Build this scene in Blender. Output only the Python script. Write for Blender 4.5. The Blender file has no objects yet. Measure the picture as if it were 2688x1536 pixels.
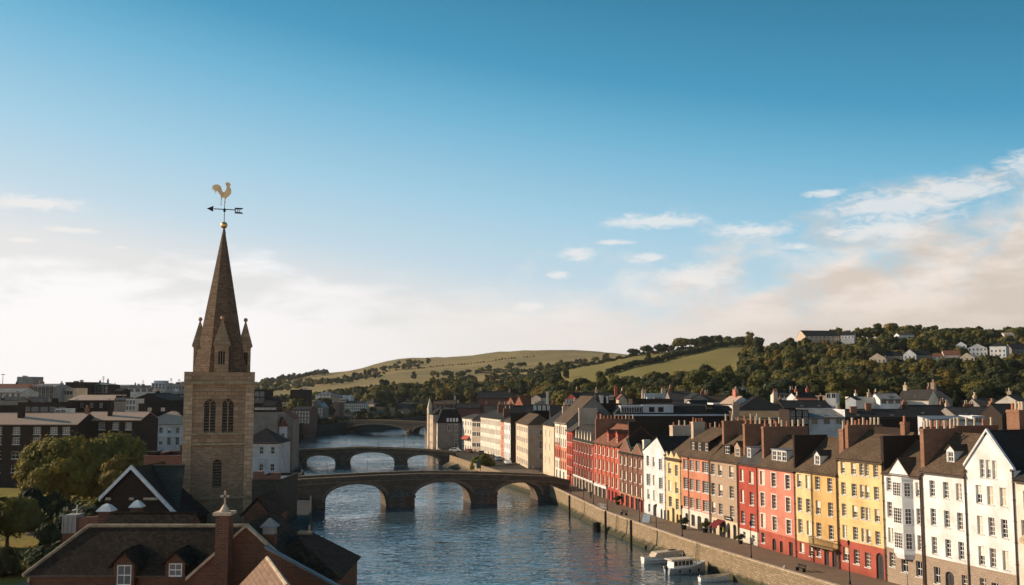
import bpy, math, random
import numpy as np
from mathutils import Vector, Matrix
rad = math.radians
sc = bpy.context.scene
COL = sc.collection
random.seed(7)

# ---------------------------------------------------------------- camera
CAMZ, PITCH, F = 23.5, rad(5.47), 2613.0
cam = bpy.data.cameras.new('camera')
cam.lens, cam.sensor_width, cam.sensor_fit = 35.0, 36.0, 'HORIZONTAL'
cam.clip_start, cam.clip_end = 0.5, 20000
camo = bpy.data.objects.new('camera', cam)
COL.objects.link(camo)
camo.location = (0, 0, CAMZ)
camo.rotation_euler = (rad(90) + PITCH, 0, 0)
sc.camera = camo
# ---------------------------------------------------------------- exposure
sc.view_settings.view_transform = 'Standard'
sc.view_settings.look = 'None'
sc.view_settings.exposure = 0.2
sc.view_settings.gamma = 1.0
sc.cycles.max_bounces = 6
sc.cycles.diffuse_bounces = 3
sc.cycles.transparent_max_bounces = 8
sc.cycles.sample_clamp_indirect = 6
# ---------------------------------------------------------------- sun
SUN_EL, SUN_AZ = 20.0, -77.0            # azimuth clockwise from +Y
sd = Vector((math.sin(rad(SUN_AZ)) * math.cos(rad(SUN_EL)), math.cos(rad(SUN_AZ)) * math.cos(rad(SUN_EL)), math.sin(rad(SUN_EL))))
sl = bpy.data.lights.new('sun', 'SUN')
sl.energy, sl.angle, sl.color = 5.0, rad(0.5), (1.0, 0.825, 0.63)
slo = bpy.data.objects.new('sun', sl)
COL.objects.link(slo)
slo.rotation_euler = sd.to_track_quat('Z', 'Y').to_euler()
slo.location = (-60, 20, 90)


# ---------------------------------------------------------------- node helper
class NT:
    def __init__(s, tree):
        s.t = tree
        tree.nodes.clear()
    def n(s, typ, **kw):
        nd = s.t.nodes.new(typ)
        for k, v in kw.items():
            if k.startswith('i_'):
                s.put(nd.inputs[k[2:].replace('_', ' ')], v)
            elif k.startswith('x'):
                s.put(nd.inputs[int(k[1:])], v)
            else:
                setattr(nd, k, v)
        return nd
    def put(s, sock, v):
        if isinstance(v, bpy.types.NodeSocket):
            s.t.links.new(v, sock)
        else:
            if sock.type == 'RGBA' and len(v) == 3:
                v = (*v, 1)
            sock.default_value = v
    def m(s, op, a, b=0.0, c=0.0, clamp=False):
        nd = s.t.nodes.new('ShaderNodeMath')
        nd.operation, nd.use_clamp = op, clamp
        s.put(nd.inputs[0], a); s.put(nd.inputs[1], b); s.put(nd.inputs[2], c)
        return nd.outputs[0]
    def mix(s, f, a, b, blend='MIX'):
        nd = s.t.nodes.new('ShaderNodeMix')
        nd.data_type, nd.blend_type = 'RGBA', blend
        s.put(nd.inputs[0], f); s.put(nd.inputs[6], a); s.put(nd.inputs[7], b)
        return nd.outputs[2]
    def step(s, v, lo, hi):
        nd = s.t.nodes.new('ShaderNodeMapRange')
        nd.interpolation_type = 'SMOOTHSTEP'
        s.put(nd.inputs[0], v); s.put(nd.inputs[1], lo); s.put(nd.inputs[2], hi)
        nd.inputs[3].default_value, nd.inputs[4].default_value = 0, 1
        return nd.outputs[0]
    def noise(s, vec, scale, detail=4, rough=0.5, dist=0.0, out=0):
        nd = s.t.nodes.new('ShaderNodeTexNoise')
        if vec is not None:
            s.t.links.new(vec, nd.inputs['Vector'])
        nd.inputs['Scale'].default_value = scale
        nd.inputs['Detail'].default_value = detail
        nd.inputs['Roughness'].default_value = rough
        nd.inputs['Distortion'].default_value = dist
        return nd.outputs[out]
    def comb(s, x, y, z):
        nd = s.t.nodes.new('ShaderNodeCombineXYZ')
        s.put(nd.inputs[0], x); s.put(nd.inputs[1], y); s.put(nd.inputs[2], z)
        return nd.outputs[0]
    def link(s, a, b):
        s.t.links.new(a, b)


# ---------------------------------------------------------------- world: clear evening sky with a bank of cloud
SKY_K = 0.10
world = bpy.data.worlds.new('World')
sc.world = world
world.use_nodes = True
w = NT(world.node_tree)
sky = w.n('ShaderNodeTexSky', sky_type='NISHITA', sun_disc=False, sun_elevation=rad(SUN_EL), sun_rotation=rad(SUN_AZ), altitude=50.0,
          air_density=1.0, dust_density=0.6, ozone_density=2.2)
tc = w.n('ShaderNodeTexCoord')
sep = w.n('ShaderNodeSeparateXYZ', x0=tc.outputs['Generated'])
el = w.m('ARCSINE', sep.outputs[2])
az = w.m('ARCTAN2', sep.outputs[0], sep.outputs[1])
# the deepening of the blue with height, paler towards the sun on the left
ele = w.m('ADD', el, w.m('MULTIPLY', w.m('MINIMUM', w.m('MAXIMUM', az, -1.0), 0.8), 0.15))
ramp = w.n('ShaderNodeValToRGB', x0=w.m('MULTIPLY', ele, 1 / 0.6))
STOPS = [(0.0, (0.84, 0.80, 0.79)), (0.07, (0.80, 0.77, 0.76)), (0.115, (0.56, 0.69, 0.78)), (0.18, (0.37, 0.61, 0.76)), (0.26, (0.17, 0.46, 0.66)), (0.32, (0.06, 0.315, 0.51)), (0.39, (0.036, 0.225, 0.385)), (0.47, (0.018, 0.15, 0.25)), (0.6, (0.012, 0.11, 0.21))]
while len(ramp.color_ramp.elements) < len(STOPS): ramp.color_ramp.elements.new(0.5)
for e_, (p_, c_) in zip(ramp.color_ramp.elements, STOPS):
    e_.position, e_.color = p_ / 0.6, (*c_, 1)
skyc = w.mix(0.88, w.mix(1.0, sky.outputs[0], (0.8, 1.03, 1.0), 'MULTIPLY'), w.mix(1.0, ramp.outputs[0], (9.2, 9.2, 9.2), 'MULTIPLY'))
# fair-weather cloudlets: ragged ellipses in (azimuth, elevation)
cv = w.comb(w.m('MULTIPLY', az, 7.0), w.m('MULTIPLY', el, 17.0), 0.0)
n1 = w.noise(cv, 2.6, 9, 0.62, 0.6)
n3 = w.noise(w.comb(w.m('MULTIPLY', az, 22.0), w.m('MULTIPLY', el, 60.0), 1.7), 2.2, 8, 0.62, 0.8)
n2 = w.noise(w.comb(w.m('MULTIPLY', az, 5.0), w.m('MULTIPLY', el, 24.0), 3.3), 1.6, 8, 0.58, 0.3)
BLOBS = [(140, 553, 150, 22), (235, 607, 80, 9), (140, 636, 40, 7), (340, 641, 25, 5), (1620, 556, 165, 24), (1870, 585, 120, 24), (1440, 634, 55, 20),
         (1612, 645, 60, 16), (1390, 686, 36, 15), (1735, 690, 130, 36), (2200, 545, 190, 48), (2330, 515, 120, 34), (2500, 468, 130, 34),
         (1975, 628, 45, 12), (2150, 600, 130, 30), (1320, 765, 60, 20), (2040, 505, 60, 12), (1530, 605, 60, 10)]
dens = None
for bx, by, bw, bh in BLOBS:
    k = 1.055 / 2613
    a0, e0 = (bx - 1274) * k, (965 - by) * k
    qx = w.m('MULTIPLY', w.m('SUBTRACT', az, a0), 1 / (bw * k))
    qy = w.m('MULTIPLY', w.m('SUBTRACT', el, e0), 1 / (bh * k))
    b = w.m('SUBTRACT', 1.0, w.m('SQRT', w.m('ADD', w.m('MULTIPLY', qx, qx), w.m('MULTIPLY', qy, qy))))
    dens = b if dens is None else w.m('MAXIMUM', dens, b)
blob = w.step(w.m('ADD', w.m('MULTIPLY', dens, 1.25), w.m('ADD', w.m('MULTIPLY', w.m('SUBTRACT', n1, 0.5), 1.6), w.m('MULTIPLY', w.m('SUBTRACT', n3, 0.5), 2.2))), -0.05, 1.0)
blob = w.m('MULTIPLY', blob, w.step(dens, -0.45, 0.25))
# the cloud bank low on the right, higher towards the right
top = w.m('ADD', 0.092, w.m('MULTIPLY', w.m('SUBTRACT', az, 0.02), 0.185))
top = w.m('MINIMUM', w.m('MAXIMUM', top, 0.05), 0.22)
puff = w.noise(w.comb(w.m('MULTIPLY', az, 13.0), w.m('MULTIPLY', el, 24.0), 5.1), 1.0, 7, 0.52, 0.25)
bank = w.m('ADD', w.m('MULTIPLY', w.m('SUBTRACT', top, el), 15.0), w.m('ADD', w.m('MULTIPLY', w.m('SUBTRACT', puff, 0.5), 3.4), w.m('MULTIPLY', w.m('SUBTRACT', n1, 0.5), 1.0)))
bank = w.m('MULTIPLY', w.step(bank, -0.45, 1.1), w.step(az, -0.25, 0.12))
# thin veil low on the left, towards the sun
pl = w.noise(w.comb(w.m('MULTIPLY', az, 11.0), w.m('MULTIPLY', el, 34.0), 9.4), 1.0, 7, 0.55, 0.3)
veil = w.m('ADD', w.m('MULTIPLY', w.m('SUBTRACT', w.m('SUBTRACT', 0.112, w.m('MULTIPLY', az, 0.03)), el), 17.0), w.m('ADD', w.m('MULTIPLY', w.m('SUBTRACT', pl, 0.5), 2.6), w.m('MULTIPLY', w.m('SUBTRACT', n2, 0.5), 1.2)))
veil = w.m('MULTIPLY', w.m('MULTIPLY', w.step(veil, 0.0, 0.9), w.step(az, 0.12, -0.32)), 0.6)
shade = w.noise(w.comb(w.m('MULTIPLY', az, 9.0), w.m('MULTIPLY', el, 26.0), 7.7), 1.3, 7, 0.55)
lo = w.mix(w.step(az, -0.02, 0.42), (7.5, 7.0, 6.7), (5.9, 5.1, 4.45))
hi = w.mix(w.step(az, -0.02, 0.42), (8.3, 7.8, 7.4), (8.0, 7.1, 6.4))
bcol = w.mix(w.m('MULTIPLY', w.step(shade, 0.36, 0.66), w.step(el, 0.02, 0.11)), lo, hi)
cl = w.mix(veil, skyc, (9.6, 9.3, 9.4))
cl = w.mix(bank, cl, bcol)
cl = w.mix(w.m('MULTIPLY', blob, 0.66), cl, (8.1, 7.7, 7.4))
bgn = w.n('ShaderNodeBackground', i_Color=cl, i_Strength=SKY_K)
wo = w.n('ShaderNodeOutputWorld', i_Surface=bgn.outputs[0])


# ---------------------------------------------------------------- measuring: pixels of the photo to points of the place
def ray(px, py):
    xc, yc = (px - 1344) / F, (768 - py) / F
    return xc, math.cos(PITCH) - yc * math.sin(PITCH), math.sin(PITCH) + yc * math.cos(PITCH)
def at(px, py, Y):
    x, y, z = ray(px, py); t = Y / y
    return Vector((x * t, Y, CAMZ + z * t))
def on(px, py, z=0.0):
    x, y, zz = ray(px, py); t = (z - CAMZ) / zz
    return Vector((x * t, y * t, z))
def zat(py, Y):
    return at(1344, py, Y).z
def proj(p):
    z = p[2] - CAMZ
    zc = p[1] * math.cos(PITCH) + z * math.sin(PITCH)
    yc = -p[1] * math.sin(PITCH) + z * math.cos(PITCH)
    return 1344 + F * p[0] / zc, 768 - F * yc / zc


# ---------------------------------------------------------------- mesh builder
class MB:
    def __init__(s):
        s.v, s.f, s.m = [], [], []
    def poly(s, pts, m=0):
        i = len(s.v)
        s.v += [tuple(p) for p in pts]
        s.f.append(tuple(range(i, i + len(pts))))
        s.m.append(m)
    def faces(s, vs, fs, m=0):
        i = len(s.v)
        s.v += [tuple(p) for p in vs]
        for f in fs:
            s.f.append(tuple(i + k for k in f)); s.m.append(m)
    def box(s, x0, x1, y0, y1, z0, z1, m=0):
        s.faces([(x0, y0, z0), (x1, y0, z0), (x1, y1, z0), (x0, y1, z0), (x0, y0, z1), (x1, y0, z1), (x1, y1, z1), (x0, y1, z1)],
                [(0, 3, 2, 1), (4, 5, 6, 7), (0, 1, 5, 4), (1, 2, 6, 5), (2, 3, 7, 6), (3, 0, 4, 7)], m)
    def hexa(s, p, m=0):                    # eight corners: bottom ring, top ring
        s.faces(p, [(0, 3, 2, 1), (4, 5, 6, 7), (0, 1, 5, 4), (1, 2, 6, 5), (2, 3, 7, 6), (3, 0, 4, 7)], m)
    def slab(s, pts, t, m=0):               # a polygon thickened along its normal, downwards by t
        pts = [Vector(p) for p in pts]
        n = Vector((0, 0, 0))
        for i in range(len(pts)):
            a, b = pts[i], pts[(i + 1) % len(pts)]
            n += (a - pts[0]).cross(b - pts[0])
        n.normalize()
        lo = [p - n * t for p in pts]
        k = len(pts)
        s.faces(pts + lo, [tuple(range(k)), tuple(range(2 * k - 1, k - 1, -1))] + [(i, k + i, k + (i + 1) % k, (i + 1) % k) for i in range(k)], m)
    def tube(s, p0, p1, r0, r1=None, n=8, m=0, caps=True):
        r1 = r0 if r1 is None else r1
        p0, p1 = Vector(p0), Vector(p1)
        d = (p1 - p0).normalized()
        u = d.orthogonal().normalized(); v = d.cross(u)
        ring = lambda p, r: [p + (u * math.cos(2 * math.pi * i / n) + v * math.sin(2 * math.pi * i / n)) * r for i in range(n)]
        fs = [(i, (i + 1) % n, n + (i + 1) % n, n + i) for i in range(n)]
        if caps:
            fs += [tuple(range(n - 1, -1, -1)), tuple(range(n, 2 * n))]
        s.faces(ring(p0, r0) + ring(p1, r1), fs, m)
    def lathe(s, prof, c=(0, 0, 0), n=8, m=0, rot=0.0):   # (radius, height) rings
        c = Vector(c); vs, fs = [], []
        for r, z in prof:
            vs += [c + Vector((r * math.cos(rot + 2 * math.pi * i / n), r * math.sin(rot + 2 * math.pi * i / n), z)) for i in range(n)]
        for k in range(len(prof) - 1):
            fs += [(k * n + i, k * n + (i + 1) % n, (k + 1) * n + (i + 1) % n, (k + 1) * n + i) for i in range(n)]
        fs += [tuple(range(n - 1, -1, -1)), tuple(range((len(prof) - 1) * n, len(prof) * n))]
        s.faces(vs, fs, m)
    def ball(s, c, r, n=10, m=0, sq=(1, 1, 1)):
        k = max(5, n // 2 + 1)
        c = Vector(c); vs, fs = [], []
        for j in range(k + 1):
            t = math.pi * j / k
            for i in range(n):
                a = 2 * math.pi * i / n
                vs.append(c + Vector((r * sq[0] * math.sin(t) * math.cos(a), r * sq[1] * math.sin(t) * math.sin(a), -r * sq[2] * math.cos(t))))
        for j in range(k):
            fs += [(j * n + i, j * n + (i + 1) % n, (j + 1) * n + (i + 1) % n, (j + 1) * n + i) for i in range(n)]
        s.faces(vs, fs, m)
    def extrude(s, pts, t, m=0, o=(0, 0, 0), ux=(1, 0, 0), uz=(0, 0, 1), ny=(0, 1, 0)):   # flat outline (x, z) with thickness t
        o, ux, uz, ny = Vector(o), Vector(ux), Vector(uz), Vector(ny)
        a = [o + ux * p[0] + uz * p[1] - ny * t / 2 for p in pts]
        b = [p + ny * t for p in a]
        k = len(pts)
        s.faces(a + b, [tuple(range(k)), tuple(range(2 * k - 1, k - 1, -1))] + [(i, k + i, k + (i + 1) % k, (i + 1) % k) for i in range(k)], m)
    def mesh(s, name, mats, uv=True, smooth=False):
        me = bpy.data.meshes.new(name)
        me.from_pydata(s.v, [], s.f)
        mats = mats if isinstance(mats, (list, tuple)) else [mats]
        for m in mats:
            me.materials.append(m)
        if len(mats) > 1:
            me.polygons.foreach_set('material_index', s.m)
        if smooth:
            me.polygons.foreach_set('use_smooth', [True] * len(s.f))
        if uv:
            l = me.uv_layers.new(name='uv')
            buf = []
            for p in me.polygons:
                n = p.normal
                if abs(n.z) > 0.995:
                    u, v = Vector((1, 0, 0)), Vector((0, 1, 0))
                else:
                    u = Vector((0, 0, 1)).cross(n).normalized(); v = n.cross(u)
                for k in p.vertices:
                    c = Vector(s.v[k])
                    buf += [c.dot(u), c.dot(v)]
            l.data.foreach_set('uv', buf)
        me.update()
        return me
    def build(s, name, mats, parent=None, **kw):
        return obj(name, s.mesh(name, mats, **kw), parent)


def obj(name, me, parent=None, loc=None, rotz=0.0):
    o = bpy.data.objects.new(name, me)
    COL.objects.link(o)
    if parent is not None:
        o.parent = parent
    if loc is not None:
        o.location = loc
    if rotz:
        o.rotation_euler = (0, 0, rotz)
    return o
def tag(o, label=None, cat=None, group=None, kind=None):
    for k, v in (('label', label), ('category', cat), ('group', group), ('kind', kind)):
        if v:
            o[k] = v
    return o
def thing(name, label, cat, loc=(0, 0, 0), rotz=0.0, group=None):
    return tag(obj(name, None, None, loc, rotz), label, cat, group)
def copy_tree(o, parent=None):
    c = o.copy()
    COL.objects.link(c)
    if parent is not None:
        c.parent = parent
    for ch in [x for x in KIDS.get(o.name, [])]:
        copy_tree(ch, c)
    return c
KIDS = {}
def note_kids(root, *kids):
    KIDS.setdefault(root.name, []).extend(kids)


# ---------------------------------------------------------------- materials
MATS = {}
def pmat(name, fn, rough=0.85, **kw):
    m = bpy.data.materials.new(name)
    m.use_nodes = True
    t = NT(m.node_tree)
    b = t.n('ShaderNodeBsdfPrincipled', i_Roughness=rough)
    b.inputs['Specular IOR Level'].default_value = 0.5 if rough < 0.6 else 0.15
    t.n('ShaderNodeOutputMaterial', i_Surface=b.outputs[0])
    for k, v in kw.items():
        t.put(b.inputs[k.replace('_', ' ')], v)
    fn(t, b)
    MATS[name] = m
    return m
def objco(t):
    return t.n('ShaderNodeTexCoord').outputs['Object']
def uvco(t):
    return t.n('ShaderNodeTexCoord').outputs['UV']
def bump(t, b, h, dist, strength=0.6):
    n = t.n('ShaderNodeBump', i_Height=h, i_Distance=dist, i_Strength=strength)
    t.link(n.outputs[0], b.inputs['Normal'])
def shade_of(c, k):
    return tuple(min(1, x * k) for x in c)
def streaks(t):                         # rain streaks running down a wall
    u = uvco(t)
    mp = t.n('ShaderNodeMapping', i_Vector=u, i_Scale=(2.2, 0.12, 1))
    return t.noise(mp.outputs[0], 1.0, 5, 0.6)
def render_mat(name, c, dirt=0.35, fine=0.16):
    def fn(t, b):
        co = uvco(t)
        big = t.noise(co, 0.35, 5, 0.6)
        st = streaks(t)
        f = t.noise(co, 3.2, 4, 0.7)
        col = t.mix(t.step(big, 0.3, 0.75), shade_of(c, 1.07), shade_of((c[0], c[1] * 0.95, c[2] * 0.88), 0.75))
        col = t.mix(t.m('MULTIPLY', t.step(st, 0.52, 0.8), dirt), col, shade_of((c[0] * 0.9, c[1] * 0.86, c[2] * 0.8), 0.6))
        col = t.mix(t.m('MULTIPLY', t.step(f, 0.5, 0.85), fine), col, shade_of(c, 0.62))
        z = t.m('ADD', t.n('ShaderNodeSeparateXYZ', x0=objco(t)).outputs[2], t.m('MULTIPLY', t.m('SUBTRACT', t.noise(co, 0.9, 5, 0.7), 0.5), 3.0))
        col = t.mix(t.m('MULTIPLY', t.step(z, 1.5, -0.4), 0.45), col, shade_of((c[0] * 0.8, c[1] * 0.8, c[2] * 0.75), 0.45))
        pt = t.noise(co, 0.18, 3, 0.4, 1.5)
        col = t.mix(t.m('MULTIPLY', t.step(pt, 0.54, 0.6), 0.22), col, shade_of((c[0], c[1] * 1.03, c[2] * 1.08), 1.12))
        t.put(b.inputs['Base Color'], col)
        bump(t, b, f, 0.03, 0.5)
    return pmat(name, fn, 0.88)
def brick_mat(name, c1, c2, mortar, bw=0.46, bh=0.15, size=0.018, patch=0.5, vary=0.5):
    def fn(t, b):
        co = uvco(t)
        br = t.n('ShaderNodeTexBrick', i_Vector=co, i_Scale=1.0, i_Color1=c1, i_Color2=c2, i_Mortar=mortar, i_Brick_Width=bw, i_Row_Height=bh, i_Mortar_Size=size)
        big = t.noise(co, 0.5, 6, 0.65)
        f = t.noise(co, 5.0, 4, 0.7)
        col = t.mix(t.m('MULTIPLY', t.step(big, 0.35, 0.75), patch), br.outputs[0], shade_of(c1, 0.5))
        col = t.mix(t.m('MULTIPLY', t.step(f, 0.45, 0.8), vary), col, shade_of(c2, 1.35))
        col = t.mix(t.m('MULTIPLY', t.step(streaks(t), 0.55, 0.8), 0.35), col, shade_of(c1, 0.45))
        t.put(b.inputs['Base Color'], col)
        bump(t, b, t.m('ADD', t.m('MULTIPLY', br.outputs[1], -0.6), f), 0.05, 0.7)
    return pmat(name, fn, 0.9)
def tide_mat(name, base, zlo, zhi, c):
    m = base.copy(); m.name = name
    t = NT.__new__(NT); t.t = m.node_tree
    b = [n for n in m.node_tree.nodes if n.type == 'BSDF_PRINCIPLED'][0]
    src = b.inputs['Base Color'].links[0].from_socket
    co = objco(t)
    z = t.m('ADD', t.n('ShaderNodeSeparateXYZ', x0=co).outputs[2], t.m('MULTIPLY', t.m('SUBTRACT', t.noise(co, 0.7, 5, 0.7), 0.5), 1.6))
    t.put(b.inputs['Base Color'], t.mix(t.step(z, zhi, zlo), src, c))
    return m
def tile_mat(name, c1, c2, moss=None, bw=0.34, bh=0.24, patch=0.6, rough=0.8):
    def fn(t, b):
        co = uvco(t)
        br = t.n('ShaderNodeTexBrick', i_Vector=co, i_Scale=1.0, i_Color1=c1, i_Color2=c2, i_Mortar=shade_of(c1, 0.35), i_Brick_Width=bw, i_Row_Height=bh, i_Mortar_Size=0.02)
        big = t.noise(co, 0.4, 6, 0.7)
        f = t.noise(co, 2.4, 5, 0.75)
        col = t.mix(t.m('MULTIPLY', t.step(big, 0.35, 0.7), patch), br.outputs[0], shade_of(c2, 0.55))
        col = t.mix(t.m('MULTIPLY', t.step(f, 0.5, 0.75), 0.55), col, moss or shade_of(c2, 1.7))
        t.put(b.inputs['Base Color'], col)
        w1 = t.n('ShaderNodeTexWave', wave_type='BANDS', bands_direction='Y', wave_profile='SAW', i_Vector=co, i_Scale=1 / (bh * 6.283) * 3.14159 * 2 / 2)
        bump(t, b, t.m('ADD', w1.outputs[1], t.m('MULTIPLY', f, 0.9)), 0.05, 0.8)
    return pmat(name, fn, rough)
def plain_mat(name, c, rough=0.7, var=0.3, scale=2.0, **kw):
    def fn(t, b):
        f = t.noise(objco(t), scale, 4, 0.65)
        t.put(b.inputs['Base Color'], t.mix(t.m('MULTIPLY', t.step(f, 0.35, 0.75), 1.0), shade_of(c, 1 + var * 0.5), shade_of(c, 1 - var)))
        bump(t, b, f, 0.02, 0.3)
    return pmat(name, fn, rough, **kw)

WHITE = render_mat('white_render', (0.80, 0.765, 0.725), 0.4, 0.12)
WHITE2 = render_mat('white_limewash', (0.74, 0.715, 0.685), 0.5, 0.14)
CREAM = render_mat('cream_render', (0.70, 0.55, 0.39), 0.5)
CREAM2 = render_mat('pale_cream_render', (0.76, 0.67, 0.55))
BEIGE = render_mat('beige_render', (0.56, 0.42, 0.31))
YELLOW = render_mat('yellow_render', (0.74, 0.54, 0.25), 0.5, 0.25)
YELLOW2 = render_mat('straw_yellow_render', (0.74, 0.56, 0.28), 0.5, 0.25)
OCHRE = render_mat('ochre_render', (0.64, 0.40, 0.16), 0.5, 0.25)
RED = render_mat('red_render', (0.43, 0.085, 0.058), 0.55, 0.28)
RED2 = render_mat('brick_red_render', (0.42, 0.105, 0.07), 0.6, 0.3)
PINK = render_mat('coral_render', (0.64, 0.235, 0.165), 0.5, 0.25)
SALMON = render_mat('salmon_render', (0.60, 0.24, 0.145), 0.55, 0.28)
ORANGE = render_mat('orange_red_render', (0.50, 0.125, 0.078), 0.55, 0.28)
MAROON = render_mat('maroon_render', (0.27, 0.060, 0.045), 0.5)
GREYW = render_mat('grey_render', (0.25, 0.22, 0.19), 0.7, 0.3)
PALEGREY = render_mat('pale_grey_render', (0.55, 0.55, 0.55), 0.4)
CONCRETE = render_mat('concrete', (0.33, 0.31, 0.28), 0.6)
TANBRICK = brick_mat('tan_brick', (0.50, 0.34, 0.22), (0.40, 0.26, 0.17), (0.5, 0.4, 0.3), patch=0.2, vary=0.3)
BROWNBRICK = brick_mat('brown_brick', (0.27, 0.12, 0.08), (0.21, 0.09, 0.06), (0.24, 0.16, 0.12), patch=0.3, vary=0.3)
REDBRICK = brick_mat('red_brick', (0.19, 0.083, 0.046), (0.115, 0.052, 0.031), (0.19, 0.12, 0.085), patch=0.5, vary=0.35)
STACKBRICK = brick_mat('chimney_brick', (0.36, 0.17, 0.09), (0.27, 0.12, 0.07), (0.25, 0.18, 0.13), patch=0.55, vary=0.35)
DARKBRICK = brick_mat('dark_brick', (0.055, 0.036, 0.027), (0.040, 0.027, 0.020), (0.045, 0.033, 0.026), patch=0.4, vary=0.3)
BASESTONE = brick_mat('granite_base', (0.42, 0.31, 0.22), (0.34, 0.25, 0.18), (0.3, 0.22, 0.16), 0.6, 0.28, 0.02, 0.2, 0.3)
QUAYSTONE = brick_mat('quay_stone', (0.42, 0.305, 0.185), (0.25, 0.18, 0.11), (0.22, 0.155, 0.095), 0.62, 0.3, 0.04, 0.75, 0.6)
QUAYTIDE = tide_mat('quay_stone_with_tide_line', QUAYSTONE, -1.9, -1.0, (0.06, 0.055, 0.03))
RUBBLE = brick_mat('tower_rubble', (0.47, 0.315, 0.195), (0.20, 0.132, 0.082), (0.34, 0.235, 0.15), 0.42, 0.17, 0.03, 0.68, 0.8)
ASHLAR = brick_mat('tower_ashlar', (0.47, 0.30, 0.175), (0.30, 0.19, 0.112), (0.20, 0.125, 0.07), 0.85, 0.42, 0.02, 0.62, 0.4)
PALEASHLAR = brick_mat('pale_ashlar', (0.60, 0.41, 0.255), (0.41, 0.275, 0.168), (0.24, 0.15, 0.09), 0.9, 0.46, 0.025, 0.45, 0.4)
SPIRESTONE = brick_mat('spire_stone', (0.225, 0.140, 0.084), (0.115, 0.072, 0.046), (0.09, 0.06, 0.04), 0.5, 0.26, 0.03, 0.6, 0.3)
BRIDGESTONE = brick_mat('bridge_stone', (0.20, 0.150, 0.108), (0.115, 0.088, 0.066), (0.07, 0.056, 0.043), 0.95, 0.45, 0.045, 0.75, 0.45)
VOUSSOIR = brick_mat('voussoir_stone', (0.28, 0.215, 0.155), (0.20, 0.155, 0.115), (0.07, 0.055, 0.04), 0.3, 0.9, 0.02, 0.4, 0.2)
COPING = plain_mat('coping_stone', (0.50, 0.37, 0.25), 0.85, 0.4, 1.5)
DARKCOPING = plain_mat('weathered_coping', (0.36, 0.26, 0.16), 0.85, 0.4, 1.5)
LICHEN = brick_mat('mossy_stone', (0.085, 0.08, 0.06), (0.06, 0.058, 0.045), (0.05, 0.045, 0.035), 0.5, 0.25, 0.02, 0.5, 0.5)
SLATE = tile_mat('brown_slate', (0.155, 0.100, 0.060), (0.095, 0.062, 0.039), (0.235, 0.16, 0.095))
SLATE2 = tile_mat('grey_slate', (0.10, 0.085, 0.075), (0.075, 0.065, 0.058), (0.15, 0.125, 0.10))
DARKSLATE = tile_mat('dark_slate', (0.045, 0.040, 0.037), (0.032, 0.029, 0.027), (0.075, 0.065, 0.055))
DARKTILE = tile_mat('dark_clay_tile', (0.075, 0.048, 0.030), (0.030, 0.020, 0.014), (0.125, 0.088, 0.050), bw=0.3, bh=0.24, patch=0.45, rough=0.95)
PINKTILE = tile_mat('pale_terracotta_tile', (0.66, 0.46, 0.34), (0.58, 0.40, 0.29), (0.72, 0.52, 0.39), patch=0.2)
TANTILE = tile_mat('brown_pantile', (0.30, 0.175, 0.11), (0.20, 0.115, 0.072), (0.40, 0.26, 0.17), bw=0.3, bh=0.3)
REDTILE = tile_mat('red_clay_tile', (0.30, 0.12, 0.07), (0.22, 0.09, 0.05), (0.36, 0.18, 0.11))
LEAD = plain_mat('lead_sheet', (0.14, 0.145, 0.15), 0.55, 0.35, 1.0)
GREYROOF = plain_mat('grey_felt_roof', (0.20, 0.19, 0.18), 0.8, 0.4, 0.6)
DULLFRAME = plain_mat('dull_window_paint', (0.34, 0.31, 0.28), 0.6, 0.2)  # darker frame paint for the small far windows
FRAME = plain_mat('window_paint', (0.78, 0.74, 0.68), 0.5, 0.1)
SILL = plain_mat('sill_stone', (0.66, 0.60, 0.53), 0.8, 0.2)
TRIM = plain_mat('white_trim', (0.70, 0.67, 0.63), 0.7, 0.2)
DARKWOOD = plain_mat('black_timber', (0.018, 0.016, 0.014), 0.7, 0.4)
DOORMAT = plain_mat('dark_door_paint', (0.022, 0.020, 0.020), 0.5, 0.4)
REDDOOR = plain_mat('red_shopfront_paint', (0.42, 0.05, 0.03), 0.5, 0.3)
POT = plain_mat('terracotta_pot', (0.42, 0.17, 0.09), 0.85, 0.4)
BUFFPOT = plain_mat('buff_pot', (0.55, 0.42, 0.28), 0.85, 0.3)
IRON = plain_mat('black_iron', (0.02, 0.02, 0.022), 0.45, 0.3, Metallic=0.6)
PIPE = plain_mat('drainpipe_paint', (0.10, 0.065, 0.045), 0.6, 0.3)
GOLD = plain_mat('gilding', (0.80, 0.46, 0.13), 0.38, 0.15, Metallic=0.85)
PALEGOLD = plain_mat('weathered_gilding', (0.85, 0.56, 0.28), 0.6, 0.2)
BOATWHITE = plain_mat('boat_paint', (0.78, 0.76, 0.72), 0.35, 0.15)
BOATGREY = plain_mat('boat_hull_grey', (0.34, 0.36, 0.37), 0.45, 0.2)
BOATTAN = plain_mat('boat_deck_canvas', (0.56, 0.45, 0.33), 0.8, 0.25)
ASPHALT = None

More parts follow.
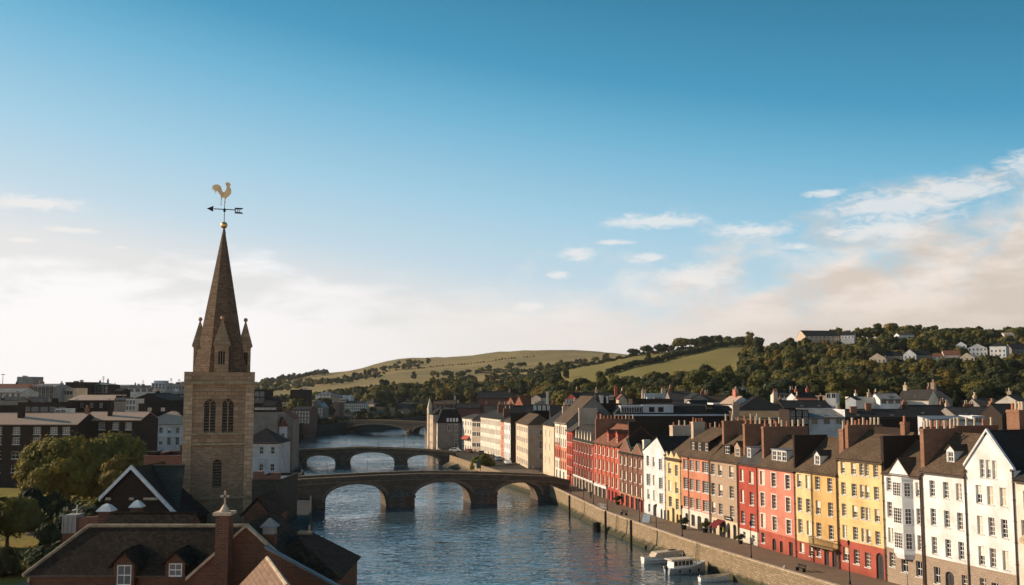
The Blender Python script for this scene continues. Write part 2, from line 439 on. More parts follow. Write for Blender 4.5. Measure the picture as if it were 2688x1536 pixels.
def glass_fn(t, b):
    f = t.noise(t.n('ShaderNodeObjectInfo').outputs['Location'], 3.0, 2)
    g = t.noise(uvco(t), 0.9, 2)
    t.put(b.inputs['Base Color'], t.mix(t.step(t.m('ADD', f, t.m('MULTIPLY', g, 0.5)), 0.55, 0.95), (0.018, 0.017, 0.016), (0.16, 0.11, 0.075)))
    bump(t, b, t.noise(uvco(t), 1.7, 2), 0.02, 0.25)
GLASS = pmat('window_glass', glass_fn, 0.06)
def blind_fn(t, b):
    g = t.noise(t.n('ShaderNodeObjectInfo').outputs['Location'], 5.0, 2)
    t.put(b.inputs['Base Color'], t.mix(t.step(g, 0.35, 0.6), (0.66, 0.52, 0.36), (0.86, 0.76, 0.60)))
BLIND = pmat('window_with_blind', blind_fn, 0.15)
DARKGLASS = pmat('dark_glass', lambda t, b: t.put(b.inputs['Base Color'], (0.012, 0.012, 0.013)), 0.1)

def water_fn(t, b):
    co = objco(t)
    m1 = t.n('ShaderNodeMapping', i_Vector=co, i_Rotation=(0, 0, rad(10)), i_Scale=(0.40, 0.52, 1.0))
    m2 = t.n('ShaderNodeMapping', i_Vector=co, i_Rotation=(0, 0, rad(-14)), i_Scale=(0.75, 0.95, 1.0))
    a = t.noise(m1.outputs[0], 1.0, 2, 0.55, 0.7)
    c = t.noise(m2.outputs[0], 1.0, 2, 0.55, 0.5)
    big = t.noise(co, 0.045, 4, 0.55)
    h = t.m('ADD', t.m('MULTIPLY', a, 1.0), t.m('MULTIPLY', c, 0.5))
    h = t.m('MULTIPLY', h, t.m('ADD', 0.45, t.m('MULTIPLY', t.step(big, 0.35, 0.65), 0.9)))
    bump(t, b, h, 0.21, 1.0)
    t.put(b.inputs['Base Color'], (0.052, 0.084, 0.098))
WATER = pmat('river_water', water_fn, 0.07, IOR=1.33)

def road_fn(t, b):
    co = objco(t)
    f = t.noise(co, 0.35, 6, 0.7); g = t.noise(co, 3.0, 4, 0.7)
    c = t.mix(t.step(f, 0.3, 0.7), (0.25, 0.175, 0.118), (0.19, 0.132, 0.09))
    t.put(b.inputs['Base Color'], t.mix(t.m('MULTIPLY', g, 0.5), c, (0.14, 0.10, 0.07)))
    bump(t, b, g, 0.03, 0.4)
PAVING = pmat('quay_paving', road_fn, 0.85)
ROADM = plain_mat('asphalt', (0.055, 0.052, 0.05), 0.85, 0.3, 0.5)
def land(name, c1, c2, c3, s=0.02):
    def fn(t, b):
        co = objco(t)
        a = t.noise(co, s, 8, 0.62, 0.4); g = t.noise(co, s * 9, 6, 0.7); h = t.noise(co, s * 60, 4, 0.7)
        c = t.mix(t.step(a, 0.38, 0.62), c1, c2)
        c = t.mix(t.m('MULTIPLY', t.step(g, 0.5, 0.72), 0.75), c, c3)
        t.put(b.inputs['Base Color'], t.mix(t.m('MULTIPLY', t.step(h, 0.5, 0.8), 0.4), c, shade_of(c3, 0.8)))
        bump(t, b, g, 2.0, 0.3)
    return pmat(name, fn, 0.95)
TOWNGROUND = land('town_ground', (0.075, 0.062, 0.048), (0.05, 0.045, 0.036), (0.035, 0.035, 0.025), 0.06)
MEADOW = land('hill_grass', (0.33, 0.22, 0.075), (0.23, 0.17, 0.062), (0.10, 0.092, 0.042), 0.004)
FIELD = land('green_field', (0.245, 0.185, 0.048), (0.205, 0.165, 0.045), (0.22, 0.155, 0.05), 0.006)
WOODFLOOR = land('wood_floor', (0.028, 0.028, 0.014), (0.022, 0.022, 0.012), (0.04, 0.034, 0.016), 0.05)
LAWN = land('lawn_grass', (0.30, 0.215, 0.04), (0.22, 0.17, 0.032), (0.12, 0.095, 0.025), 0.09)

def leaf_mat(name, c1, c2):
    def fn(t, b):
        oi = t.n('ShaderNodeObjectInfo').outputs['Random']
        f = t.noise(objco(t), 0.55, 4, 0.7)
        c = t.mix(t.step(f, 0.3, 0.72), c1, c2)
        c = t.mix(t.m('MULTIPLY', oi, 0.45), c, (c2[0] * 1.2, c2[1] * 0.95, c2[2] * 0.7))
        t.put(b.inputs['Base Color'], c)
        tr = t.n('ShaderNodeBsdfTranslucent', i_Color=t.mix(1.0, c, (1.0, 0.9, 0.5), 'MULTIPLY'))
        mx = t.n('ShaderNodeMixShader', x0=0.25, x1=b.outputs[0], x2=tr.outputs[0])
        out = [n for n in t.t.nodes if n.type == 'OUTPUT_MATERIAL'][0]
        t.link(mx.outputs[0], out.inputs[0])
    return pmat(name, fn, 0.8)
LEAF = leaf_mat('olive_foliage', (0.092, 0.094, 0.028), (0.135, 0.126, 0.036))
LEAFGOLD = leaf_mat('golden_green_foliage', (0.155, 0.140, 0.036), (0.215, 0.185, 0.046))
LEAFD = leaf_mat('dark_foliage', (0.046, 0.054, 0.024), (0.070, 0.076, 0.030))
LEAFY = leaf_mat('yellowing_foliage', (0.145, 0.115, 0.032), (0.18, 0.138, 0.038))
LEAFG = leaf_mat('deep_green_foliage', (0.032, 0.042, 0.021), (0.048, 0.056, 0.024))
BARK = plain_mat('bark', (0.09, 0.065, 0.045), 0.9, 0.4)


# ---------------------------------------------------------------- the lie of the land
WZ = -2.4                                        # river level; the quays stand at 0
REDGE = [(47, 80), (43.5, 97), (40, 108), (35.7, 120.6), (32.2, 131.2), (26.6, 148.7), (20.4, 171.8), (17.0, 185.4), (8.3, 235.9), (-8, 292), (-23, 348), (-38, 450), (-50, 575), (-35, 680), (-20, 780)]
LEDGE = [(-14, 80), (-20, 105), (-26.5, 135), (-29.8, 150), (-42.8, 216), (-57.2, 276), (-72.5, 340), (-92, 430), (-111, 505), (-98, 577), (-70, 680), (-45, 780)]
def interp(tab, k):
    if k <= tab[0][0]: return tab[0][1]
    for (a, va), (b, vb) in zip(tab, tab[1:]):
        if k <= b:
            return va + (vb - va) * (k - a) / (b - a)
    return tab[-1][1]
def xr(y): return interp([(b, a) for a, b in REDGE], y)
def xl(y): return interp([(b, a) for a, b in LEDGE], y)
DCOL = [0, 230, 300, 420, 600, 800, 1100, 1600, 2600, 3400]
ZTAB = {   # photo column (of 2548): height of the ground at the distances above
    -900: [0, 0, 0, 1, 3, 4, 6, 9, 15, 15],
    560: [0, 0, 0, 1, 3, 4, 6, 12, 22, 15],
    700: [0, 0, 0, 1, 3, 4, 8, 18, 50, 30],
    850: [0, 0, 0, 1, 3, 6, 14, 30, 66, 45],
    1000: [0, 0, 0, 0, 3, 11, 22, 40, 98, 70],
    1150: [0, 0, 0, 0, 3, 10, 24, 44, 106, 85],
    1300: [0, 0, 2, 6, 13, 17, 28, 50, 124, 95],
    1450: [0, 0, 5, 12, 18, 26, 46, 62, 119, 95],
    1600: [0, 0, 6, 14, 21, 33, 60, 74, 108, 90],
    1800: [0, 1, 7, 15, 24, 40, 71, 84, 100, 90],
    2000: [0, 2, 8, 16, 30, 55, 64, 70, 80, 70],
    2200: [0, 2, 8, 18, 37, 62, 66, 60, 60, 60],
    2400: [0, 2, 8, 19, 39, 60, 64, 60, 60, 60],
    2600: [0, 2, 8, 19, 41, 62, 64, 60, 60, 60],
    4200: [0, 2, 8, 19, 41, 62, 64, 60, 60, 60]}
ZK = sorted(ZTAB)
ZLIST = {k: list(zip(DCOL, v)) for k, v in ZTAB.items()}
def sstep(v, a, b):
    k = min(1, max(0, (v - a) / (b - a)))
    return k * k * (3 - 2 * k)
def wob(x, y):
    return (math.sin(x * 0.011 + 1.3) * math.cos(y * 0.013) + 0.6 * math.sin(x * 0.027 - y * 0.019 + 2) + 0.35 * math.sin(x * 0.061 + y * 0.043)) / 1.95
def H(x, y):
    px = 1274 + x / max(y, 1) * 2613 / 1.055
    px = min(max(px, ZK[0]), ZK[-1] - 1e-3)
    i = max(j for j in range(len(ZK)) if ZK[j] <= px)
    k = (px - ZK[i]) / (ZK[i + 1] - ZK[i]); k = k * k * (3 - 2 * k) * 0.4 + k * 0.6
    z = interp(ZLIST[ZK[i]], y) * (1 - k) + interp(ZLIST[ZK[i + 1]], y) * k
    if y < 800:
        z *= sstep(max(x - xr(y), xl(y) - x), 14, 70)
    return z + wob(x, y) * (0.055 * z if y > 380 else 0.0) * sstep(y, 400, 700)
def px_of(x, y): return 1274 + x / y * 2613 / 1.055
def zone(x, y):
    p = px_of(x, y)
    if y > 1250: return 1
    if y > 840:
        if p > 1380: return 2
        return 1 if p > 640 and y > 1050 else 3 if p > 640 else 0
    if 1385 < p < 1845 and y > 625 and y < 850: return 2
    if p > 2085 and p < 2200 and 690 < y < 800: return 2
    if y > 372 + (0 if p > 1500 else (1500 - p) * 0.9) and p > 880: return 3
    return 0

yrows = [40, 60, 80, 95, 108, 120, 131, 140, 150, 160, 172, 185, 200, 216, 236, 255, 276, 292, 315, 340, 348, 375, 400, 430, 450, 478, 505, 540, 577, 610, 645, 680, 730, 780]
gm = MB()
def strip_grid(rows, cols_of):
    base = len(gm.v); n = None
    for y in rows:
        c = cols_of(y); n = len(c)
        gm.v += [(x, y, H(x, y)) for x in c]
    for j in range(len(rows) - 1):
        for i in range(n - 1):
            a = base + j * n + i
            gm.f.append((a, a + 1, a + n + 1, a + n))
            cx = (gm.v[a][0] + gm.v[a + n + 1][0]) / 2; cy = (gm.v[a][1] + gm.v[a + n + 1][1]) / 2
            gm.m.append(zone(cx, cy))
SPR = [0, 4, 9, 15, 22, 30, 40, 55, 70, 90, 110, 135, 160, 190, 220, 255, 290, 330, 375, 420, 470, 530, 600, 700, 850, 1100]
strip_grid(yrows, lambda y: [xr(y) + 0.1 + s * (0.45 + y / 700) for s in SPR])
strip_grid(yrows, lambda y: [xl(y) - 0.1 - s * (0.45 + y / 700) for s in reversed(SPR)])
far = [780, 800, 820, 845, 870, 900, 930, 960, 1000, 1040, 1080, 1130, 1180, 1250, 1330, 1420, 1520, 1620, 1740, 1860, 1980, 2100, 2200, 2300, 2400, 2500, 2580, 2650, 2750, 2900, 3200, 3700]
tcols = [-1.7, -1.3, -1.0] + [-0.8 + i * 0.0125 for i in range(140)] + [1.0, 1.3, 1.7]
strip_grid(far, lambda y: [t * y for t in tcols])
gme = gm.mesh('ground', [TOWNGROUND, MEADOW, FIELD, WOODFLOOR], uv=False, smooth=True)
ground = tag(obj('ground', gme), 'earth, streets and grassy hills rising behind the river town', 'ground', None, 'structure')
# river bed and water
wm = MB()
wm.poly([(-400, 30, WZ), (300, 30, WZ), (300, 800, WZ), (-400, 800, WZ)])
tag(wm.build('river_water', WATER, uv=False), 'blue rippled river running under the stone bridges', 'river', None, 'structure')

# ---------------------------------------------------------------- sweeping a cross-section along a quay
def normals(pts):
    out = []
    for i in range(len(pts)):
        d = Vector((0, 0))
        if i > 0: d += (Vector(pts[i]) - Vector(pts[i - 1])).normalized()
        if i < len(pts) - 1: d += (Vector(pts[i + 1]) - Vector(pts[i])).normalized()
        d.normalize()
        out.append(Vector((-d.y, d.x)))
    return out
def sweep(mb, pts, sec, m=0):        # sec: closed list of (offset to the left of travel, z)
    ns = normals(pts); k = len(sec); vs, fs = [], []
    for p, n in zip(pts, ns):
        vs += [(p[0] + n.x * o, p[1] + n.y * o, z) for o, z in sec]
    for j in range(len(pts) - 1):
        fs += [(j * k + i, j * k + (i + 1) % k, (j + 1) * k + (i + 1) % k, (j + 1) * k + i) for i in range(k)]
    fs += [tuple(range(k - 1, -1, -1)), tuple(range((len(pts) - 1) * k, len(pts) * k))]
    mb.faces(vs, fs, m)
def cutline(line, y0, y1, step=6):
    fn = xr if line is REDGE else xl
    n = max(2, int((y1 - y0) / step))
    return [(fn(y0 + (y1 - y0) * i / n), y0 + (y1 - y0) * i / n) for i in range(n + 1)]
q = thing('quay_wall', 'golden stone quay wall with parapet below the coloured terrace, boats moored along it', 'quay wall')
line = cutline(REDGE, 84, 233.5)
b = MB(); sweep(b, line, [(0, 0.0), (0.55, -6), (-0.5, -6), (-0.5, 0.0)]); b.build('wall', QUAYTIDE, q)
b = MB(); sweep(b, line, [(0, 0.0), (0, 0.92), (-0.42, 0.92), (-0.42, 0.0)]); b.build('parapet', QUAYSTONE, q)
b = MB(); sweep(b, line, [(0.07, 0.92), (0.07, 1.06), (-0.49, 1.06), (-0.49, 0.92)]); b.build('coping', COPING, q)
b = MB(); sweep(b, cutline(REDGE, 150, 212), [(0.05, -1.5), (0.35, -1.55), (0.75, -2.1), (0.9, -3.0), (0.05, -3.0)]); b.build('footing', QUAYTIDE, q)
q = thing('quay_wall', 'tan quay wall between the two nearer bridges below the cream houses', 'quay wall')
line = cutline(REDGE, 240, 341)
b = MB(); sweep(b, line, [(0, 0.0), (0.6, -6), (-0.5, -6), (-0.5, 0.0)]); b.build('wall', QUAYTIDE, q)
b = MB(); sweep(b, line, [(0, 0.0), (0, 0.8), (-0.42, 0.8), (-0.42, 0.0)]); b.build('parapet', QUAYSTONE, q)
b = MB(); sweep(b, cutline(REDGE, 300, 338), [(0.2, -1.0), (2.0, -1.7), (4.0, -2.9), (0.2, -2.9)]); b.build('footing', QUAYTIDE, q)
q = thing('quay_wall', 'far quay wall on the bend beyond the second bridge', 'quay wall')
b = MB(); sweep(b, cutline(REDGE, 352, 778, 12), [(0, 0.8), (0.6, -6), (-0.5, -6), (-0.5, 0.8)]); b.build('wall', BRIDGESTONE, q)
q = thing('embankment_wall', 'dark embankment wall under the street beside the church tower', 'embankment wall')
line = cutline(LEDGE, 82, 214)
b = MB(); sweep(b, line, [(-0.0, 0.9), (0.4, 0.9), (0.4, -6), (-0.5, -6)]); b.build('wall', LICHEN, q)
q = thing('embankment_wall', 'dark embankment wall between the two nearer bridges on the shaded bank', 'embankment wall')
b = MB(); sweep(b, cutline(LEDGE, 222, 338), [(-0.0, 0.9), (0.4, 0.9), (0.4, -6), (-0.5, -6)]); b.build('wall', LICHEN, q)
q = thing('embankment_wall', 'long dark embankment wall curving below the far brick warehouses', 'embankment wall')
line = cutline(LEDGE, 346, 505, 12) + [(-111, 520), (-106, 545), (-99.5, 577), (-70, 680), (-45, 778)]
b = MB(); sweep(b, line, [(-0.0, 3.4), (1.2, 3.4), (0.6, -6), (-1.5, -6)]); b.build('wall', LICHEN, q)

# promenade, road, lawn: thin sheets on the ground
FAC = [(6, 292), (11.3, 265), (14.2, 249), (18.3, 223), (21.8, 206), (25, 191.5), (27.8, 180.5), (30, 172.5), (32.6, 164.5), (35.1, 156.6), (36.9, 150.4), (39.6, 141.3), (42.7, 132.8), (45.8, 124.2), (49.6, 113.5), (53.5, 103), (57, 94), (62, 84)]
def xf(y): return interp(sorted((b, a) for a, b in FAC), y)
b = MB(); n = 60
ys = [84 + (292 - 84) * i / n for i in range(n + 1)]
for y0, y1 in zip(ys, ys[1:]):
    b.poly([(xr(y0) + 0.3, y0, 0.012), (xf(y0) + 1.0, y0, 0.012), (xf(y1) + 1.0, y1, 0.012), (xr(y1) + 0.3, y1, 0.012)])
tag(b.build('quay_promenade', PAVING, uv=False), 'brown paved promenade between the quay wall and the coloured terrace', 'promenade', None, 'structure')
b = MB(); n = 40
ys = [84 + (470 - 84) * i / n for i in range(n + 1)]
for y0, y1 in zip(ys, ys[1:]):
    f = lambda y, o: (xl(y) - o, y, H(xl(y) - o, y) + 0.014)
    b.poly([f(y0, 8.0), f(y0, 0.2), f(y1, 0.2), f(y1, 8.0)])
tag(b.build('riverside_road', ROADM, uv=False), 'dark asphalt street along the embankment beside the church', 'road', None, 'structure')
b = MB()
for i in range(18):
    for j in range(14):
        x0, y0 = -150 + i * 5.6, 112 + j * 9
        b.poly([(x0, y0, 0.02), (x0 + 5.6, y0, 0.02), (x0 + 5.6, y0 + 9, 0.02), (x0, y0 + 9, 0.02)])
tag(b.build('lawn', LAWN, uv=False), 'sunlit green-gold lawn under the big tree', 'lawn', None, 'structure')
b = MB()
sweep(b, [(-62, 112), (-57, 128), (-64, 150), (-84, 170), (-110, 182)], [(0.9, 0.03), (0.9, 0.035), (-0.9, 0.035), (-0.9, 0.03)])
tag(b.build('garden_path', PAVING, uv=False), 'pale path crossing the lawn', 'path', None, 'structure')


# ---------------------------------------------------------------- bridges
def bridge(name, label, A, B, width, top, arches, piers, u0, u1, spring, road_drop=1.05, lamp_us=(), ring=True, group='stone arch bridges over the river', rail=True):
    A, B = Vector((*A, 0)), Vector((*B, 0))
    d = (B - A).normalized(); ang = math.atan2(d.y, d.x)
    t = thing(name, label, 'bridge', A, ang, group)
    def under(u):
        for a, c, zs, zc in arches:
            if a < u < c:
                k = (u - (a + c) / 2) / ((c - a) / 2)
                return zs + (zc - zs) * math.sqrt(max(0, 1 - k * k)) ** 0.85
        return -6.0
    us = set([u0, u1]); u = u0
    while u < u1: us.add(round(u, 3)); u += 2.0
    for a, c, zs, zc in arches:
        for i in range(25):
            us.add(round((a + c) / 2 - math.cos(math.pi * i / 24) * (c - a) / 2, 4))
    us = sorted(us)
    b = MB()
    for a, c in zip(us, us[1:]):
        mid = (a + c) / 2
        ina = any(x < mid < y for x, y, *_ in arches)
        za, zb = (under(a), under(c)) if ina else (-6, -6)
        if ina:
            for x, y, zs, zc in arches:
                if abs(a - x) < 1e-3: za = zs
                if abs(c - y) < 1e-3: zb = zs
        ta, tb = interp(top, a) - road_drop, interp(top, c) - road_drop
        b.poly([(a, 0, za), (c, 0, zb), (c, 0, tb), (a, 0, ta)])
        b.poly([(c, width, zb), (a, width, za), (a, width, ta), (c, width, tb)])
        b.poly([(a, 0, ta), (c, 0, tb), (c, width, tb), (a, width, ta)])
        b.poly([(a, width, za), (c, width, zb), (c, 0, zb), (a, 0, za)])
    for x, y, zs, zc in arches:
        for e in (x, y):
            p = [(e, 0, -6), (e, width, -6), (e, width, zs), (e, 0, zs)]
            b.poly(p if e == x else p[::-1])
    for e in (u0, u1):
        b.poly([(e, 0, -6), (e, width, -6), (e, width, interp(top, e) - road_drop), (e, 0, interp(top, e) - road_drop)])
    b.build('arch_span', BRIDGESTONE, t)
    if ring:
        for x, y, zs, zc in arches:
            r = MB(); n = 28
            for i in range(n):
                def P(k, o):
                    an = math.pi * k / n
                    cx, hw = (x + y) / 2, (y - x) / 2
                    s = math.sin(an) ** 0.85
                    return (cx - math.cos(an) * (hw + o), zs + (zc - zs + o) * s)
                g = 0.06
                p0, p1, q0, q1 = P(i + g, 0.02), P(i + 1 - g, 0.02), P(i + g, 0.75), P(i + 1 - g, 0.75)
                r.hexa([(p0[0], -0.09, p0[1]), (p1[0], -0.09, p1[1]), (p1[0], 0.05, p1[1]), (p0[0], 0.05, p0[1]),
                        (q0[0], -0.09, q0[1]), (q1[0], -0.09, q1[1]), (q1[0], 0.05, q1[1]), (q0[0], 0.05, q0[1])])
            r.build('arch_ring', VOUSSOIR, t)
    for a, c in piers:
        p = MB(); m = (a + c) / 2; h = spring + 0.9; pr = (c - a) * 0.42
        base = [(a - 0.1, 0), (a + 0.15, -pr * 0.55), (m - 0.7, -pr), (m + 0.7, -pr), (c - 0.15, -pr * 0.55), (c + 0.1, 0)]
        for z0, z1, s0, s1 in ((-6, h - 0.35, 1, 0.97), (h - 0.35, h, 1.05, 1.05), (h, h + 1.3, 0.95, 0.2)):
            lo = [(m + (x - m) * s0, y * s0, z0) for x, y in base]; hi = [(m + (x - m) * s1, y * s1, z1) for x, y in base]
            k = len(base)
            p.faces(lo + hi, [(i, (i + 1) % k, k + (i + 1) % k, k + i) for i in range(k)] + [tuple(range(k, 2 * k))])
        p.build('pier', BRIDGESTONE, t)
    for y0, y1 in ((-0.12, 0.3), (width - 0.3, width + 0.12)):
        p = MB(); c_ = MB(); s_ = MB()
        n = 16
        for i in range(n):
            a, c = u0 + (u1 - u0) * i / n, u0 + (u1 - u0) * (i + 1) / n
            ta, tb = interp(top, a), interp(top, c)
            hx = lambda m, ya, yb, z0, z1: m.hexa([(a, ya, ta + z0), (c, ya, tb + z0), (c, yb, tb + z0), (a, yb, ta + z0), (a, ya, ta + z1), (c, ya, tb + z1), (c, yb, tb + z1), (a, yb, ta + z1)])
            hx(p, y0, y1, -road_drop - 0.05, -0.16); hx(c_, y0 - 0.07, y1 + 0.07, -0.16, 0.0); hx(s_, y0 - 0.12, y1, -road_drop - 0.35, -road_drop - 0.12)
        po = p.build('parapet', BRIDGESTONE, t); c_.build('coping', DARKCOPING, po)
        if y0 < 0: s_.build('string_course', VOUSSOIR, t)
    rd = MB()
    for i in range(16):
        a, c = u0 + (u1 - u0) * i / 16, u0 + (u1 - u0) * (i + 1) / 16
        ta, tb = interp(top, a) - road_drop + 0.02, interp(top, c) - road_drop + 0.02
        rd.poly([(a, 0.34, ta), (c, 0.34, tb), (c, width - 0.34, tb), (a, width - 0.34, ta)])
    rd.build('roadway', PAVING, t)
    for lu in lamp_us:
        l = MB(); z = interp(top, lu)
        l.tube((lu, width + 0.1, z - 0.3), (lu, width + 0.1, z + 2.3), 0.05, 0.04); l.ball((lu, width + 0.1, z + 2.4), 0.13, 8)
        l.build('railing_post', IRON, t)
    return t
bridge('stone_bridge', 'nearest dark stone bridge with three arches and broad cutwater piers', (-42.6, 216), (8.4, 233), 7.5,
       [(-8, 4.0), (0, 4.25), (12, 4.55), (25, 4.7), (33, 4.4), (41, 4.0), (49, 3.55), (55, 3.1), (60, 2.0)], [(2.7, 16.1, -1.0, 2.65), (22.2, 35.5, -1.0, 2.6), (41.2, 52.0, -1.0, 1.9)],
       [(16.1, 22.2), (35.5, 41.2)], -7, 59, -1.0, lamp_us=(4, 13, 21, 30))
bridge('stone_bridge', 'middle stone bridge with three low arches between the nearest and the farthest bridge', (-71, 341.4), (-24, 344.7), 7.0,
       [(-4, 2.2), (0, 2.5), (21, 3.35), (40, 2.5), (48, 1.8), (54, 1.2)], [(0.5, 11, -1.9, 0.6), (15.5, 31, -1.9, 1.6), (35.2, 46, -1.9, 0.6)],
       [(11, 15.5), (31, 35.2)], -5, 52, -1.9, lamp_us=(6, 16, 25, 34, 43))
bridge('stone_bridge', 'farthest stone bridge with one wide arch over pale water', (-97, 585.5), (-56, 571.0), 9.0,
       [(-35, 3.8), (0, 4.7), (18, 5.1), (40, 4.6), (64, 3.6)], [(0.5, 38.5, -2.3, 2.5), (43, 60, -2.3, 2.0)], [(38.5, 43)], -24, 64, -2.3, lamp_us=(3, 14, 25, 36))


# ---------------------------------------------------------------- windows
WCACHE = {}
def win_mesh(w, h, style):
    key = (round(w, 2), round(h, 2), style)
    if key in WCACHE: return WCACHE[key]
    cols, rows, pane, fr = {'s': (2, 4, GLASS, 0.075), 'c': (2, 2, GLASS, 0.09), 'm': (4, 5, GLASS, 0.08), 'b': (2, 2, BLIND, 0.06), 'd': (2, 2, DARKGLASS, 0.08),
                            'p': (1, 2, GLASS, 0.08), 'w': (4, 4, GLASS, 0.08), 'n': (1, 1, DARKGLASS, 0.07), 'k': (2, 3, BLIND, 0.09), 't': (2, 4, GLASS, 0.075), 'u': (2, 4, GLASS, 0.075)}[style]
    b = MB()
    b.box(-w / 2, -w / 2 + fr, 0, 0.07, 0, h); b.box(w / 2 - fr, w / 2, 0, 0.07, 0, h)
    b.box(-w / 2 + fr, w / 2 - fr, 0, 0.07, h - fr, h); b.box(-w / 2 + fr, w / 2 - fr, 0, 0.07, 0, fr * 1.2)
    bar = 0.042
    for i in range(1, cols):
        x = -w / 2 + w * i / cols
        k = bar * (1.5 if cols == 4 and i == 2 else 1)
        b.box(x - k / 2, x + k / 2, 0.012, 0.06, fr, h - fr)
    for i in range(1, rows):
        z = h * i / rows
        k = bar * (1.6 if i * 2 == rows else 1)
        b.box(-w / 2 + fr, w / 2 - fr, 0.015 if i * 2 != rows else 0.008, 0.058, z - k / 2, z + k / 2)
    f = b.mesh('window', FRAME)
    p = MB(); p.poly([(-w / 2 + 0.02, 0.045, 0.02), (w / 2 - 0.02, 0.045, 0.02), (w / 2 - 0.02, 0.045, h - 0.02), (-w / 2 + 0.02, 0.045, h - 0.02)])
    if style in 'tu':                         # a blind or curtain drawn behind part of the sash
        q0, q1 = (0.48, 1.0) if style == 't' else (0.0, 1.0)
        x1 = w / 2 - 0.02 if style == 't' else -w * 0.08
        p.poly([(-w / 2 + 0.02, 0.042, h * q0 + 0.02), (x1, 0.042, h * q0 + 0.02), (x1, 0.042, h * q1 - 0.02), (-w / 2 + 0.02, 0.042, h * q1 - 0.02)], 1)
    pm = p.mesh('pane', [pane, BLIND] if style in 'tu' else pane)
    s = MB(); s.box(-w / 2 - 0.1, w / 2 + 0.1, -0.27, 0.0, -0.11, 0.0)
    sm = s.mesh('sill', SILL)
    j = MB(); j.box(-w / 2, w / 2, -0.03, 0.0, 0, h)      # far window: surround, panes and sill in one small mesh
    j = MB()
    for bx in ((-w / 2, -w / 2 + 0.12, 0, h), (w / 2 - 0.12, w / 2, 0, h), (-w / 2 + 0.12, w / 2 - 0.12, h - 0.12, h), (-w / 2 + 0.12, w / 2 - 0.12, 0, 0.12), (-0.05, 0.05, 0.12, h - 0.12)):
        j.box(bx[0], bx[1], -0.05, 0.0, bx[2], bx[3], 0)
    j.poly([(-w / 2, -0.012, 0), (w / 2, -0.012, 0), (w / 2, -0.012, h), (-w / 2, -0.012, h)], 1)
    jm = j.mesh('window', [DULLFRAME if style in 'pnk' else FRAME, pane])
    WCACHE[key] = (f, pm, sm, jm)
    return WCACHE[key]
def place_window(root, w, h, style, loc, rz=0.0, cut=True, sill=True, recess=0.2):
    if style == 's' and cut and h > 1.2: style = random.choice('ssssttub')
    f, pm, sm, jm = win_mesh(w, h, style)
    L = Vector(loc)
    if not cut:
        return obj('window', jm, root, L, rz)
    inn = Vector((-math.sin(rz), math.cos(rz), 0))
    o = obj('window', f, root, L + inn * recess, rz)
    obj('pane', pm, o)
    if sill:
        s = obj('sill', sm, o)
        if recess < 0.1: s.location = (0, 0.2, 0)
    return o


# ---------------------------------------------------------------- walls with openings
def clip(poly, out):
    for i in range(len(out)):
        (ax, ay), (bx, by) = out[i], out[(i + 1) % len(out)]
        res = []
        for j in range(len(poly)):
            p, q = poly[j], poly[(j + 1) % len(poly)]
            dp = (bx - ax) * (p[1] - ay) - (by - ay) * (p[0] - ax); dq = (bx - ax) * (q[1] - ay) - (by - ay) * (q[0] - ax)
            if dp >= -1e-9: res.append(p)
            if dp * dq < -1e-12:
                k = dp / (dp - dq); res.append((p[0] + (q[0] - p[0]) * k, p[1] + (q[1] - p[1]) * k))
        poly = res
        if len(poly) < 3: return []
    return poly
def wall_plane(mb, O, ux, nrm, outline, holes, band, depth=0.26):
    O, ux, nrm = Vector(O), Vector(ux), Vector(nrm)
    W3 = lambda u, v, d=0: O + ux * u + Vector((0, 0, v)) - nrm * d
    us = {round(p[0], 4) for p in outline}; vs = {round(p[1], 4) for p in outline}
    for u0, u1, v0, v1, *_ in holes:
        us |= {round(u0, 4), round(u1, 4)}; vs |= {round(v0, 4), round(v1, 4)}
    for x0, x1, z0, z1, _m in band:
        us |= {x0, x1}; vs |= {z0, z1}
    umin, umax = min(p[0] for p in outline), max(p[0] for p in outline)
    vmin, vmax = min(p[1] for p in outline), max(p[1] for p in outline)
    us = sorted(u for u in us if umin - 1e-3 <= u <= umax + 1e-3); vs = sorted(v for v in vs if vmin - 1e-3 <= v <= vmax + 1e-3)
    simple = len(outline) == 4
    for a, c in zip(us, us[1:]):
        for e, g in zip(vs, vs[1:]):
            if c - a < 1e-4 or g - e < 1e-4: continue
            mu, mv = (a + c) / 2, (e + g) / 2
            if any(h[0] < mu < h[1] and h[2] < mv < h[3] for h in holes): continue
            m = 0
            for x0, x1, z0, z1, bm in band:
                if x0 < mu < x1 and z0 < mv < z1: m = bm
            cell = [(a, e), (c, e), (c, g), (a, g)]
            if not simple: cell = clip(cell, outline)
            if cell: mb.poly([W3(*p) for p in cell], m)
    for h in holes:
        u0, u1, v0, v1 = h[:4]; arch = h[4] if len(h) > 4 else 0
        m = 0
        for x0, x1, z0, z1, bm in band:
            if x0 < (u0 + u1) / 2 < x1 and z0 < (v0 + v1) / 2 < z1: m = bm
        vt = v1 - arch
        mb.poly([W3(u0, v0), W3(u0, v0, depth), W3(u0, vt, depth), W3(u0, vt)], m)
        mb.poly([W3(u1, v0, depth), W3(u1, v0), W3(u1, vt), W3(u1, vt, depth)], m)
        mb.poly([W3(u0, v0, depth), W3(u0, v0), W3(u1, v0), W3(u1, v0, depth)], m)
        if not arch:
            mb.poly([W3(u0, v1), W3(u0, v1, depth), W3(u1, v1, depth), W3(u1, v1)], m)
        else:
            n = 8; mid = (u0 + u1) / 2; r = (u1 - u0) / 2
            arc = [(mid - r * math.cos(math.pi * i / n), vt + arch * math.sin(math.pi * i / n)) for i in range(n + 1)]
            for p, q in zip(arc, arc[1:]):
                mb.poly([W3(*p), W3(p[0], p[1], depth), W3(q[0], q[1], depth), W3(*q)], m)
                mb.poly([W3(*p), W3(*q), W3(q[0], v1), W3(p[0], v1)], m)


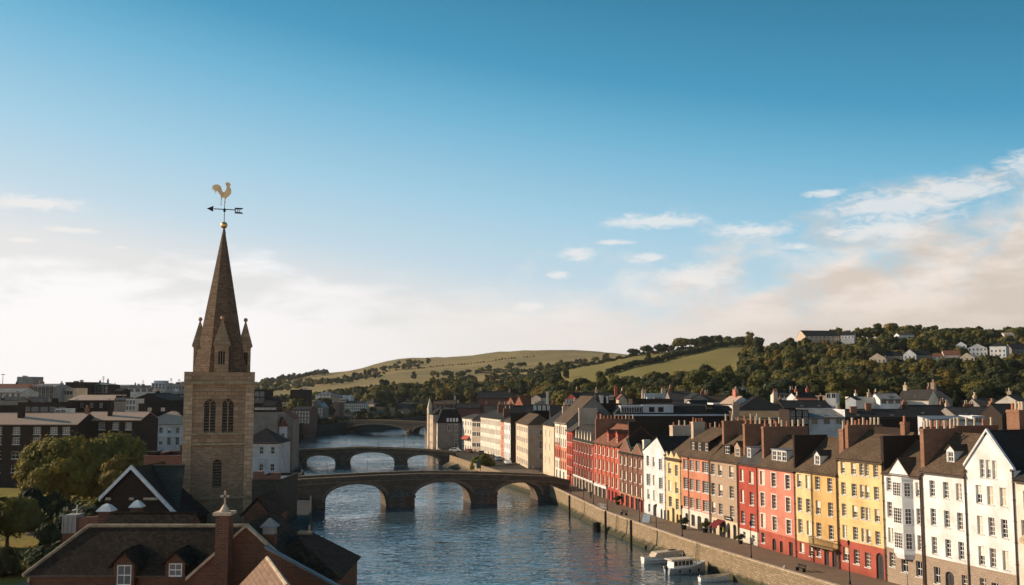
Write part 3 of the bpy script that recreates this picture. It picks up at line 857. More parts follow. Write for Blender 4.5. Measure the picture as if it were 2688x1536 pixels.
POTS = {}
def pot_mesh(k):
    if k not in POTS:
        b = MB(); h = (0.75, 0.95, 0.6, 1.1)[k]
        b.lathe([(0.19, 0), (0.17, 0.1), (0.135, h * 0.8), (0.17, h * 0.82), (0.17, h * 0.93), (0.13, h)], n=7)
        POTS[k] = b.mesh('chimney_pot', BUFFPOT if k % 2 else POT)
    return POTS[k]
def chimney(root, x0, x1, y0, y1, zb, zt, pots=0, mat=None, cap=True, label=None):
    b = MB()
    b.box(x0, x1, y0, y1, zb, zt - 0.32)
    if cap:
        b.box(x0 - 0.07, x1 + 0.07, y0 - 0.07, y1 + 0.07, zt - 0.32, zt - 0.14); b.box(x0 - 0.02, x1 + 0.02, y0 - 0.02, y1 + 0.02, zt - 0.14, zt)
    else:
        b.box(x0, x1, y0, y1, zt - 0.32, zt)
    c = b.build('chimney', mat or STACKBRICK, root)
    if label: c['label'] = label
    if pots:
        lx, ly = x1 - x0, y1 - y0
        for i in range(pots):
            k = (i + 0.5) / pots
            if random.random() < 0.08 and pots > 5: continue
            p = obj('chimney_pot', pot_mesh(random.choice((0, 0, 1, 2, 3, 1))), c,
                    (x0 + lx * (k if lx > ly else 0.5) + random.uniform(-.04, .04), y0 + ly * (k if ly >= lx else 0.5) + random.uniform(-.04, .04), zt), random.random() * 3)
    return c
def gridw(us, rows, w, style='s', rise=0):
    return [(u, v, w, h, style) for v, h in rows for u in us]


# ---------------------------------------------------------------- houses
class House:
    """A house in its own frame: x along the front (0..W), y into the house (0..D), z up from its base."""
    def __init__(s, name, label, cat, a, b, z0, eave, ridge, D, roof='x', wall=None, roofm=None, win=(), cut=True, bands=(), band_mats=(), over=0.3, group=None,
                 apex=0.5, doors=(), side=None, rwin=(), sills=True, base_drop=1.5, sidem=None, gutter=True, lwin=(), ovs=0.06, hipk=0.5, flat_par=0.5):
        a, b = Vector((a[0], a[1], 0)), Vector((b[0], b[1], 0))
        s.W = W = (b - a).length; s.D = D; s.eave = eave; s.ridge = ridge; s.roof = roof
        d = (b - a).normalized(); s.rz = math.atan2(d.y, d.x)
        s.root = r = thing(name, label, cat, (a.x, a.y, z0), s.rz, group)
        mb = MB()
        lo = -base_drop
        if roof == 'y':
            front = [(0, lo), (W, lo), (W, eave), (W * apex, ridge), (0, eave)]
        else:
            front = [(0, lo), (W, lo), (W, eave), (0, eave)]
        holes = []
        if cut:
            for u, v, w_, h_, *_ in win: holes.append((u - w_ / 2, u + w_ / 2, v, v + h_))
        for u, v, w_, h_, ar, *_ in doors: holes.append((u - w_ / 2, u + w_ / 2, v, v + h_, ar))
        wall_plane(mb, (0, 0, 0), (1, 0, 0), (0, -1, 0), front, holes, list(bands))
        nb = len(band_mats) + 1
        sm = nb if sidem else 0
        if roof == 'x':
            pr = [(0, lo), (D, lo), (D, eave), (D / 2, ridge), (0, eave)]
        elif roof == 'shed':
            pr = [(0, lo), (D, lo), (D, ridge), (0, eave)]
        else:
            pr = [(0, lo), (D, lo), (D, eave), (0, eave)]
        rh = [(u - w_ / 2, u + w_ / 2, v, v + h_) for u, v, w_, h_, *_ in rwin] if cut else []
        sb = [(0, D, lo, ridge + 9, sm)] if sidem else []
        wall_plane(mb, (W, 0, 0), (0, 1, 0), (1, 0, 0), pr, rh, sb)
        mb.poly([(0, p[0], p[1]) for p in pr][::-1], sm)
        bk = front if roof == 'y' else [(0, lo), (W, lo), (W, ridge if roof == 'shed' else eave), (0, ridge if roof == 'shed' else eave)]
        mb.poly([(p[0], D, p[1]) for p in bk][::-1], sm)
        s.wall = mb.build('wall', [wall, *band_mats] + ([sidem] if sidem else []), r)
        for u, v, w_, h_, st in win:
            place_window(r, w_, h_, st, (u, 0, v), 0, cut, sills)
        for u, v, w_, h_, st in rwin:
            place_window(r, w_, h_, st, (W, u, v), rad(90), cut, sills)
        for u, v, w_, h_, st in lwin:
            place_window(r, w_, h_, st, (0, D - u, v), rad(-90), False, sills)
        for u, v, w_, h_, ar, *mt in doors:
            q = MB(); q.box(u - w_ / 2, u + w_ / 2, 0.2, 0.3, v, v + h_)
            for i in (0, 1):
                for zz in (0.12, 0.55):
                    q.box(u - w_ * 0.36 + i * w_ * 0.4, u - w_ * 0.36 + i * w_ * 0.4 + w_ * 0.3, 0.17, 0.2, v + h_ * zz, v + h_ * (zz + 0.32))
            dd = q.build('door', mt[0] if mt else DOORMAT, r)
        s.build_roof(roofm, over, apex, ovs, hipk, flat_par, wall)
        if gutter and roof in ('x', 'hip', 'shed', 'mansard'):
            g = MB(); g.box(-0.02, W + 0.02, -over - 0.12, -over + 0.02, eave - over * 0.5 - 0.16, eave - over * 0.5 - 0.03); g.build('gutter', PIPE, r)
    def build_roof(s, m, over, apex, ovs, hipk, flat_par, wallm):
        W, D, e, rd = s.W, s.D, s.eave, s.ridge
        b = MB(); T = 0.14
        if s.roof == 'x':
            k = (rd - e) / (D / 2); s.slope = k; ze = e - over * k
            lo, hi = -ovs, W + ovs
            b.slab([(lo, -over, ze + T), (hi, -over, ze + T), (hi, D / 2, rd + T), (lo, D / 2, rd + T)], T)
            b.slab([(hi, D + over, ze + T), (lo, D + over, ze + T), (lo, D / 2, rd + T), (hi, D / 2, rd + T)], T)
            b.tube((lo, D / 2, rd + T), (hi, D / 2, rd + T), 0.12, n=6)
        elif s.roof == 'y':
            ax = W * apex
            for x0, o in ((0, -over), (W, over)):
                k = (rd - e) / abs(ax - x0); zz = e - over * k
                p = [(x0 + o, -ovs, zz + T), (ax, -ovs, rd + T), (ax, D + ovs, rd + T), (x0 + o, D + ovs, zz + T)]
                b.slab(p if x0 else p[::-1], T) if x0 == 0 else b.slab(p[::-1], T)
            b.tube((ax, -ovs, rd + T), (ax, D + ovs, rd + T), 0.12, n=6)
        elif s.roof == 'hip':
            o = over
            k = (rd - e) / (min(W, D) / 2); ze = e - o * k; s.slope = k
            c = [(-o, -o, ze), (W + o, -o, ze), (W + o, D + o, ze), (-o, D + o, ze)]
            if W >= D:
                r0, r1 = (D * hipk, D / 2, rd), (W - D * hipk, D / 2, rd)
                b.poly([c[0], c[1], r1, r0]); b.poly([c[1], c[2], r1]); b.poly([c[2], c[3], r0, r1]); b.poly([c[3], c[0], r0])
                b.tube(r0, r1, 0.12, n=6)
            else:
                r0, r1 = (W / 2, W * hipk, rd), (W / 2, D - W * hipk, rd)
                b.poly([c[0], c[1], r0]); b.poly([c[1], c[2], r1, r0]); b.poly([c[2], c[3], r1]); b.poly([c[3], c[0], r0, r1])
            b.poly([c[3], c[2], c[1], c[0]])
        elif s.roof == 'flat':
            b.box(0.25, W - 0.25, 0.25, D - 0.25, e - 0.3, e - flat_par)
            p = MB()
            for q in ((-0.05, W + 0.05, -0.05, 0.25), (-0.05, W + 0.05, D - 0.25, D + 0.05), (-0.05, 0.25, 0.25, D - 0.25), (W - 0.25, W + 0.05, 0.25, D - 0.25)):
                p.box(*q, e, e + 0.18)
            p.build('parapet', wallm, s.root)
            s.slope = 0
        elif s.roof == 'shed':
            k = (rd - e) / D; s.slope = k
            b.slab([(-ovs, -over, e - over * k + T), (W + ovs, -over, e - over * k + T), (W + ovs, D + 0.1, rd + T), (-ovs, D + 0.1, rd + T)], T)
        elif s.roof == 'mansard':
            i = min(1.8, D * 0.25); o = over
            c = [(-o, -o, e), (W + o, -o, e), (W + o, D + o, e), (-o, D + o, e)]
            zt = rd - 0.6
            t = [(i, i, zt), (W - i, i, zt), (W - i, D - i, zt), (i, D - i, zt)]
            for j in range(4): b.poly([c[j], c[(j + 1) % 4], t[(j + 1) % 4], t[j]])
            x = [(W / 2 * 0.8, D / 2, rd), (W / 2 * 1.2, D / 2, rd)]
            b.poly([t[0], t[1], x[1], x[0]]); b.poly([t[1], t[2], x[1]]); b.poly([t[2], t[3], x[0], x[1]]); b.poly([t[3], t[0], x[0]])
            s.slope = (zt - e) / i
        s.roofo = b.build('roof', m, s.root)
    def rz_at(s, y): return s.eave + s.slope * y + 0.14
    def dormer(s, u, w, yd, h, wins, kind='gable', wall=None, roofm=None, wst='c', ww=None, wh=None):
        z0 = s.rz_at(yd) - 0.1; zt = z0 + h; yb = yd + h / s.slope + 0.1
        b = MB(); x0, x1 = u - w / 2, u + w / 2
        pk = zt + (w * 0.42 if kind == 'gable' else 0)
        wall_plane(b, (0, yd, 0), (1, 0, 0), (0, -1, 0), [(x0, z0 - 0.4), (x1, z0 - 0.4), (x1, zt), (u, pk), (x0, zt)] if kind == 'gable' else [(x0, z0 - 0.4), (x1, z0 - 0.4), (x1, zt), (x0, zt)],
                   [(uu - ww / 2, uu + ww / 2, z0 + 0.12, z0 + 0.12 + wh) for uu in wins], [], 0.12)
        b.poly([(x0, yd, z0 - 0.4), (x0, yd, zt), (x0, yb, zt), (x0, yb, z0 - 0.4)]); b.poly([(x1, yd, z0 - 0.4), (x1, yb, z0 - 0.4), (x1, yb, zt), (x1, yd, zt)])
        dm = b.build('dormer', wall or TRIM, s.root)
        r = MB()
        if kind == 'gable':
            yb2 = yd + (pk - z0) / s.slope + 0.15
            for sg, xx in ((1, x0 - 0.15), (-1, x1 + 0.15)):
                p = [(xx, yd - 0.15, zt - 0.1), (u, yd - 0.15, pk + 0.08), (u, yb2, pk + 0.08), (xx, yb, zt - 0.1)]
                r.slab(p[::-1] if sg > 0 else p, 0.08)
        elif kind == 'cat':           # the main slope swept up over a wide dormer
            yr = s.D / 2
            r.slab([(x0 - 0.15, yd - 0.25, zt), (x1 + 0.15, yd - 0.25, zt), (x1 + 0.15, yr, s.ridge + 0.3), (x0 - 0.15, yr, s.ridge + 0.3)], 0.12)
        else:
            r.slab([(x0 - 0.12, yd - 0.18, zt + 0.08), (x1 + 0.12, yd - 0.18, zt + 0.08), (x1 + 0.12, yb + 0.1, zt + 0.16), (x0 - 0.12, yb + 0.1, zt + 0.16)], 0.1)
        obj('dormer_roof', r.mesh('dormer_roof', roofm or SLATE2), dm)
        for uu in wins:
            f, pm, sm, jm = win_mesh(ww, wh, wst)
            o = obj('window', f, dm, (uu, yd + 0.08, z0 + 0.12))
            # panes of a dormer are drawn with the frame: a window is already a sub-part here
            o.data = join_window(ww, wh, wst)
        return dm
    def pipe(s, u, z0=0.0, z1=None, r=0.07):
        b = MB(); z1 = s.eave if z1 is None else z1
        b.tube((u, -0.12, z0), (u, -0.12, z1), r, n=6)
        z = z0 + 0.8
        while z < z1:
            b.box(u - 0.11, u + 0.11, -0.19, 0.0, z, z + 0.09); z += 2.2
        b.box(u - 0.16, u + 0.16, -0.3, 0.0, z1 - 0.25, z1)
        b.build('drainpipe', PIPE, s.root)
    def slab_wall(s, x0, x1, y0, y1, zt, pots=0, mat=None, zb=None):
        return chimney(s.root, x0, x1, y0, y1, (s.eave - 0.6) if zb is None else zb, zt, pots, mat)
    def band(s, z, h=0.2, proud=0.08, m=None, u0=0, u1=None, name='string_course'):
        b = MB(); b.box(u0, s.W if u1 is None else u1, -proud, 0.0, z, z + h); b.build(name, m or TRIM, s.root)
JW = {}
def join_window(w, h, st):
    k = (round(w, 2), round(h, 2), st)
    if k not in JW:
        f, pm, sm, jm = win_mesh(w, h, st)
        me = bpy.data.meshes.new('window')
        vs = [tuple(v.co) for v in f.vertices]; fs = [tuple(p.vertices) for p in f.polygons]; n = len(vs)
        vs += [tuple(v.co) for v in pm.vertices]; fs += [tuple(i + n for i in p.vertices) for p in pm.polygons]
        me.from_pydata(vs, [], fs)
        me.materials.append(FRAME); me.materials.append(pm.materials[0])
        me.polygons.foreach_set('material_index', [0] * len(f.polygons) + [1] * len(pm.polygons))
        me.uv_layers.new(name='uv')
        JW[k] = me
    return JW[k]


# ---------------------------------------------------------------- the coloured terrace on the quay, from the bridge towards us
G = 'tall terraced houses along the quay'
K = 'terraced house'
# tall grey-roofed pair by the bridge
h = House('terraced_house', 'tall cream and orange house with a huge steep grey roof beside the nearest bridge', K, (11.31, 264.94), (13.69, 251.8), 0, 14.6, 21.2, 14, 'x', CREAM2, SLATE, cut=True,
          win=gridw([1.3, 3.3, 5.4, 7.6, 9.8, 12.0], [(11.7, 1.9), (8.6, 2.0), (5.6, 2.0), (2.9, 1.9)], 1.1, 'b'), bands=[(0, 6.4, 5.3, 9.4, 1), (6.4, 13.4, 3.0, 8.4, 2)], band_mats=[ORANGE, SALMON],
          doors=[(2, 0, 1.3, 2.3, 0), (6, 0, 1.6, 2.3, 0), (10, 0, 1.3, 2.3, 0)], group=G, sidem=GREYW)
h.band(14.2, 0.35, 0.25); h.pipe(6.5)
h = House('terraced_house', 'narrow crimson house with grey lean roof between cream house and maroon terrace', K, (13.69, 251.8), (14.88, 244.71), 0, 13.0, 17.6, 13, 'x', RED, SLATE2,
          win=gridw([1.0, 2.7, 4.4, 6.2], [(10.2, 1.9), (7.1, 2.0), (4.2, 2.0), (1.9, 1.4)], 1.05, 'b'), doors=[(3.5, 0, 1.3, 1.8, 0)], group=G)
h.pipe(7.0); h.slab_wall(6.7, 7.3, 1.5, 6.0, 18.6, 0, BEIGE)
# maroon terrace with small pointed parapets
h = House('terraced_house', 'long maroon house with a row of white pointed parapets and stone shopfronts', K, (14.88, 244.71), (18.21, 223.55), 0, 11.0, 15.2, 9, 'mansard', MAROON, DARKSLATE,
          win=gridw([1.6, 4.4, 7.4, 10.2, 13.0, 15.8, 19.0], [(8.5, 1.7), (5.5, 2.0), (2.75, 1.9)], 1.35, 'b'), bands=[(0, 22, -2, 2.45, 1)], band_mats=[BASESTONE],
          doors=[(2, 0, 1.8, 2.1, 0), (5, 0, 1.8, 2.1, 0), (8, 0, 1.8, 2.1, 0), (11.2, 0, 1.8, 2.1, 0), (14.4, 0, 1.8, 2.1, 0), (17.6, 0, 1.8, 2.1, 0), (20, 0, 1.2, 2.1, 0)], group=G)
h.band(2.45, 0.25, 0.15, TRIM); h.band(10.7, 0.3, 0.2, DARKCOPING)
for u in (3.0, 6.0, 9.0, 12.0, 15.0, 18.0):
    b = MB(); b.extrude([(u - 0.55, 11.0), (u + 0.55, 11.0), (u + 0.4, 12.3), (u, 13.6), (u - 0.4, 12.3)], 0.35, o=(0, 0.2, 0)); b.build('parapet_gable', CREAM, h.root)
for u in (5.9, 8.8, 11.6, 14.4, 17.4): h.pipe(u, 2.6, 10.9)
h.slab_wall(21.0, 21.6, 0.4, 9.5, 16.6, 11)
# orange red house with shopfronts
h = House('terraced_house', 'wide orange-red house with two slender dormers above a cream shop fascia', K, (18.21, 223.55), (21.86, 205.72), 0, 11.6, 15.4, 9.5, 'x', ORANGE, REDTILE,
          win=gridw([1.7, 4.6, 7.7, 10.7, 13.8, 16.7], [(9.1, 1.7), (5.9, 2.1), (2.9, 2.0)], 1.35, 'b'), bands=[(0, 9.6, -2, 2.1, 1), (9.6, 18.3, -2, 2.5, 2)], band_mats=[BASESTONE, REDDOOR],
          doors=[(1.6, 0, 1.5, 2.0, 0), (4.6, 0, 2.2, 2.0, 0), (7.6, 0, 2.2, 2.0, 0), (11.2, 0, 1.3, 2.1, 0), (13.6, 0, 1.3, 2.1, 0), (16, 0, 1.3, 2.1, 0)], group=G)
h.band(2.1, 0.55, 0.2, TRIM, 0, 9.6, 'shop_fascia')
for u in (3.2, 6.2, 9.3, 12.3, 15.3): h.pipe(u, 2.6, 11.3, 0.06)
h.dormer(9.2, 1.3, 0.4, 2.0, [9.2], 'gable', ORANGE, REDTILE, 'c', 0.8, 1.3); h.dormer(15.2, 1.5, 0.5, 2.0, [15.2], 'gable', ORANGE, REDTILE, 'c', 0.9, 1.3)
h.slab_wall(17.7, 18.2, 2.2, 8.5, 16.6, 0, DARKBRICK)
# brown brick house with an M-shaped gable
h = House('terraced_house', 'brown brick house with an M-shaped pair of gables beside the white gabled house', K, (21.86, 205.72), (25.01, 191.44), 0, 10.5, 12.4, 11, 'x', BROWNBRICK, DARKSLATE,
          win=gridw([1.4, 4.0, 7.2, 10.0, 12.9], [(8.1, 1.6), (5.2, 1.7), (2.6, 1.9)], 1.25, 'b'), bands=[(0, 14.7, -2, 2.35, 1)], band_mats=[ORANGE],
          doors=[(1.9, 0.5, 2.0, 1.7, 0), (5.0, 0, 2.0, 2.2, 0), (7.9, 0, 1.8, 2.2, 0), (10.8, 0, 2.1, 2.2, 0), (13.4, 0, 1.6, 2.2, 0)], group=G)
h.band(2.35, 0.25, 0.14, DARKCOPING)
for x0, xp, x1, zp in ((0.1, 4.4, 7.6, 13.2), (7.6, 11.2, 14.0, 12.6)):
    b = MB(); b.extrude([(x0, 10.5), (x1, 10.5), (xp, zp)], 0.4, o=(0, 0.2, 0)); b.build('gable', BROWNBRICK, h.root)
    b = MB()
    for p, q in (((x0, 10.5), (xp, zp)), ((xp, zp), (x1, 10.5))):
        b.hexa([(p[0], -0.08, p[1]), (q[0], -0.08, q[1]), (q[0], 0.46, q[1]), (p[0], 0.46, p[1]), (p[0], -0.08, p[1] + 0.2), (q[0], -0.08, q[1] + 0.2), (q[0], 0.46, q[1] + 0.2), (p[0], 0.46, p[1] + 0.2)])
    b.build('gable_coping', DARKCOPING, h.root)
for u in (2.7, 5.6, 8.6, 11.5): h.pipe(u, 2.6, 10.4, 0.06)
h.slab_wall(13.3, 14.1, 0.3, 1.6, 13.6, 0, CREAM2)
h.slab_wall(12.9, 14.6, 6.0, 10.5, 16.3, 4, BEIGE)
# white gabled house
h = House('terraced_house', 'white gabled house with ornate window heads between brown brick and yellow zigzag houses', K, (25.01, 191.44), (27.66, 181.06), 0, 11.6, 14.4, 10, 'y', WHITE2, DARKSLATE, apex=0.64,
          win=[(2.1, 8.9, 1.3, 1.9, 's'), (5.0, 9.0, 1.1, 1.7, 's'), (8.2, 8.6, 1.7, 2.0, 'm'), (2.3, 5.3, 1.9, 2.1, 'm'), (5.0, 5.6, 1.1, 1.8, 's'), (8.2, 5.2, 1.8, 2.0, 'm'), (2.3, 2.8, 1.3, 1.8, 's'), (5.1, 2.8, 1.2, 1.8, 's'), (8.3, 2.6, 1.7, 1.8, 'm'), (2.6, 0.4, 1.1, 1.5, 'd')],
          doors=[(5.1, 0, 1.3, 2.1, 0.65), (8.4, 0, 0.9, 1.7, 0.45), (9.9, 0, 0.9, 1.6, 0)], group=G)
for u, v in ((8.2, 10.75), (8.2, 7.35), (2.3, 7.5), (8.3, 4.5)):
    b = MB(); b.box(u - 1.0, u + 1.0, -0.14, 0.0, v, v + 0.14); b.build('window_head', TRIM, h.root)
h.pipe(10.5)
# yellow zigzag house
h = House('terraced_house', 'narrow yellow house with a zigzag parapet', K, (27.66, 181.06), (29.38, 174.76), 0, 11.0, 14.4, 9.5, 'x', YELLOW2, SLATE,
          win=[(1.6, 8.3, 1.35, 1.9, 's'), (4.5, 8.1, 1.3, 1.9, 's'), (1.6, 5.2, 1.45, 1.9, 's'), (4.5, 5.1, 1.4, 1.9, 's'), (1.7, 2.5, 1.4, 1.8, 's'), (4.6, 2.3, 1.4, 1.9, 's')],
          doors=[(0.7, 0, 1.0, 1.8, 0), (2.9, 0, 1.0, 2.4, 0), (4.6, 0.0, 0.9, 1.6, 0.45), (5.9, 0, 0.9, 1.6, 0)], group=G)
b = MB(); b.extrude([(0.05, 11.0), (6.4, 11.0), (6.4, 11.05), (5.5, 11.4), (4.4, 12.2), (3.5, 11.2), (2.2, 12.35), (1.3, 11.25), (0.05, 12.2)], 0.3, o=(0, 0.16, 0)); b.build('zigzag_parapet', YELLOW2, h.root)
h.pipe(6.3); h.slab_wall(6.0, 6.9, 2.2, 4.4, 17.6, 4, BEIGE); h.slab_wall(6.0, 6.9, 4.4, 10.5, 16.6, 7)
# salmon house with many-paned windows
h = House('terraced_house', 'salmon house with wide many-paned windows, cream arched ground floor and triple dormer', K, (29.38, 174.76), (32.43, 165.02), 0, 12.0, 16.4, 10, 'x', SALMON, SLATE,
          win=[(u, v, w_, hh, 'm') for v, hh in ((9.5, 1.8), (6.2, 1.95), (3.2, 1.8)) for u, w_ in ((1.5, 1.6), (3.8, 1.6), (6.0, 1.6), (8.6, 2.2))], bands=[(0, 11, -2, 2.75, 1)], band_mats=[CREAM2],
          doors=[(1.7, 0.3, 1.1, 1.9, 0.3), (4.0, 0.3, 1.3, 1.9, 0.15), (6.2, 0.0, 1.4, 2.2, 0.15), (8.7, 0, 1.5, 2.2, 0.3)], group=G)
h.dormer(5.0, 6.4, 0.9, 1.6, [2.7, 5.0, 7.4], 'cat', DARKBRICK, SLATE, 'c', 1.1, 1.3); h.pipe(2.7, 0, 11.7); h.pipe(10.0)
h.band(2.75, 0.16, 0.1)
h.slab_wall(9.9, 10.5, 2.5, 9.5, 18.1, 6)
# tan brick house
h = House('terraced_house', 'tan brick house with arched cream ground floor, maroon awning and dark shop sign', K, (32.43, 165.02), (35.1, 156.59), 0, 12.0, 15.6, 9.5, 'x', TANBRICK, SLATE,
          win=[(u, v, w_, hh, 's') for v, hh in ((9.45, 1.75), (6.2, 1.9), (3.3, 1.75)) for u, w_ in ((0.95, 1.2), (3.3, 1.3), (6.8, 1.35))], bands=[(0, 9, -2, 2.6, 1)], band_mats=[CREAM],
          doors=[(1.1, 0, 1.0, 2.2, 0.5), (3.6, 0, 1.9, 2.4, 0.5), (5.6, 0, 1.0, 2.3, 0.5), (7.5, 0, 1.0, 2.3, 0.5)], group=G)
h.dormer(3.9, 2.0, 1.0, 1.5, [3.9], 'flat', DARKBRICK, SLATE, 'c', 1.5, 1.25); h.dormer(7.4, 1.7, 0.8, 1.7, [7.4], 'gable', TANBRICK, SLATE, 'c', 1.0, 1.3)
b = MB()
b.slab([(2.3, -1.5, 1.75), (4.6, -1.5, 1.75), (4.6, -0.02, 2.55), (2.3, -0.02, 2.55)], 0.05); b.box(2.3, 4.6, -1.53, -1.47, 1.4, 1.75); b.build('awning', plain_mat('maroon_canvas', (0.16, 0.025, 0.025), 0.9, 0.2), h.root)
b = MB(); b.box(4.6, 7.0, -0.16, -0.02, 2.75, 3.3, 0); b.box(4.95, 6.6, -0.18, -0.16, 2.98, 3.07, 1)
b.build('shop_sign', [DARKWOOD, TRIM], h.root)
h.pipe(0.1); h.pipe(8.7); h.slab_wall(8.5, 9.1, 1.2, 8.0, 17.9, 8)
# red house
h = House('terraced_house', 'narrow bright red house with cream ground floor and a slim white dormer', K, (35.1, 156.59), (36.75, 150.9), 0, 12.0, 15.6, 9.5, 'x', RED, SLATE2,
          win=[(1.25, 9.2, 1.15, 1.8, 's'), (4.1, 9.1, 1.3, 1.8, 's'), (1.25, 5.95, 1.15, 1.95, 's'), (4.1, 5.85, 1.3, 1.95, 's'), (1.3, 2.75, 1.2, 1.95, 's'), (4.15, 2.65, 1.35, 1.95, 's'), (1.6, 0.55, 0.8, 1.05, 'd'), (4.3, 0.45, 0.9, 1.0, 'd')], bands=[(0, 6, -2, 2.0, 1)], band_mats=[CREAM2], group=G)
h.dormer(1.9, 1.15, 0.9, 1.65, [1.9], 'flat', TRIM, LEAD, 'c', 0.85, 1.4); h.pipe(0.1); h.pipe(5.8); h.slab_wall(5.6, 6.2, 1.0, 8.6, 17.7, 8)
# coral house
h = House('terraced_house', 'coral pink house with white window surrounds and a triple white dormer', K, (36.75, 150.9), (39.62, 141.26), 0, 12.0, 16.2, 10, 'x', PINK, SLATE,
          win=[(u, v, 1.2, 2.0, 's') for v in (9.2, 6.05, 2.95) for u in (1.3, 4.5, 8.2)] + [(1.2, 0.7, 1.0, 1.5, 'd')], bands=[(0, 10.2, -2, 2.55, 1)], band_mats=[RED2],
          doors=[(4.2, 0.1, 1.0, 1.7, 0.5), (6.1, 0.1, 0.8, 1.6, 0.2), (8.6, 0, 1.0, 1.9, 0)], group=G)
for v in (9.2, 6.05, 2.95):
    for u in (1.3, 4.5, 8.2):
        b = MB()
        for q in ((u - 0.78, u - 0.6, v, v + 2.15), (u + 0.6, u + 0.78, v, v + 2.15), (u - 0.6, u + 0.6, v + 2.0, v + 2.15)): b.box(q[0], q[1], -0.04, 0.0, q[2], q[3])
        b.build('window_surround', CREAM2, h.root)
h.dormer(4.6, 3.9, 0.9, 1.7, [3.3, 4.6, 5.9], 'flat', TRIM, LEAD, 'c', 1.1, 1.4); h.pipe(10.0)
h.slab_wall(9.9, 10.3, -0.1, 5.2, 16.9, 0, DARKBRICK, 11.6)
# yellow and ochre house
h = House('terraced_house', 'yellow and ochre house with an iron balcony over its red brick ground floor', K, (39.62, 141.26), (42.79, 132.55), 0, 12.2, 16.4, 10, 'x', YELLOW2, SLATE,
          win=[(u, v, w_, hh, 's') for v, hh in ((9.75, 1.8), (6.5, 1.85), (3.5, 1.9)) for u, w_ in ((0.95, 1.0), (2.85, 1.0), (5.0, 1.05), (7.6, 1.05))] + [(1.2, 0.9, 1.0, 1.3, 's'), (3.3, 0.7, 1.0, 1.4, 's'), (4.9, 0.9, 1.0, 1.2, 's')],
          bands=[(3.8, 9.3, 2.4, 12.3, 1), (0, 9.3, -2, 2.4, 2)], band_mats=[OCHRE, RED2], doors=[(6.5, 0, 1.0, 2.0, 0), (8.2, 0, 1.1, 2.1, 0)], group=G)
h.dormer(4.0, 1.25, 0.8, 1.45, [4.0], 'gable', TRIM, SLATE2, 'c', 0.9, 1.25); h.pipe(3.8); h.pipe(9.1)
b = MB(); b.box(4.0, 9.1, -1.0, 0.0, 2.35, 2.5)
for i in range(27):
    x = 4.05 + i * 0.192; b.box(x, x + 0.05, -0.98, -0.93, 2.5, 3.45)
for y0, y1, x0, x1 in ((-0.99, -0.92, 4.0, 9.1), (-0.92, 0, 4.0, 4.07), (-0.92, 0, 9.03, 9.1)): b.box(x0, x1, y0, y1, 3.45, 3.52)
for x in (4.2, 6.5, 8.8): b.hexa([(x - .06, -0.9, 2.3), (x + .06, -0.9, 2.3), (x + .06, -0.02, 1.6), (x - .06, -0.02, 1.6), (x - .06, -0.9, 2.35), (x + .06, -0.9, 2.35), (x + .06, -0.02, 2.35), (x - .06, -0.02, 2.35)])
b.build('balcony', plain_mat('weathered_iron', (0.22, 0.15, 0.08), 0.7, 0.4), h.root)
chimney(h.root, 7.2, 8.1, 2.0, 2.9, 13.0, 18.0, 1); h.slab_wall(9.0, 9.6, 1.6, 7.2, 18.6, 9)
# tall yellow house with the red ground floor
h = House('terraced_house', 'tall yellow house with red ground floor and dark arched doorway', K, (42.79, 132.55), (45.76, 124.31), 0, 14.4, 17.7, 10, 'x', YELLOW, SLATE,
          win=[(u, v, w_, hh, 's') for v, hh in ((12.4, 1.5), (9.65, 1.6), (6.95, 1.55), (4.15, 1.65)) for u, w_ in ((1.1, 0.9), (3.2, 1.0), (4.75, 0.85), (5.7, 0.85), (7.4, 0.95))] + [(1.2, 1.2, 1.15, 1.8, 's'), (3.3, 1.15, 1.1, 1.8, 's'), (5.4, 1.1, 1.1, 1.8, 's')],
          bands=[(0, 8.8, -2, 3.85, 1)], band_mats=[RED2], doors=[(7.6, 0, 1.35, 3.2, 0.65)], group=G)
h.band(9.1, 0.1, 0.05, YELLOW); h.band(6.4, 0.1, 0.05, YELLOW); h.pipe(0.0, 0, 14.2, 0.06); h.pipe(8.75)
chimney(h.root, 7.0, 7.75, 4.4, 5.2, 16.0, 19.2, 1); h.slab_wall(2.0, 7.0, 4.5, 5.5, 18.4, 0, DARKBRICK, 15); h.slab_wall(8.5, 9.0, -0.05, 6.4, 17.6, 0, DARKBRICK, 12.8)
h.slab_wall(8.2, 8.9, 6.4, 12.0, 18.6, 9)
# white house with canted bay
h = House('terraced_house', 'white house with a three-storey canted bay and small gablet over stone ground floor', K, (45.76, 124.31), (47.95, 118.14), 0, 13.2, 16.8, 10, 'x', WHITE, SLATE,
          win=[(0.95, v, 0.9, hh, 's') for v, hh in ((11.0, 1.6), (7.85, 1.8), (4.85, 1.7))] + [(5.85, v, 0.7, hh, 's') for v, hh in ((10.8, 1.6), (7.6, 1.8), (4.6, 1.7))] + [(1.1, 1.9, 1.0, 1.7, 's'), (3.2, 1.6, 1.1, 1.8, 'd'), (5.6, 1.5, 1.0, 1.8, 'd')],
          bands=[(0, 6.6, -2, 4.15, 1)], band_mats=[BASESTONE], group=G)
b = MB(); bay = [(2.0, 0), (2.6, -0.95), (4.3, -0.95), (5.1, 0)]
for z0, z1, s0, s1 in ((3.3, 3.9, 0.75, 1), (3.9, 12.6, 1, 1), (12.6, 12.9, 1.06, 1.06)):
    lo = [(3.5 + (x - 3.5) * s0, y * s0, z0) for x, y in bay]; hi = [(3.5 + (x - 3.5) * s1, y * s1, z1) for x, y in bay]
    b.faces(lo + hi, [(0, 1, 5, 4), (1, 2, 6, 5), (2, 3, 7, 6), (3, 2, 1, 0), (4, 5, 6, 7)])
bo = b.build('bay', WHITE, h.root)
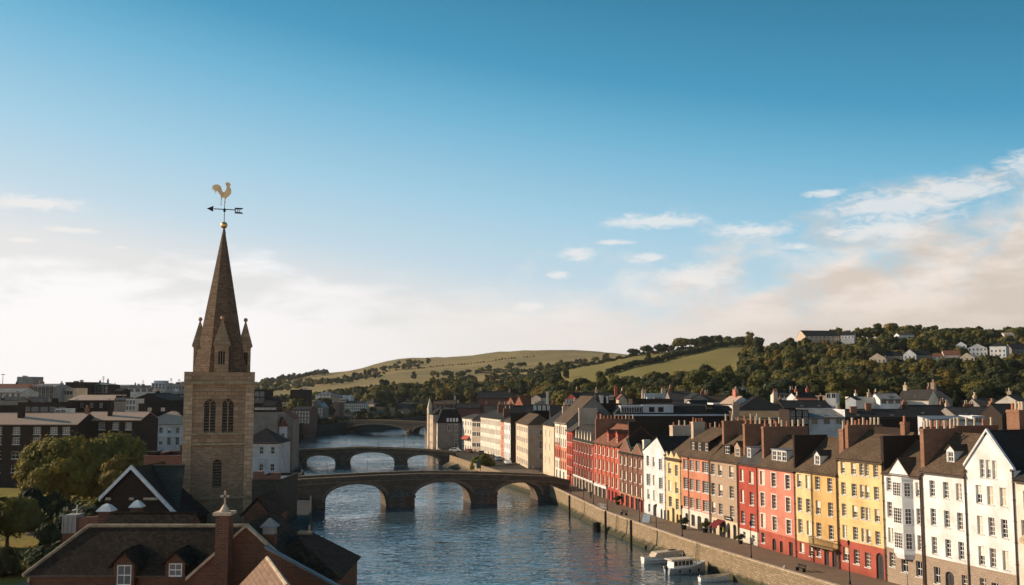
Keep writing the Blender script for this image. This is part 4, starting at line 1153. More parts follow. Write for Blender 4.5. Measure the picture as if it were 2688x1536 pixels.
for v, hh in ((10.6, 1.7), (7.4, 1.9), (4.5, 1.9)):
    o = obj('window', join_window(1.4, hh, 'm'), bo, (3.45, -1.01, v))
    o = obj('window', join_window(0.75, hh, 's'), bo, (2.28, -0.56, v), math.atan2(-0.95, 0.6))
    o = obj('window', join_window(0.75, hh, 's'), bo, (4.72, -0.53, v), math.atan2(0.95, 0.8))
b = MB(); b.extrude([(1.1, 13.0), (4.9, 13.0), (3.0, 15.0)], 0.3, o=(0, -0.1, 0)); b.build('gablet', WHITE, h.root)
b = MB(); b.slab([(1.0, -0.35, 13.0), (1.0, 2.6, 13.0), (3.0, 4.2, 15.15), (3.0, -0.35, 15.15)][::-1], 0.1); b.slab([(3.0, -0.35, 15.15), (3.0, 4.2, 15.15), (5.0, 2.6, 13.0), (5.0, -0.35, 13.0)][::-1], 0.1); b.build('gablet_roof', SLATE, h.root)
h.pipe(6.4, 0, 13.4, 0.08); h.slab_wall(6.2, 6.8, 0.3, 5.2, 18.7, 5); h.slab_wall(6.1, 6.9, 5.2, 11.5, 19.0, 5)
# white house with the gabled dormer
h = House('terraced_house', 'white house with stone ground floor and a single gabled dormer beside the gable house', K, (47.95, 118.14), (50.26, 111.73), 0, 13.9, 18.0, 10, 'x', WHITE, SLATE,
          win=[(u, v, 0.85, hh, 's') for v, hh in ((11.0, 1.85), (7.75, 1.9), (4.5, 1.95)) for u in (1.65, 3.75, 5.7)] + [(1.9, 1.2, 0.95, 1.9, 'd'), (6.0, 1.0, 0.8, 1.9, 's')],
          bands=[(0, 6.9, -2, 4.1, 1)], band_mats=[BASESTONE], doors=[(3.8, 0, 1.3, 2.9, 0.5)], group=G)
h.dormer(3.4, 1.15, 1.2, 1.5, [3.4], 'gable', TRIM, SLATE, 'c', 0.85, 1.2); h.pipe(0.1, 0, 13.6, 0.08); h.pipe(6.75, 0, 14.5, 0.08)
h.slab_wall(5.6, 7.4, 7.5, 9.0, 21.0, 4, STACKBRICK, 15); h.slab_wall(5.9, 6.6, 9.0, 14.0, 20.9, 6, STACKBRICK, 15)
# white gable house
h = House('terraced_house', 'white house with a tall plain street gable and triple attic window', K, (50.26, 111.73), (52.56, 105.52), 0, 14.9, 18.7, 12, 'y', WHITE, DARKSLATE, over=0.1, ovs=0.1,
          win=[(u, v, 0.85, hh, 's') for v, hh in ((11.0, 1.95), (7.7, 1.95), (4.4, 2.0)) for u in (1.75, 3.3, 5.0)] + [(u, 13.8, 0.65, 1.95, 's') for u in (2.35, 3.2, 4.05)] + [(1.8, 1.1, 0.9, 1.9, 's'), (3.4, 0.9, 0.9, 1.9, 'd'), (5.2, 0.8, 0.9, 1.9, 'd')],
          bands=[(0, 6.7, -2, 4.1, 1)], band_mats=[BASESTONE], group=G)
b = MB()
for x0, z0, x1, z1 in ((-0.1, 14.85, 3.31, 18.85), (3.31, 18.85, 6.73, 14.85)):
    b.hexa([(x0, -0.22, z0), (x1, -0.22, z1), (x1, 0.1, z1), (x0, 0.1, z0), (x0, -0.22, z0 + 0.28), (x1, -0.22, z1 + 0.28), (x1, 0.1, z1 + 0.28), (x0, 0.1, z0 + 0.28)])
b.build('gable_coping', TRIM, h.root); h.pipe(6.5, 0, 15.0, 0.08)
h.slab_wall(6.6, 7.6, 5.0, 12.0, 20.3, 6)
h = House('terraced_house', 'pale pink house with a scalloped balcony canopy at the end of the terrace', K, (52.56, 105.52), (54.8, 99.6), 0, 14.0, 17.6, 10, 'x', CREAM2, DARKSLATE,
          win=[(u, v, 0.85, 1.9, 's') for v in (11.0, 4.6) for u in (1.4, 3.6)] + [(1.0, 8, 0.85, 1.9, 's')], group=G)
b = MB(); b.lathe([(1.3, 0), (1.2, 0.35), (0.8, 0.75), (0.1, 1.0)], (1.9, -0.1, 7.7), 12); b.build('balcony_canopy', COPING, h.root)


# ---------------------------------------------------------------- the church tower
TY, TRZ = 108.5, rad(16.4)
tw = thing('church_tower', 'square stone church tower with octagonal spire, corner turrets and gilded cockerel weathervane', 'church tower', (at(577, 1000, TY).x, TY, 0), TRZ)
tw.scale = (0.965, 1, 1)
Z = lambda py: zat(py, TY)
X = lambda px: (px - 577) * 108.3 / 2613
zs1, zs2, zs3, zc = Z(1137), Z(1163), Z(1304), Z(1008)
HB = [(X(539), X(568), Z(1135), Z(1048), 0.62), (X(586), X(615), Z(1135), Z(1048), 0.62)]
HS = [(X(565.5), X(587.5), Z(1280), Z(1207), 0.42)]
b = MB()
wall_plane(b, (0, 0, 0), (1, 0, 0), (0, -1, 0), [(-3.6, 0), (3.6, 0), (3.6, zc), (-3.6, zc)], HB + HS, [(-3.6, 3.6, zs2, zc, 1)], 0.45)
for p in (((3.6, 0), (3.6, 7.4)), ((3.6, 7.4), (-3.6, 7.4)), ((-3.6, 7.4), (-3.6, 0))):
    (x0, y0), (x1, y1) = p
    b.poly([(x0, y0, 0), (x1, y1, 0), (x1, y1, zs2), (x0, y0, zs2)], 0); b.poly([(x0, y0, zs2), (x1, y1, zs2), (x1, y1, zc), (x0, y0, zc)], 1)
b.build('wall', [RUBBLE, ASHLAR], tw)
for x0 in (-3.78, 2.86):
    b = MB(); b.box(x0, x0 + 0.92, -0.16, 0.9, 0, zc); b.build('corner_buttress', PALEASHLAR, tw)
b = MB()
for x0 in (-3.78, 2.86): b.box(x0, x0 + 0.92, 6.6, 7.56, 0, zc)
b.build('rear_buttress', ASHLAR, tw)
for z, h_, o in ((zs1, 0.16, 0.12), (zs2, 0.2, 0.22), (zs3, 0.22, 0.24), (Z(1024), 0.14, 0.16)):
    b = MB(); b.box(-3.6 - o, 3.6 + o, -0.16 - o * 0.6, 7.4 + o, z - h_, z); b.build('string_course', DARKCOPING, tw)
b = MB()
for z, h_, o in ((Z(1002), 0.2, 0.42), (Z(1006), 0.16, 0.26)): b.box(-3.7 - o, 3.7 + o, -o - 0.1, 7.5 + o, z - h_, z)
b.build('cornice', DARKCOPING, tw)
zp0, zp1 = Z(1002), Z(977)
b = MB()
for q in ((-3.0, 3.0, -0.02, 0.3), (-3.0, 3.0, 7.1, 7.42), (-3.75, -3.43, 0.7, 6.7), (3.43, 3.75, 0.7, 6.7)): b.box(*q, zp0, zp1 - 0.12)
for q in ((-3.1, 3.1, -0.08, 0.36), (-3.1, 3.1, 7.04, 7.48)): b.box(*q, zp1 - 0.12, zp1)
for x0 in (-3.82, 2.95):
    for y0 in (-0.1, 6.6): b.box(x0, x0 + 0.87, y0, y0 + 0.9, zp0, zp1 + 0.03)
b.build('parapet', ASHLAR, tw)
for (u0, u1, v0, v1, ar) in HB + HS:
    b = MB(); n = int((v1 - v0) / 0.3)
    b.box(u0, u1, 0.42, 0.46, v0, v1, 0)
    for i in range(n):
        z = v0 + 0.06 + i * (v1 - v0 - 0.1) / n
        hw = 1.0 if z < v1 - ar else math.sqrt(max(0.05, 1 - ((z + 0.1 - (v1 - ar)) / (ar + 0.05)) ** 2))
        m_ = (u0 + u1) / 2; r_ = (u1 - u0) / 2 * hw - 0.03
        b.hexa([(m_ - r_, 0.1, z), (m_ + r_, 0.1, z), (m_ + r_, 0.4, z + 0.17), (m_ - r_, 0.4, z + 0.17), (m_ - r_, 0.1, z + 0.05), (m_ + r_, 0.1, z + 0.05), (m_ + r_, 0.4, z + 0.22), (m_ - r_, 0.4, z + 0.22)], 1)
    lv = b.build('belfry_louvre', [DARKWOOD, plain_mat('louvre_slate', (0.17, 0.13, 0.10), 0.8, 0.3)], tw)
    t_ = MB(); m_ = (u0 + u1) / 2
    if ar > 0.5:
        t_.box(m_ - 0.06, m_ + 0.06, 0.04, 0.12, v0, v1 - ar)
        for sg in (-1, 1):
            pts = [(m_ + sg * (0.3 - 0.3 * math.cos(k * math.pi / 10)) * 1.0, v1 - ar + 0.5 * math.sin(k * math.pi / 10)) for k in range(0, 6)]
            for p, q in zip(pts, pts[1:]): t_.tube((p[0], 0.08, p[1]), (q[0], 0.08, q[1]), 0.055, n=5)
        t_.build('tracery', ASHLAR, lv)
    a_ = MB(); k = 10; r = (u1 - u0) / 2
    for i in range(k):
        A0, A1 = math.pi * i / k, math.pi * (i + 1) / k
        f = lambda an, o: (m_ - (r + o) * math.cos(an), v1 - ar + (ar + o) * math.sin(an))
        p0, p1, q0, q1 = f(A0, 0.16), f(A1, 0.16), f(A0, 0.34), f(A1, 0.34)
        a_.hexa([(p0[0], -0.1, p0[1]), (p1[0], -0.1, p1[1]), (p1[0], 0.03, p1[1]), (p0[0], 0.03, p0[1]), (q0[0], -0.1, q0[1]), (q1[0], -0.1, q1[1]), (q1[0], 0.03, q1[1]), (q0[0], 0.03, q0[1])])
    a_.build('hood_mould', ASHLAR, tw)
    a_ = MB(); a_.box(u0 - 0.12, u1 + 0.12, -0.12, 0.1, v0 - 0.16, v0); a_.build('sill', ASHLAR, tw)
cy = 3.7
Z = lambda py: zat(py, TY + 3.6)
zt0, ztip = Z(1000), Z(600)
b = MB(); b.lathe([(3.35, zt0), (2.9, Z(940)), (2.38, Z(877)), (0.1, ztip)], (0, cy, 0), 8, rot=rad(22.5))
sp = b.build('spire', SPIRESTONE, tw)
b = MB(); b.lathe([(0.2, Z(622)), (0.24, Z(612)), (0.12, Z(600))], (0, cy, 0), 8); b.build('spire_cap', LEAD, sp)
for cx, yy, s in ((0.12, 0.95, 1.0), (-2.35, cy, 0.82), (2.75, cy, 0.82), (0, 6.5, 0.82)):
    ze, za = Z(910), Z(843)
    b = MB(); hw = 0.78 * s
    b.box(cx - hw, cx + hw, yy - hw, yy + hw, zp0 - 0.4, ze)
    b.box(cx - hw - 0.1, cx + hw + 0.1, yy - hw - 0.1, yy + hw + 0.1, ze - 0.12, ze + 0.02)
    tu = b.build('turret', ASHLAR, tw)
    b = MB(); b.lathe([((hw + 0.2) * 1.414, ze + 0.02), (0.09, za)], (cx, yy, 0), 4, rot=rad(45)); b.build('turret_roof', ASHLAR, tu)
    b = MB(); b.ball((cx, yy, za + 0.16), 0.24, 12); b.build('ball_finial', plain_mat('bronze_ball', (0.36, 0.19, 0.10), 0.5, 0.3) if 'bronze_ball' not in MATS else MATS['bronze_ball'], tu, smooth=True)
    b = MB()
    for k in (-1, 0, 1): b.box(cx + k * 0.26 * s - 0.085, cx + k * 0.26 * s + 0.085, yy - hw - 0.02, yy - hw + 0.1, Z(958), Z(925))
    b.build('slit_window', DARKWOOD, tu)
# weathervane
zb = Z(591.6)
vane = MB(); vane.tube((0, cy, Z(600)), (0, cy, Z(528)), 0.05, 0.035, 8); vane.lathe([(0.13, -0.2), (0.16, 0), (0.1, 0.2)], (0, cy, Z(552)), 8)
vn = vane.build('weathervane', IRON, tw)
b = MB(); b.ball((0, cy, zb), 0.4, 20); b.build('gilded_ball', GOLD, vn, smooth=True)
za = Z(550); CS = 108.3 / 2613 / 2.6475
q = lambda pts: [((x - 490) * CS * 1.02, (y - 265) * -CS * 1.02) for x, y in pts]
b = MB()
b.extrude(q([(365, 265), (412, 243), (410, 286)]), 0.05, o=(0, cy, za))
b.box(-2.9 * 0.98, 2.9, cy - 0.025, cy + 0.025, za - 0.045, za + 0.045) if False else b.box((412 - 490) * CS, (566 - 490) * CS, cy - 0.03, cy + 0.03, za - 0.05, za + 0.05)
for pts in ([(563, 249), (625, 249), (614, 260), (592, 262), (563, 258)], [(563, 283), (592, 279), (614, 280), (625, 291), (563, 291)], [(563, 258), (571, 258), (571, 283), (563, 283)], [(578, 261), (584, 262), (584, 281), (578, 280)],
            [(590, 262), (604, 271), (590, 280), (596, 271)]):
    b.extrude(q(pts), 0.05, o=(0, cy, za))
b.build('arrow', IRON, vn)
COCK = [(493, 84), (490, 72), (497, 76), (497, 64), (504, 73), (510, 63), (515, 73), (523, 66), (522, 77), (528, 80), (531, 88), (523, 90), (525, 99), (518, 98), (524, 104), (533, 112), (529, 118), (538, 130), (531, 136), (536, 145), (528, 156), (520, 166),
        (508, 175), (500, 184), (497, 196), (490, 186), (478, 178), (470, 186), (464, 176), (456, 164), (447, 151), (440, 141), (434, 127), (434, 150), (428, 130), (422, 158), (419, 127), (411, 145), (411, 120), (398, 130), (402, 108), (397, 118), (403, 98), (416, 90), (431, 87), (447, 91),
        (459, 102), (466, 118), (470, 132), (478, 142), (487, 139), (495, 128), (500, 112), (500, 97)]
b = MB(); b.extrude(q(COCK), 0.09, o=(0, cy, za))
for pts in ([(462, 176), (472, 176), (467, 205), (467, 228), (476, 237), (466, 233), (456, 236), (463, 228), (462, 205)], [(489, 186), (498, 186), (494, 206), (500, 220), (492, 212), (486, 222), (488, 208)]):
    b.extrude(q(pts), 0.06, o=(0, cy, za))
b.build('cockerel', PALEGOLD, vn)

# ---------------------------------------------------------------- brick houses at the foot of the tower
def wall_dormer(h, u, w, zb, zt, pk, name='dormer'):
    b = MB(); x0, x1 = u - w / 2 - 0.22, u + w / 2 + 0.22
    wall_plane(b, (0, -0.62, 0), (1, 0, 0), (0, -1, 0), [(x0, zb - 0.25), (x1, zb - 0.25), (x1, zt + 0.1), (u, pk), (x0, zt + 0.1)], [(u - w / 2, u + w / 2, zb, zt)], [], 0.12)
    b.poly([(x0, -0.62, zb - .25), (x0, -0.62, zt + .1), (x0, 3, zt + .1), (x0, 3, zb - .25)]); b.poly([(x1, -0.62, zb - .25), (x1, 3, zb - .25), (x1, 3, zt + .1), (x1, -0.62, zt + .1)])
    d = b.build(name, REDBRICK, h.root)
    r = MB()
    for xx in (x0 - 0.32, x1 + 0.32):
        k = (pk - zt - 0.1) / (u - x0); zl = zt + 0.1 - 0.32 * k
        p = [(xx, -0.92, zl), (u, -0.92, pk + 0.08), (u, 3.4, pk + 0.08), (xx, 2.6, zl)]
        r.slab(p if xx > u else p[::-1], 0.1)
    obj('dormer_roof', r.mesh('dormer_roof', DARKTILE), d)
    o = obj('window', join_window(w, zt - zb, 'c'), d, (u, -0.56, zb))
hh = House('brick_house', 'long red brick house with dark hipped tile roof and two gabled dormers below the tower', 'brick house', (at(78.6, 1509, 75).x, 75), (-17.2, 75), 0, 10.0, 12.7, 8, 'hip', REDBRICK, DARKTILE, over=0.35, hipk=0.32)
hx = hh.root.location.x
wall_dormer(hh, at(334, 1500, 75).x - hx, 1.08, 9.12, 10.6, 11.5); wall_dormer(hh, at(467.5, 1490, 75).x - hx, 1.0, 9.75, 10.72, 11.45)
b = MB(); b.tube((2.56, 4, 12.8), (16, 4, 12.8), 0.15, n=8); b.tube((2.56, 4, 12.8), (-0.35, -0.35, 9.8), 0.14, n=8); b.tube((2.56, 4, 12.8), (-0.35, 8.35, 9.8), 0.14, n=8)
b.build('ridge_tiles', DARKCOPING, hh.root)
b = MB(); b.tube((0.05, -0.15, 0), (0.05, -0.15, 9.3), 0.07); b.build('drainpipe', PIPE, hh.root)
# front gable with the tall chimney
g = House('brick_house', 'red brick gable with lit stone coping and a tall chimney topped by a cross', 'brick house', (at(496.6, 1515, 72).x, 72), (2 * at(647.6, 1385, 72).x - at(496.6, 1515, 72).x, 72), 0, 10.1, 13.6, 9, 'y', REDBRICK, DARKTILE, over=0.0, ovs=0.0, gutter=False)
b = MB(); gw2 = g.W / 2
for x0, z0, x1, z1 in ((-0.2, 9.93, gw2, 13.66), (gw2, 13.66, 2 * gw2 + 0.2, 9.93)):
    b.hexa([(x0, -0.2, z0), (x1, -0.2, z1), (x1, 0.3, z1), (x0, 0.3, z0), (x0, -0.2, z0 + 0.24), (x1, -0.2, z1 + 0.24), (x1, 0.3, z1 + 0.24), (x0, 0.3, z0 + 0.24)])
b.build('gable_coping', COPING, g.root)
b = MB(); x0 = at(565.5, 1440, 70.6).x - g.root.location.x; x1 = at(600.5, 1440, 70.6).x - g.root.location.x
b.box(x0, x1, -1.55, -0.42, 3, 14.66); b.box(x0 - 0.16, x1 + 0.16, -1.72, -0.26, 14.66, 14.86, 1)
cx = (x0 + x1) / 2
b.lathe([(0.42, 14.86), (0.32, 15.0), (0.1, 15.35)], (cx, -1.0, 0), 10, 1)
ch = b.build('chimney', [STACKBRICK if False else REDBRICK, COPING], g.root)
b = MB(); b.box(cx - 0.06, cx + 0.06, -1.06, -0.94, 15.3, 16.3); b.box(cx - 0.3, cx + 0.3, -1.06, -0.94, 15.85, 15.99)
b.build('stone_cross', COPING, ch)
# right wing over the river
r = House('brick_house', 'red brick wing with dark hipped roof running down to the river wall', 'brick house', (-19.2, 72.6), (at(887, 1510, 72.6).x, 72.6), 0, 10.15, 12.4, 9, 'hip', REDBRICK, DARKTILE, over=0.3, hipk=0.36)
b = MB(); b.extrude([(2.2, 0), (8.3, 0), (8.3, 9.2), (2.2, 12.4)], 0.4, o=(0, -2.2, 0)); b.build('gable_wall', REDBRICK, r.root)
b = MB(); b.hexa([(2.1, -2.5, 12.46), (8.4, -2.5, 9.14), (8.4, -1.9, 9.14), (2.1, -1.9, 12.46), (2.1, -2.5, 12.62), (8.4, -2.5, 9.3), (8.4, -1.9, 9.3), (2.1, -1.9, 12.62)]); b.build('gable_coping', LEAD, r.root)
b = MB(); b.tube((2.9, 4.5, 12.5), (4.0, 4.5, 12.5), 0.14); b.build('ridge_tiles', DARKCOPING, r.root)
# square chimney with a lead cap
c = thing('chimney_stack', 'square brick chimney with pale band and grey pyramid cap between the gables', 'chimney', (at(708, 1400, 73.4).x, 73.4, 0))
b = MB(); b.box(-0.44, 0.44, -0.44, 0.44, 3, 13.0); b.box(-0.5, 0.5, -0.5, 0.5, 12.86, 13.0); b.box(-0.36, 0.0, -0.62, -0.44, 3, 12.9); b.build('stack', REDBRICK, c)
b = MB(); b.box(-0.42, 0.42, -0.42, 0.42, 13.0, 13.5); b.build('pale_band', CONCRETE, c)
b = MB(); b.lathe([(0.86, 13.5), (0.8, 13.58), (0.1, 14.1)], (0, 0, 0), 4, rot=rad(45)); b.build('cap', LEAD, c)
# sunlit tiled wing pointing at us
tl = House('brick_house', 'low wing with sunlit red-brown tiles below the brick gable', 'brick house', (-15.9, 57.2), (-9.9, 59.4), 0, 8.7, 12.0, 10, 'y', REDBRICK, TANTILE, over=0.2)
b = MB(); b.tube((3.24, 0, 12.18), (3.24, 10, 12.18), 0.17, n=8); b.build('ridge_tiles', COPING, tl.root)
b = MB(); b.box(-0.4, 0.3, 4.0, 6.5, 7.6, 9.6); b.box(-0.5, 0.0, 6.5, 8.6, 7.6, 9.0); b.build('ruined_wall', QUAYSTONE, tl.root)
# low dark wall end by the water
b = MB(); b.box(-4.6, 0, 0, 1.2, 0, 8.75); b.hexa([(0, 0, 0), (3.2, 0, 0), (3.2, 1.2, 0), (0, 1.2, 0), (0, 0, 8.75), (3.2, 0, 8.25), (3.2, 1.2, 8.25), (0, 1.2, 8.75)])
lw = thing('garden_wall', 'low dark ivy-grown wall at the water edge below the hipped wing', 'wall', (at(915, 1530, 72).x - 0.5, 73, 0)); b.build('wall', LICHEN, lw)
# church hall with the white bargeboards
ch = thing('church_hall', 'brown brick gabled hall with white bargeboards beside the tower', 'church hall', (at(273, 1304, 100).x - 0.15, 100, 0))
o_ = [(0.15, 0), (7.9, 0), (7.9, 10.3), (2.85, 15.35), (0.15, 12.6)]
b = MB(); b.extrude(o_, 0.3, o=(0, 0.15, 0)); b.poly([(0.15, 0.3, 0), (0.15, 9, 0), (0.15, 9, 12.6), (0.15, 0.3, 12.6)][::-1]); b.poly([(7.9, 0.3, 0), (7.9, 9, 0), (7.9, 9, 10.3), (7.9, 0.3, 10.3)]); b.build('wall', DARKBRICK, ch)
b = MB(); b.slab([(2.85, -0.3, 15.6), (2.85, 9, 15.6), (-0.15, 9, 12.5), (-0.15, -0.3, 12.5)][::1], 0.16); b.slab([(8.2, -0.3, 10.2), (8.2, 9, 10.2), (2.85, 9, 15.6), (2.85, -0.3, 15.6)], 0.16); b.build('roof', DARKSLATE, ch)
b = MB()
for x0, z0, x1, z1 in ((-0.2, 12.35, 2.85, 15.48), (2.85, 15.48, 8.3, 9.98)):
    b.hexa([(x0, -0.42, z0), (x1, -0.42, z1), (x1, -0.05, z1), (x0, -0.05, z0), (x0, -0.42, z0 + 0.42), (x1, -0.42, z1 + 0.42), (x1, -0.05, z1 + 0.42), (x0, -0.05, z0 + 0.42)])
b.build('bargeboard', TRIM, ch)
for x0, x1 in ((0.3, 0.85), (2.65, 3.1), (4.05, 5.5)):
    b = MB(); b.box(x0, x1, -0.04, 0.0, 12.45, 12.7); b.build('lintel_stone', COPING, ch)
b = MB(); b.slab([(3.2, 0.6, 10.4), (7.3, 0.6, 10.4), (6.4, 5, 15.35), (3.2, 5, 15.35)], 0.16); b.tube((3.2, 5, 15.4), (6.4, 5, 15.4), 0.16); b.build('side_roof', LICHEN, ch)
for px, y0, y1, zb_, Y, wd, lab in ((360, 1313, 1331, 8, 90, 0.5, 'small brick chimney with pale pyramid cap in front of the bargeboard gable'), (280.5, 1322, 1341, 8, 90.5, 0.62, 'squat brick chimney with bell-shaped stone cap by the end of the bargeboard gable')):
    c = thing('chimney_stack', lab, 'chimney', (at(px, 1330, Y).x, Y, 0))
    b = MB(); zt = zat(y1, Y); b.box(-wd * 0.84, wd * 0.84, -wd, wd, zb_, zt); b.build('stack', REDBRICK, c)
    b = MB(); b.lathe([(wd * 1.6, zt), (wd * 1.55, zt + 0.08), (wd * 0.7, zat(y0, Y) - 0.12), (0.1, zat(y0, Y))], (0, 0, 0), 4, rot=rad(45)); b.build('cap', TRIM, c)
k = House('outbuilding', 'low roof with dark ridge running behind the long hipped roof', 'outbuilding', (at(270, 1400, 86).x, 84.5), (at(500, 1400, 86).x, 84.5), 0, 10.6, 12.6, 6, 'x', REDBRICK, DARKTILE)
k = House('outbuilding', 'brown brick outbuilding with flat parapets and two stubby red chimneys left of the tower', 'outbuilding', (at(378, 1200, 122).x, 122), (at(500, 1200, 122).x, 122), 0, zat(1200, 122), 0, 9, 'flat', BROWNBRICK, LEAD)
chimney(k.root, 2.7, 4.4, 5, 6.2, 13, zat(1168, 127), 0, REDBRICK); chimney(k.root, 0.0, 1.1, 1, 2.4, 13, zat(1186, 123), 0, DARKBRICK)
kb = thing('metal_enclosure', 'grey metal plant enclosure on the wall beside the hipped roof', 'enclosure', (at(164, 1395, 92).x, 92, 0))
b = MB(); w_ = at(198, 1390, 92).x - at(164, 1390, 92).x; z0, z1 = zat(1400, 92), zat(1353, 92)
b.box(0, w_, 0, 1.6, z0 - 4, z0, 1); b.box(0, w_, 0, 1.6, z0, z1, 0)
for i in range(4): b.box(w_ * i / 3 - 0.06, w_ * i / 3 + 0.06, -0.06, 0.0, z0, z1, 0)
b.box(-0.06, w_ + 0.06, -0.08, 0.0, z1 - 0.12, z1 + 0.05, 0); b.build('housing', [CONCRETE, REDBRICK], kb)
b = MB(); b.tube((w_ - 0.1, 0.4, z1), (w_ - 0.1, 0.4, z1 + 0.9), 0.05); b.tube((w_ - 0.1, 0.4, z1 + 0.5), (w_ - 0.55, 0.4, z1 + 0.4), 0.05); b.build('vent_pipe', TRIM, kb)
gw = thing('garden_wall', 'brick garden wall stepping up behind the grey metal enclosure', 'wall', (at(199, 1390, 92).x, 92.2, 0))
b = MB(); b.hexa([(0, 0, 0), (4, 0, 0), (4, .4, 0), (0, .4, 0), (0, 0, zat(1360, 92)), (4, 0, zat(1352, 92)), (4, .4, zat(1352, 92)), (0, .4, zat(1360, 92))]); b.build('wall', BROWNBRICK, gw)
# ---- between the tower and the river
k = House('brick_house', 'small brick gable tucked behind the tower by the embankment street', 'brick house', (at(640, 1340, 99).x, 99), (at(712, 1340, 99).x, 99), 0, zat(1352, 99), zat(1312, 99), 7, 'y', REDBRICK, DARKTILE)
k = House('warehouse', 'dark stone warehouse with flat top between the tower and the embankment street', 'warehouse', (at(655, 1260, 170).x, 170), (at(735, 1260, 170).x, 170), 0, zat(1262, 170), 0, 14, 'flat', LICHEN, LEAD)
b = MB(); b.box(0.5, 2.2, 0.3, 1.2, k.eave, k.eave + 1.5); b.box(2.2, 3.5, 0.3, 1.4, k.eave, k.eave + 0.7); b.box(3.5, 5.0, 0.3, 1.2, k.eave, k.eave + 1.3); b.build('roof_wall', BROWNBRICK, k.root)
k = House('white_house', 'white two-bay house with dark hipped roof just right of the tower', 'white house', (at(630, 1160, 250).x, 250), (at(734, 1160, 250).x, 250), 0, zat(1162, 250), zat(1124, 256), 12, 'hip', PALEGREY, DARKSLATE,
          win=[(u, v, 0.95, hh_, st) for u in (5.4, 8.2) for v, hh_, st in ((7.1, 1.8, 'c'), (3.0, 1.7, 'd'))], hipk=0.55)
k.band(9.2, 0.25, 0.15); k.band(6.2, 0.12, 0.06)
k = House('town_house', 'tall grey blank-walled house rising behind the white two-bay house', 'town house', (at(640, 1090, 266).x, 266), (at(727, 1090, 266).x, 266), 0, zat(1086, 266), 0, 9, 'flat', GREYW, LEAD)
k = House('white_house', 'tall white corner house with red tiles standing on the embankment street', 'white house', (at(733, 1115, 268).x, 268), (at(753, 1115, 268).x, 268.6), 0, zat(1114, 268), zat(1095, 268), 6.5, 'hip', PALEGREY, REDTILE,
          win=[(1.05, 9.6, 1.0, 1.9, 'c'), (1.05, 6.2, 1.0, 1.9, 'c'), (1.05, 2.6, 1.0, 1.9, 'c')], rwin=[(u, v, 0.9, 1.9, 'd') for u in (1.5, 3.4, 5.2) for v in (10, 7, 4)])
k.band(8.9, 0.14, 0.1); k.band(5.4, 0.2, 0.4, DARKCOPING, 0.2, 1.9)
k = House('town_house', 'brown house with a tall grey stepped gable behind the white corner house', 'town house', (at(735, 1090, 282).x, 282), (at(770, 1090, 282).x, 282), 0, zat(1098, 282), zat(1078, 282), 8, 'y', GREYW, REDTILE, apex=0.3)
# ---- the dark terraces behind the lawn
k = House('terrace_block', 'long dark terrace with a pale terracotta roof behind the big tree', 'terrace block', (at(-150, 1100, 242).x, 242), (at(205, 1100, 242).x, 242), 0, zat(1114, 242), zat(1086, 248), 13, 'x', DARKBRICK, PINKTILE,
          win=[(u, v, 1.9, 1.8, st) for u in (8, 13.5, 17.9, 22.9, 26.9, 29.9) for v, st in ((12.3, 'w'), (9.9, 'w'), (6.5, 'd'), (3.2, 'd'))], over=0.4)
chimney(k.root, 16.3, 17.7, 3.4, 4.4, 14, 20.0, 0, DARKBRICK); chimney(k.root, 31.6, 32.4, 6, 7, 15, 18.6, 2)
k = House('terrace_block', 'shorter dark terrace with a pale tiled roof and four white windows behind the big tree', 'terrace block', (at(214, 1100, 250).x, 250), (at(371, 1100, 250).x, 250), 0, zat(1103, 250), zat(1083, 255), 12, 'x', DARKBRICK, PINKTILE,
          win=[(u, v, 1.7, 1.8, st) for u in (1.6, 5.2, 8.6, 11.8) for v, st in ((13.1, 'w'), (10.3, 'd'))], over=0.4)
chimney(k.root, 5.4, 6.3, 2.6, 3.6, 15, 19.8, 0, DARKBRICK); chimney(k.root, 11.5, 13.0, 7, 8, 16, 19.5, 0, DARKBRICK)
k = House('white_house', 'white three-storey house with brown hipped roof left of the tower', 'white house', (at(371, 1110, 300).x, 300), (at(500, 1110, 300).x, 300), 0, zat(1112, 300), zat(1080, 306), 13, 'hip', PALEGREY, PINKTILE,
          win=[(u, v, 1.1, h_, 's') for u in (0.9, 3.4, 5.9, 8.4, 10.9, 13.4) for v, h_ in ((10.0, 1.7), (6.5, 2.3), (3, 2.2))], over=0.4)
k.band(9.1, 0.35, 0.2); k.band(12.3, 0.3, 0.25); chimney(k.root, 9.8, 11.4, 5, 6, 14, 17.8, 0, DARKBRICK)
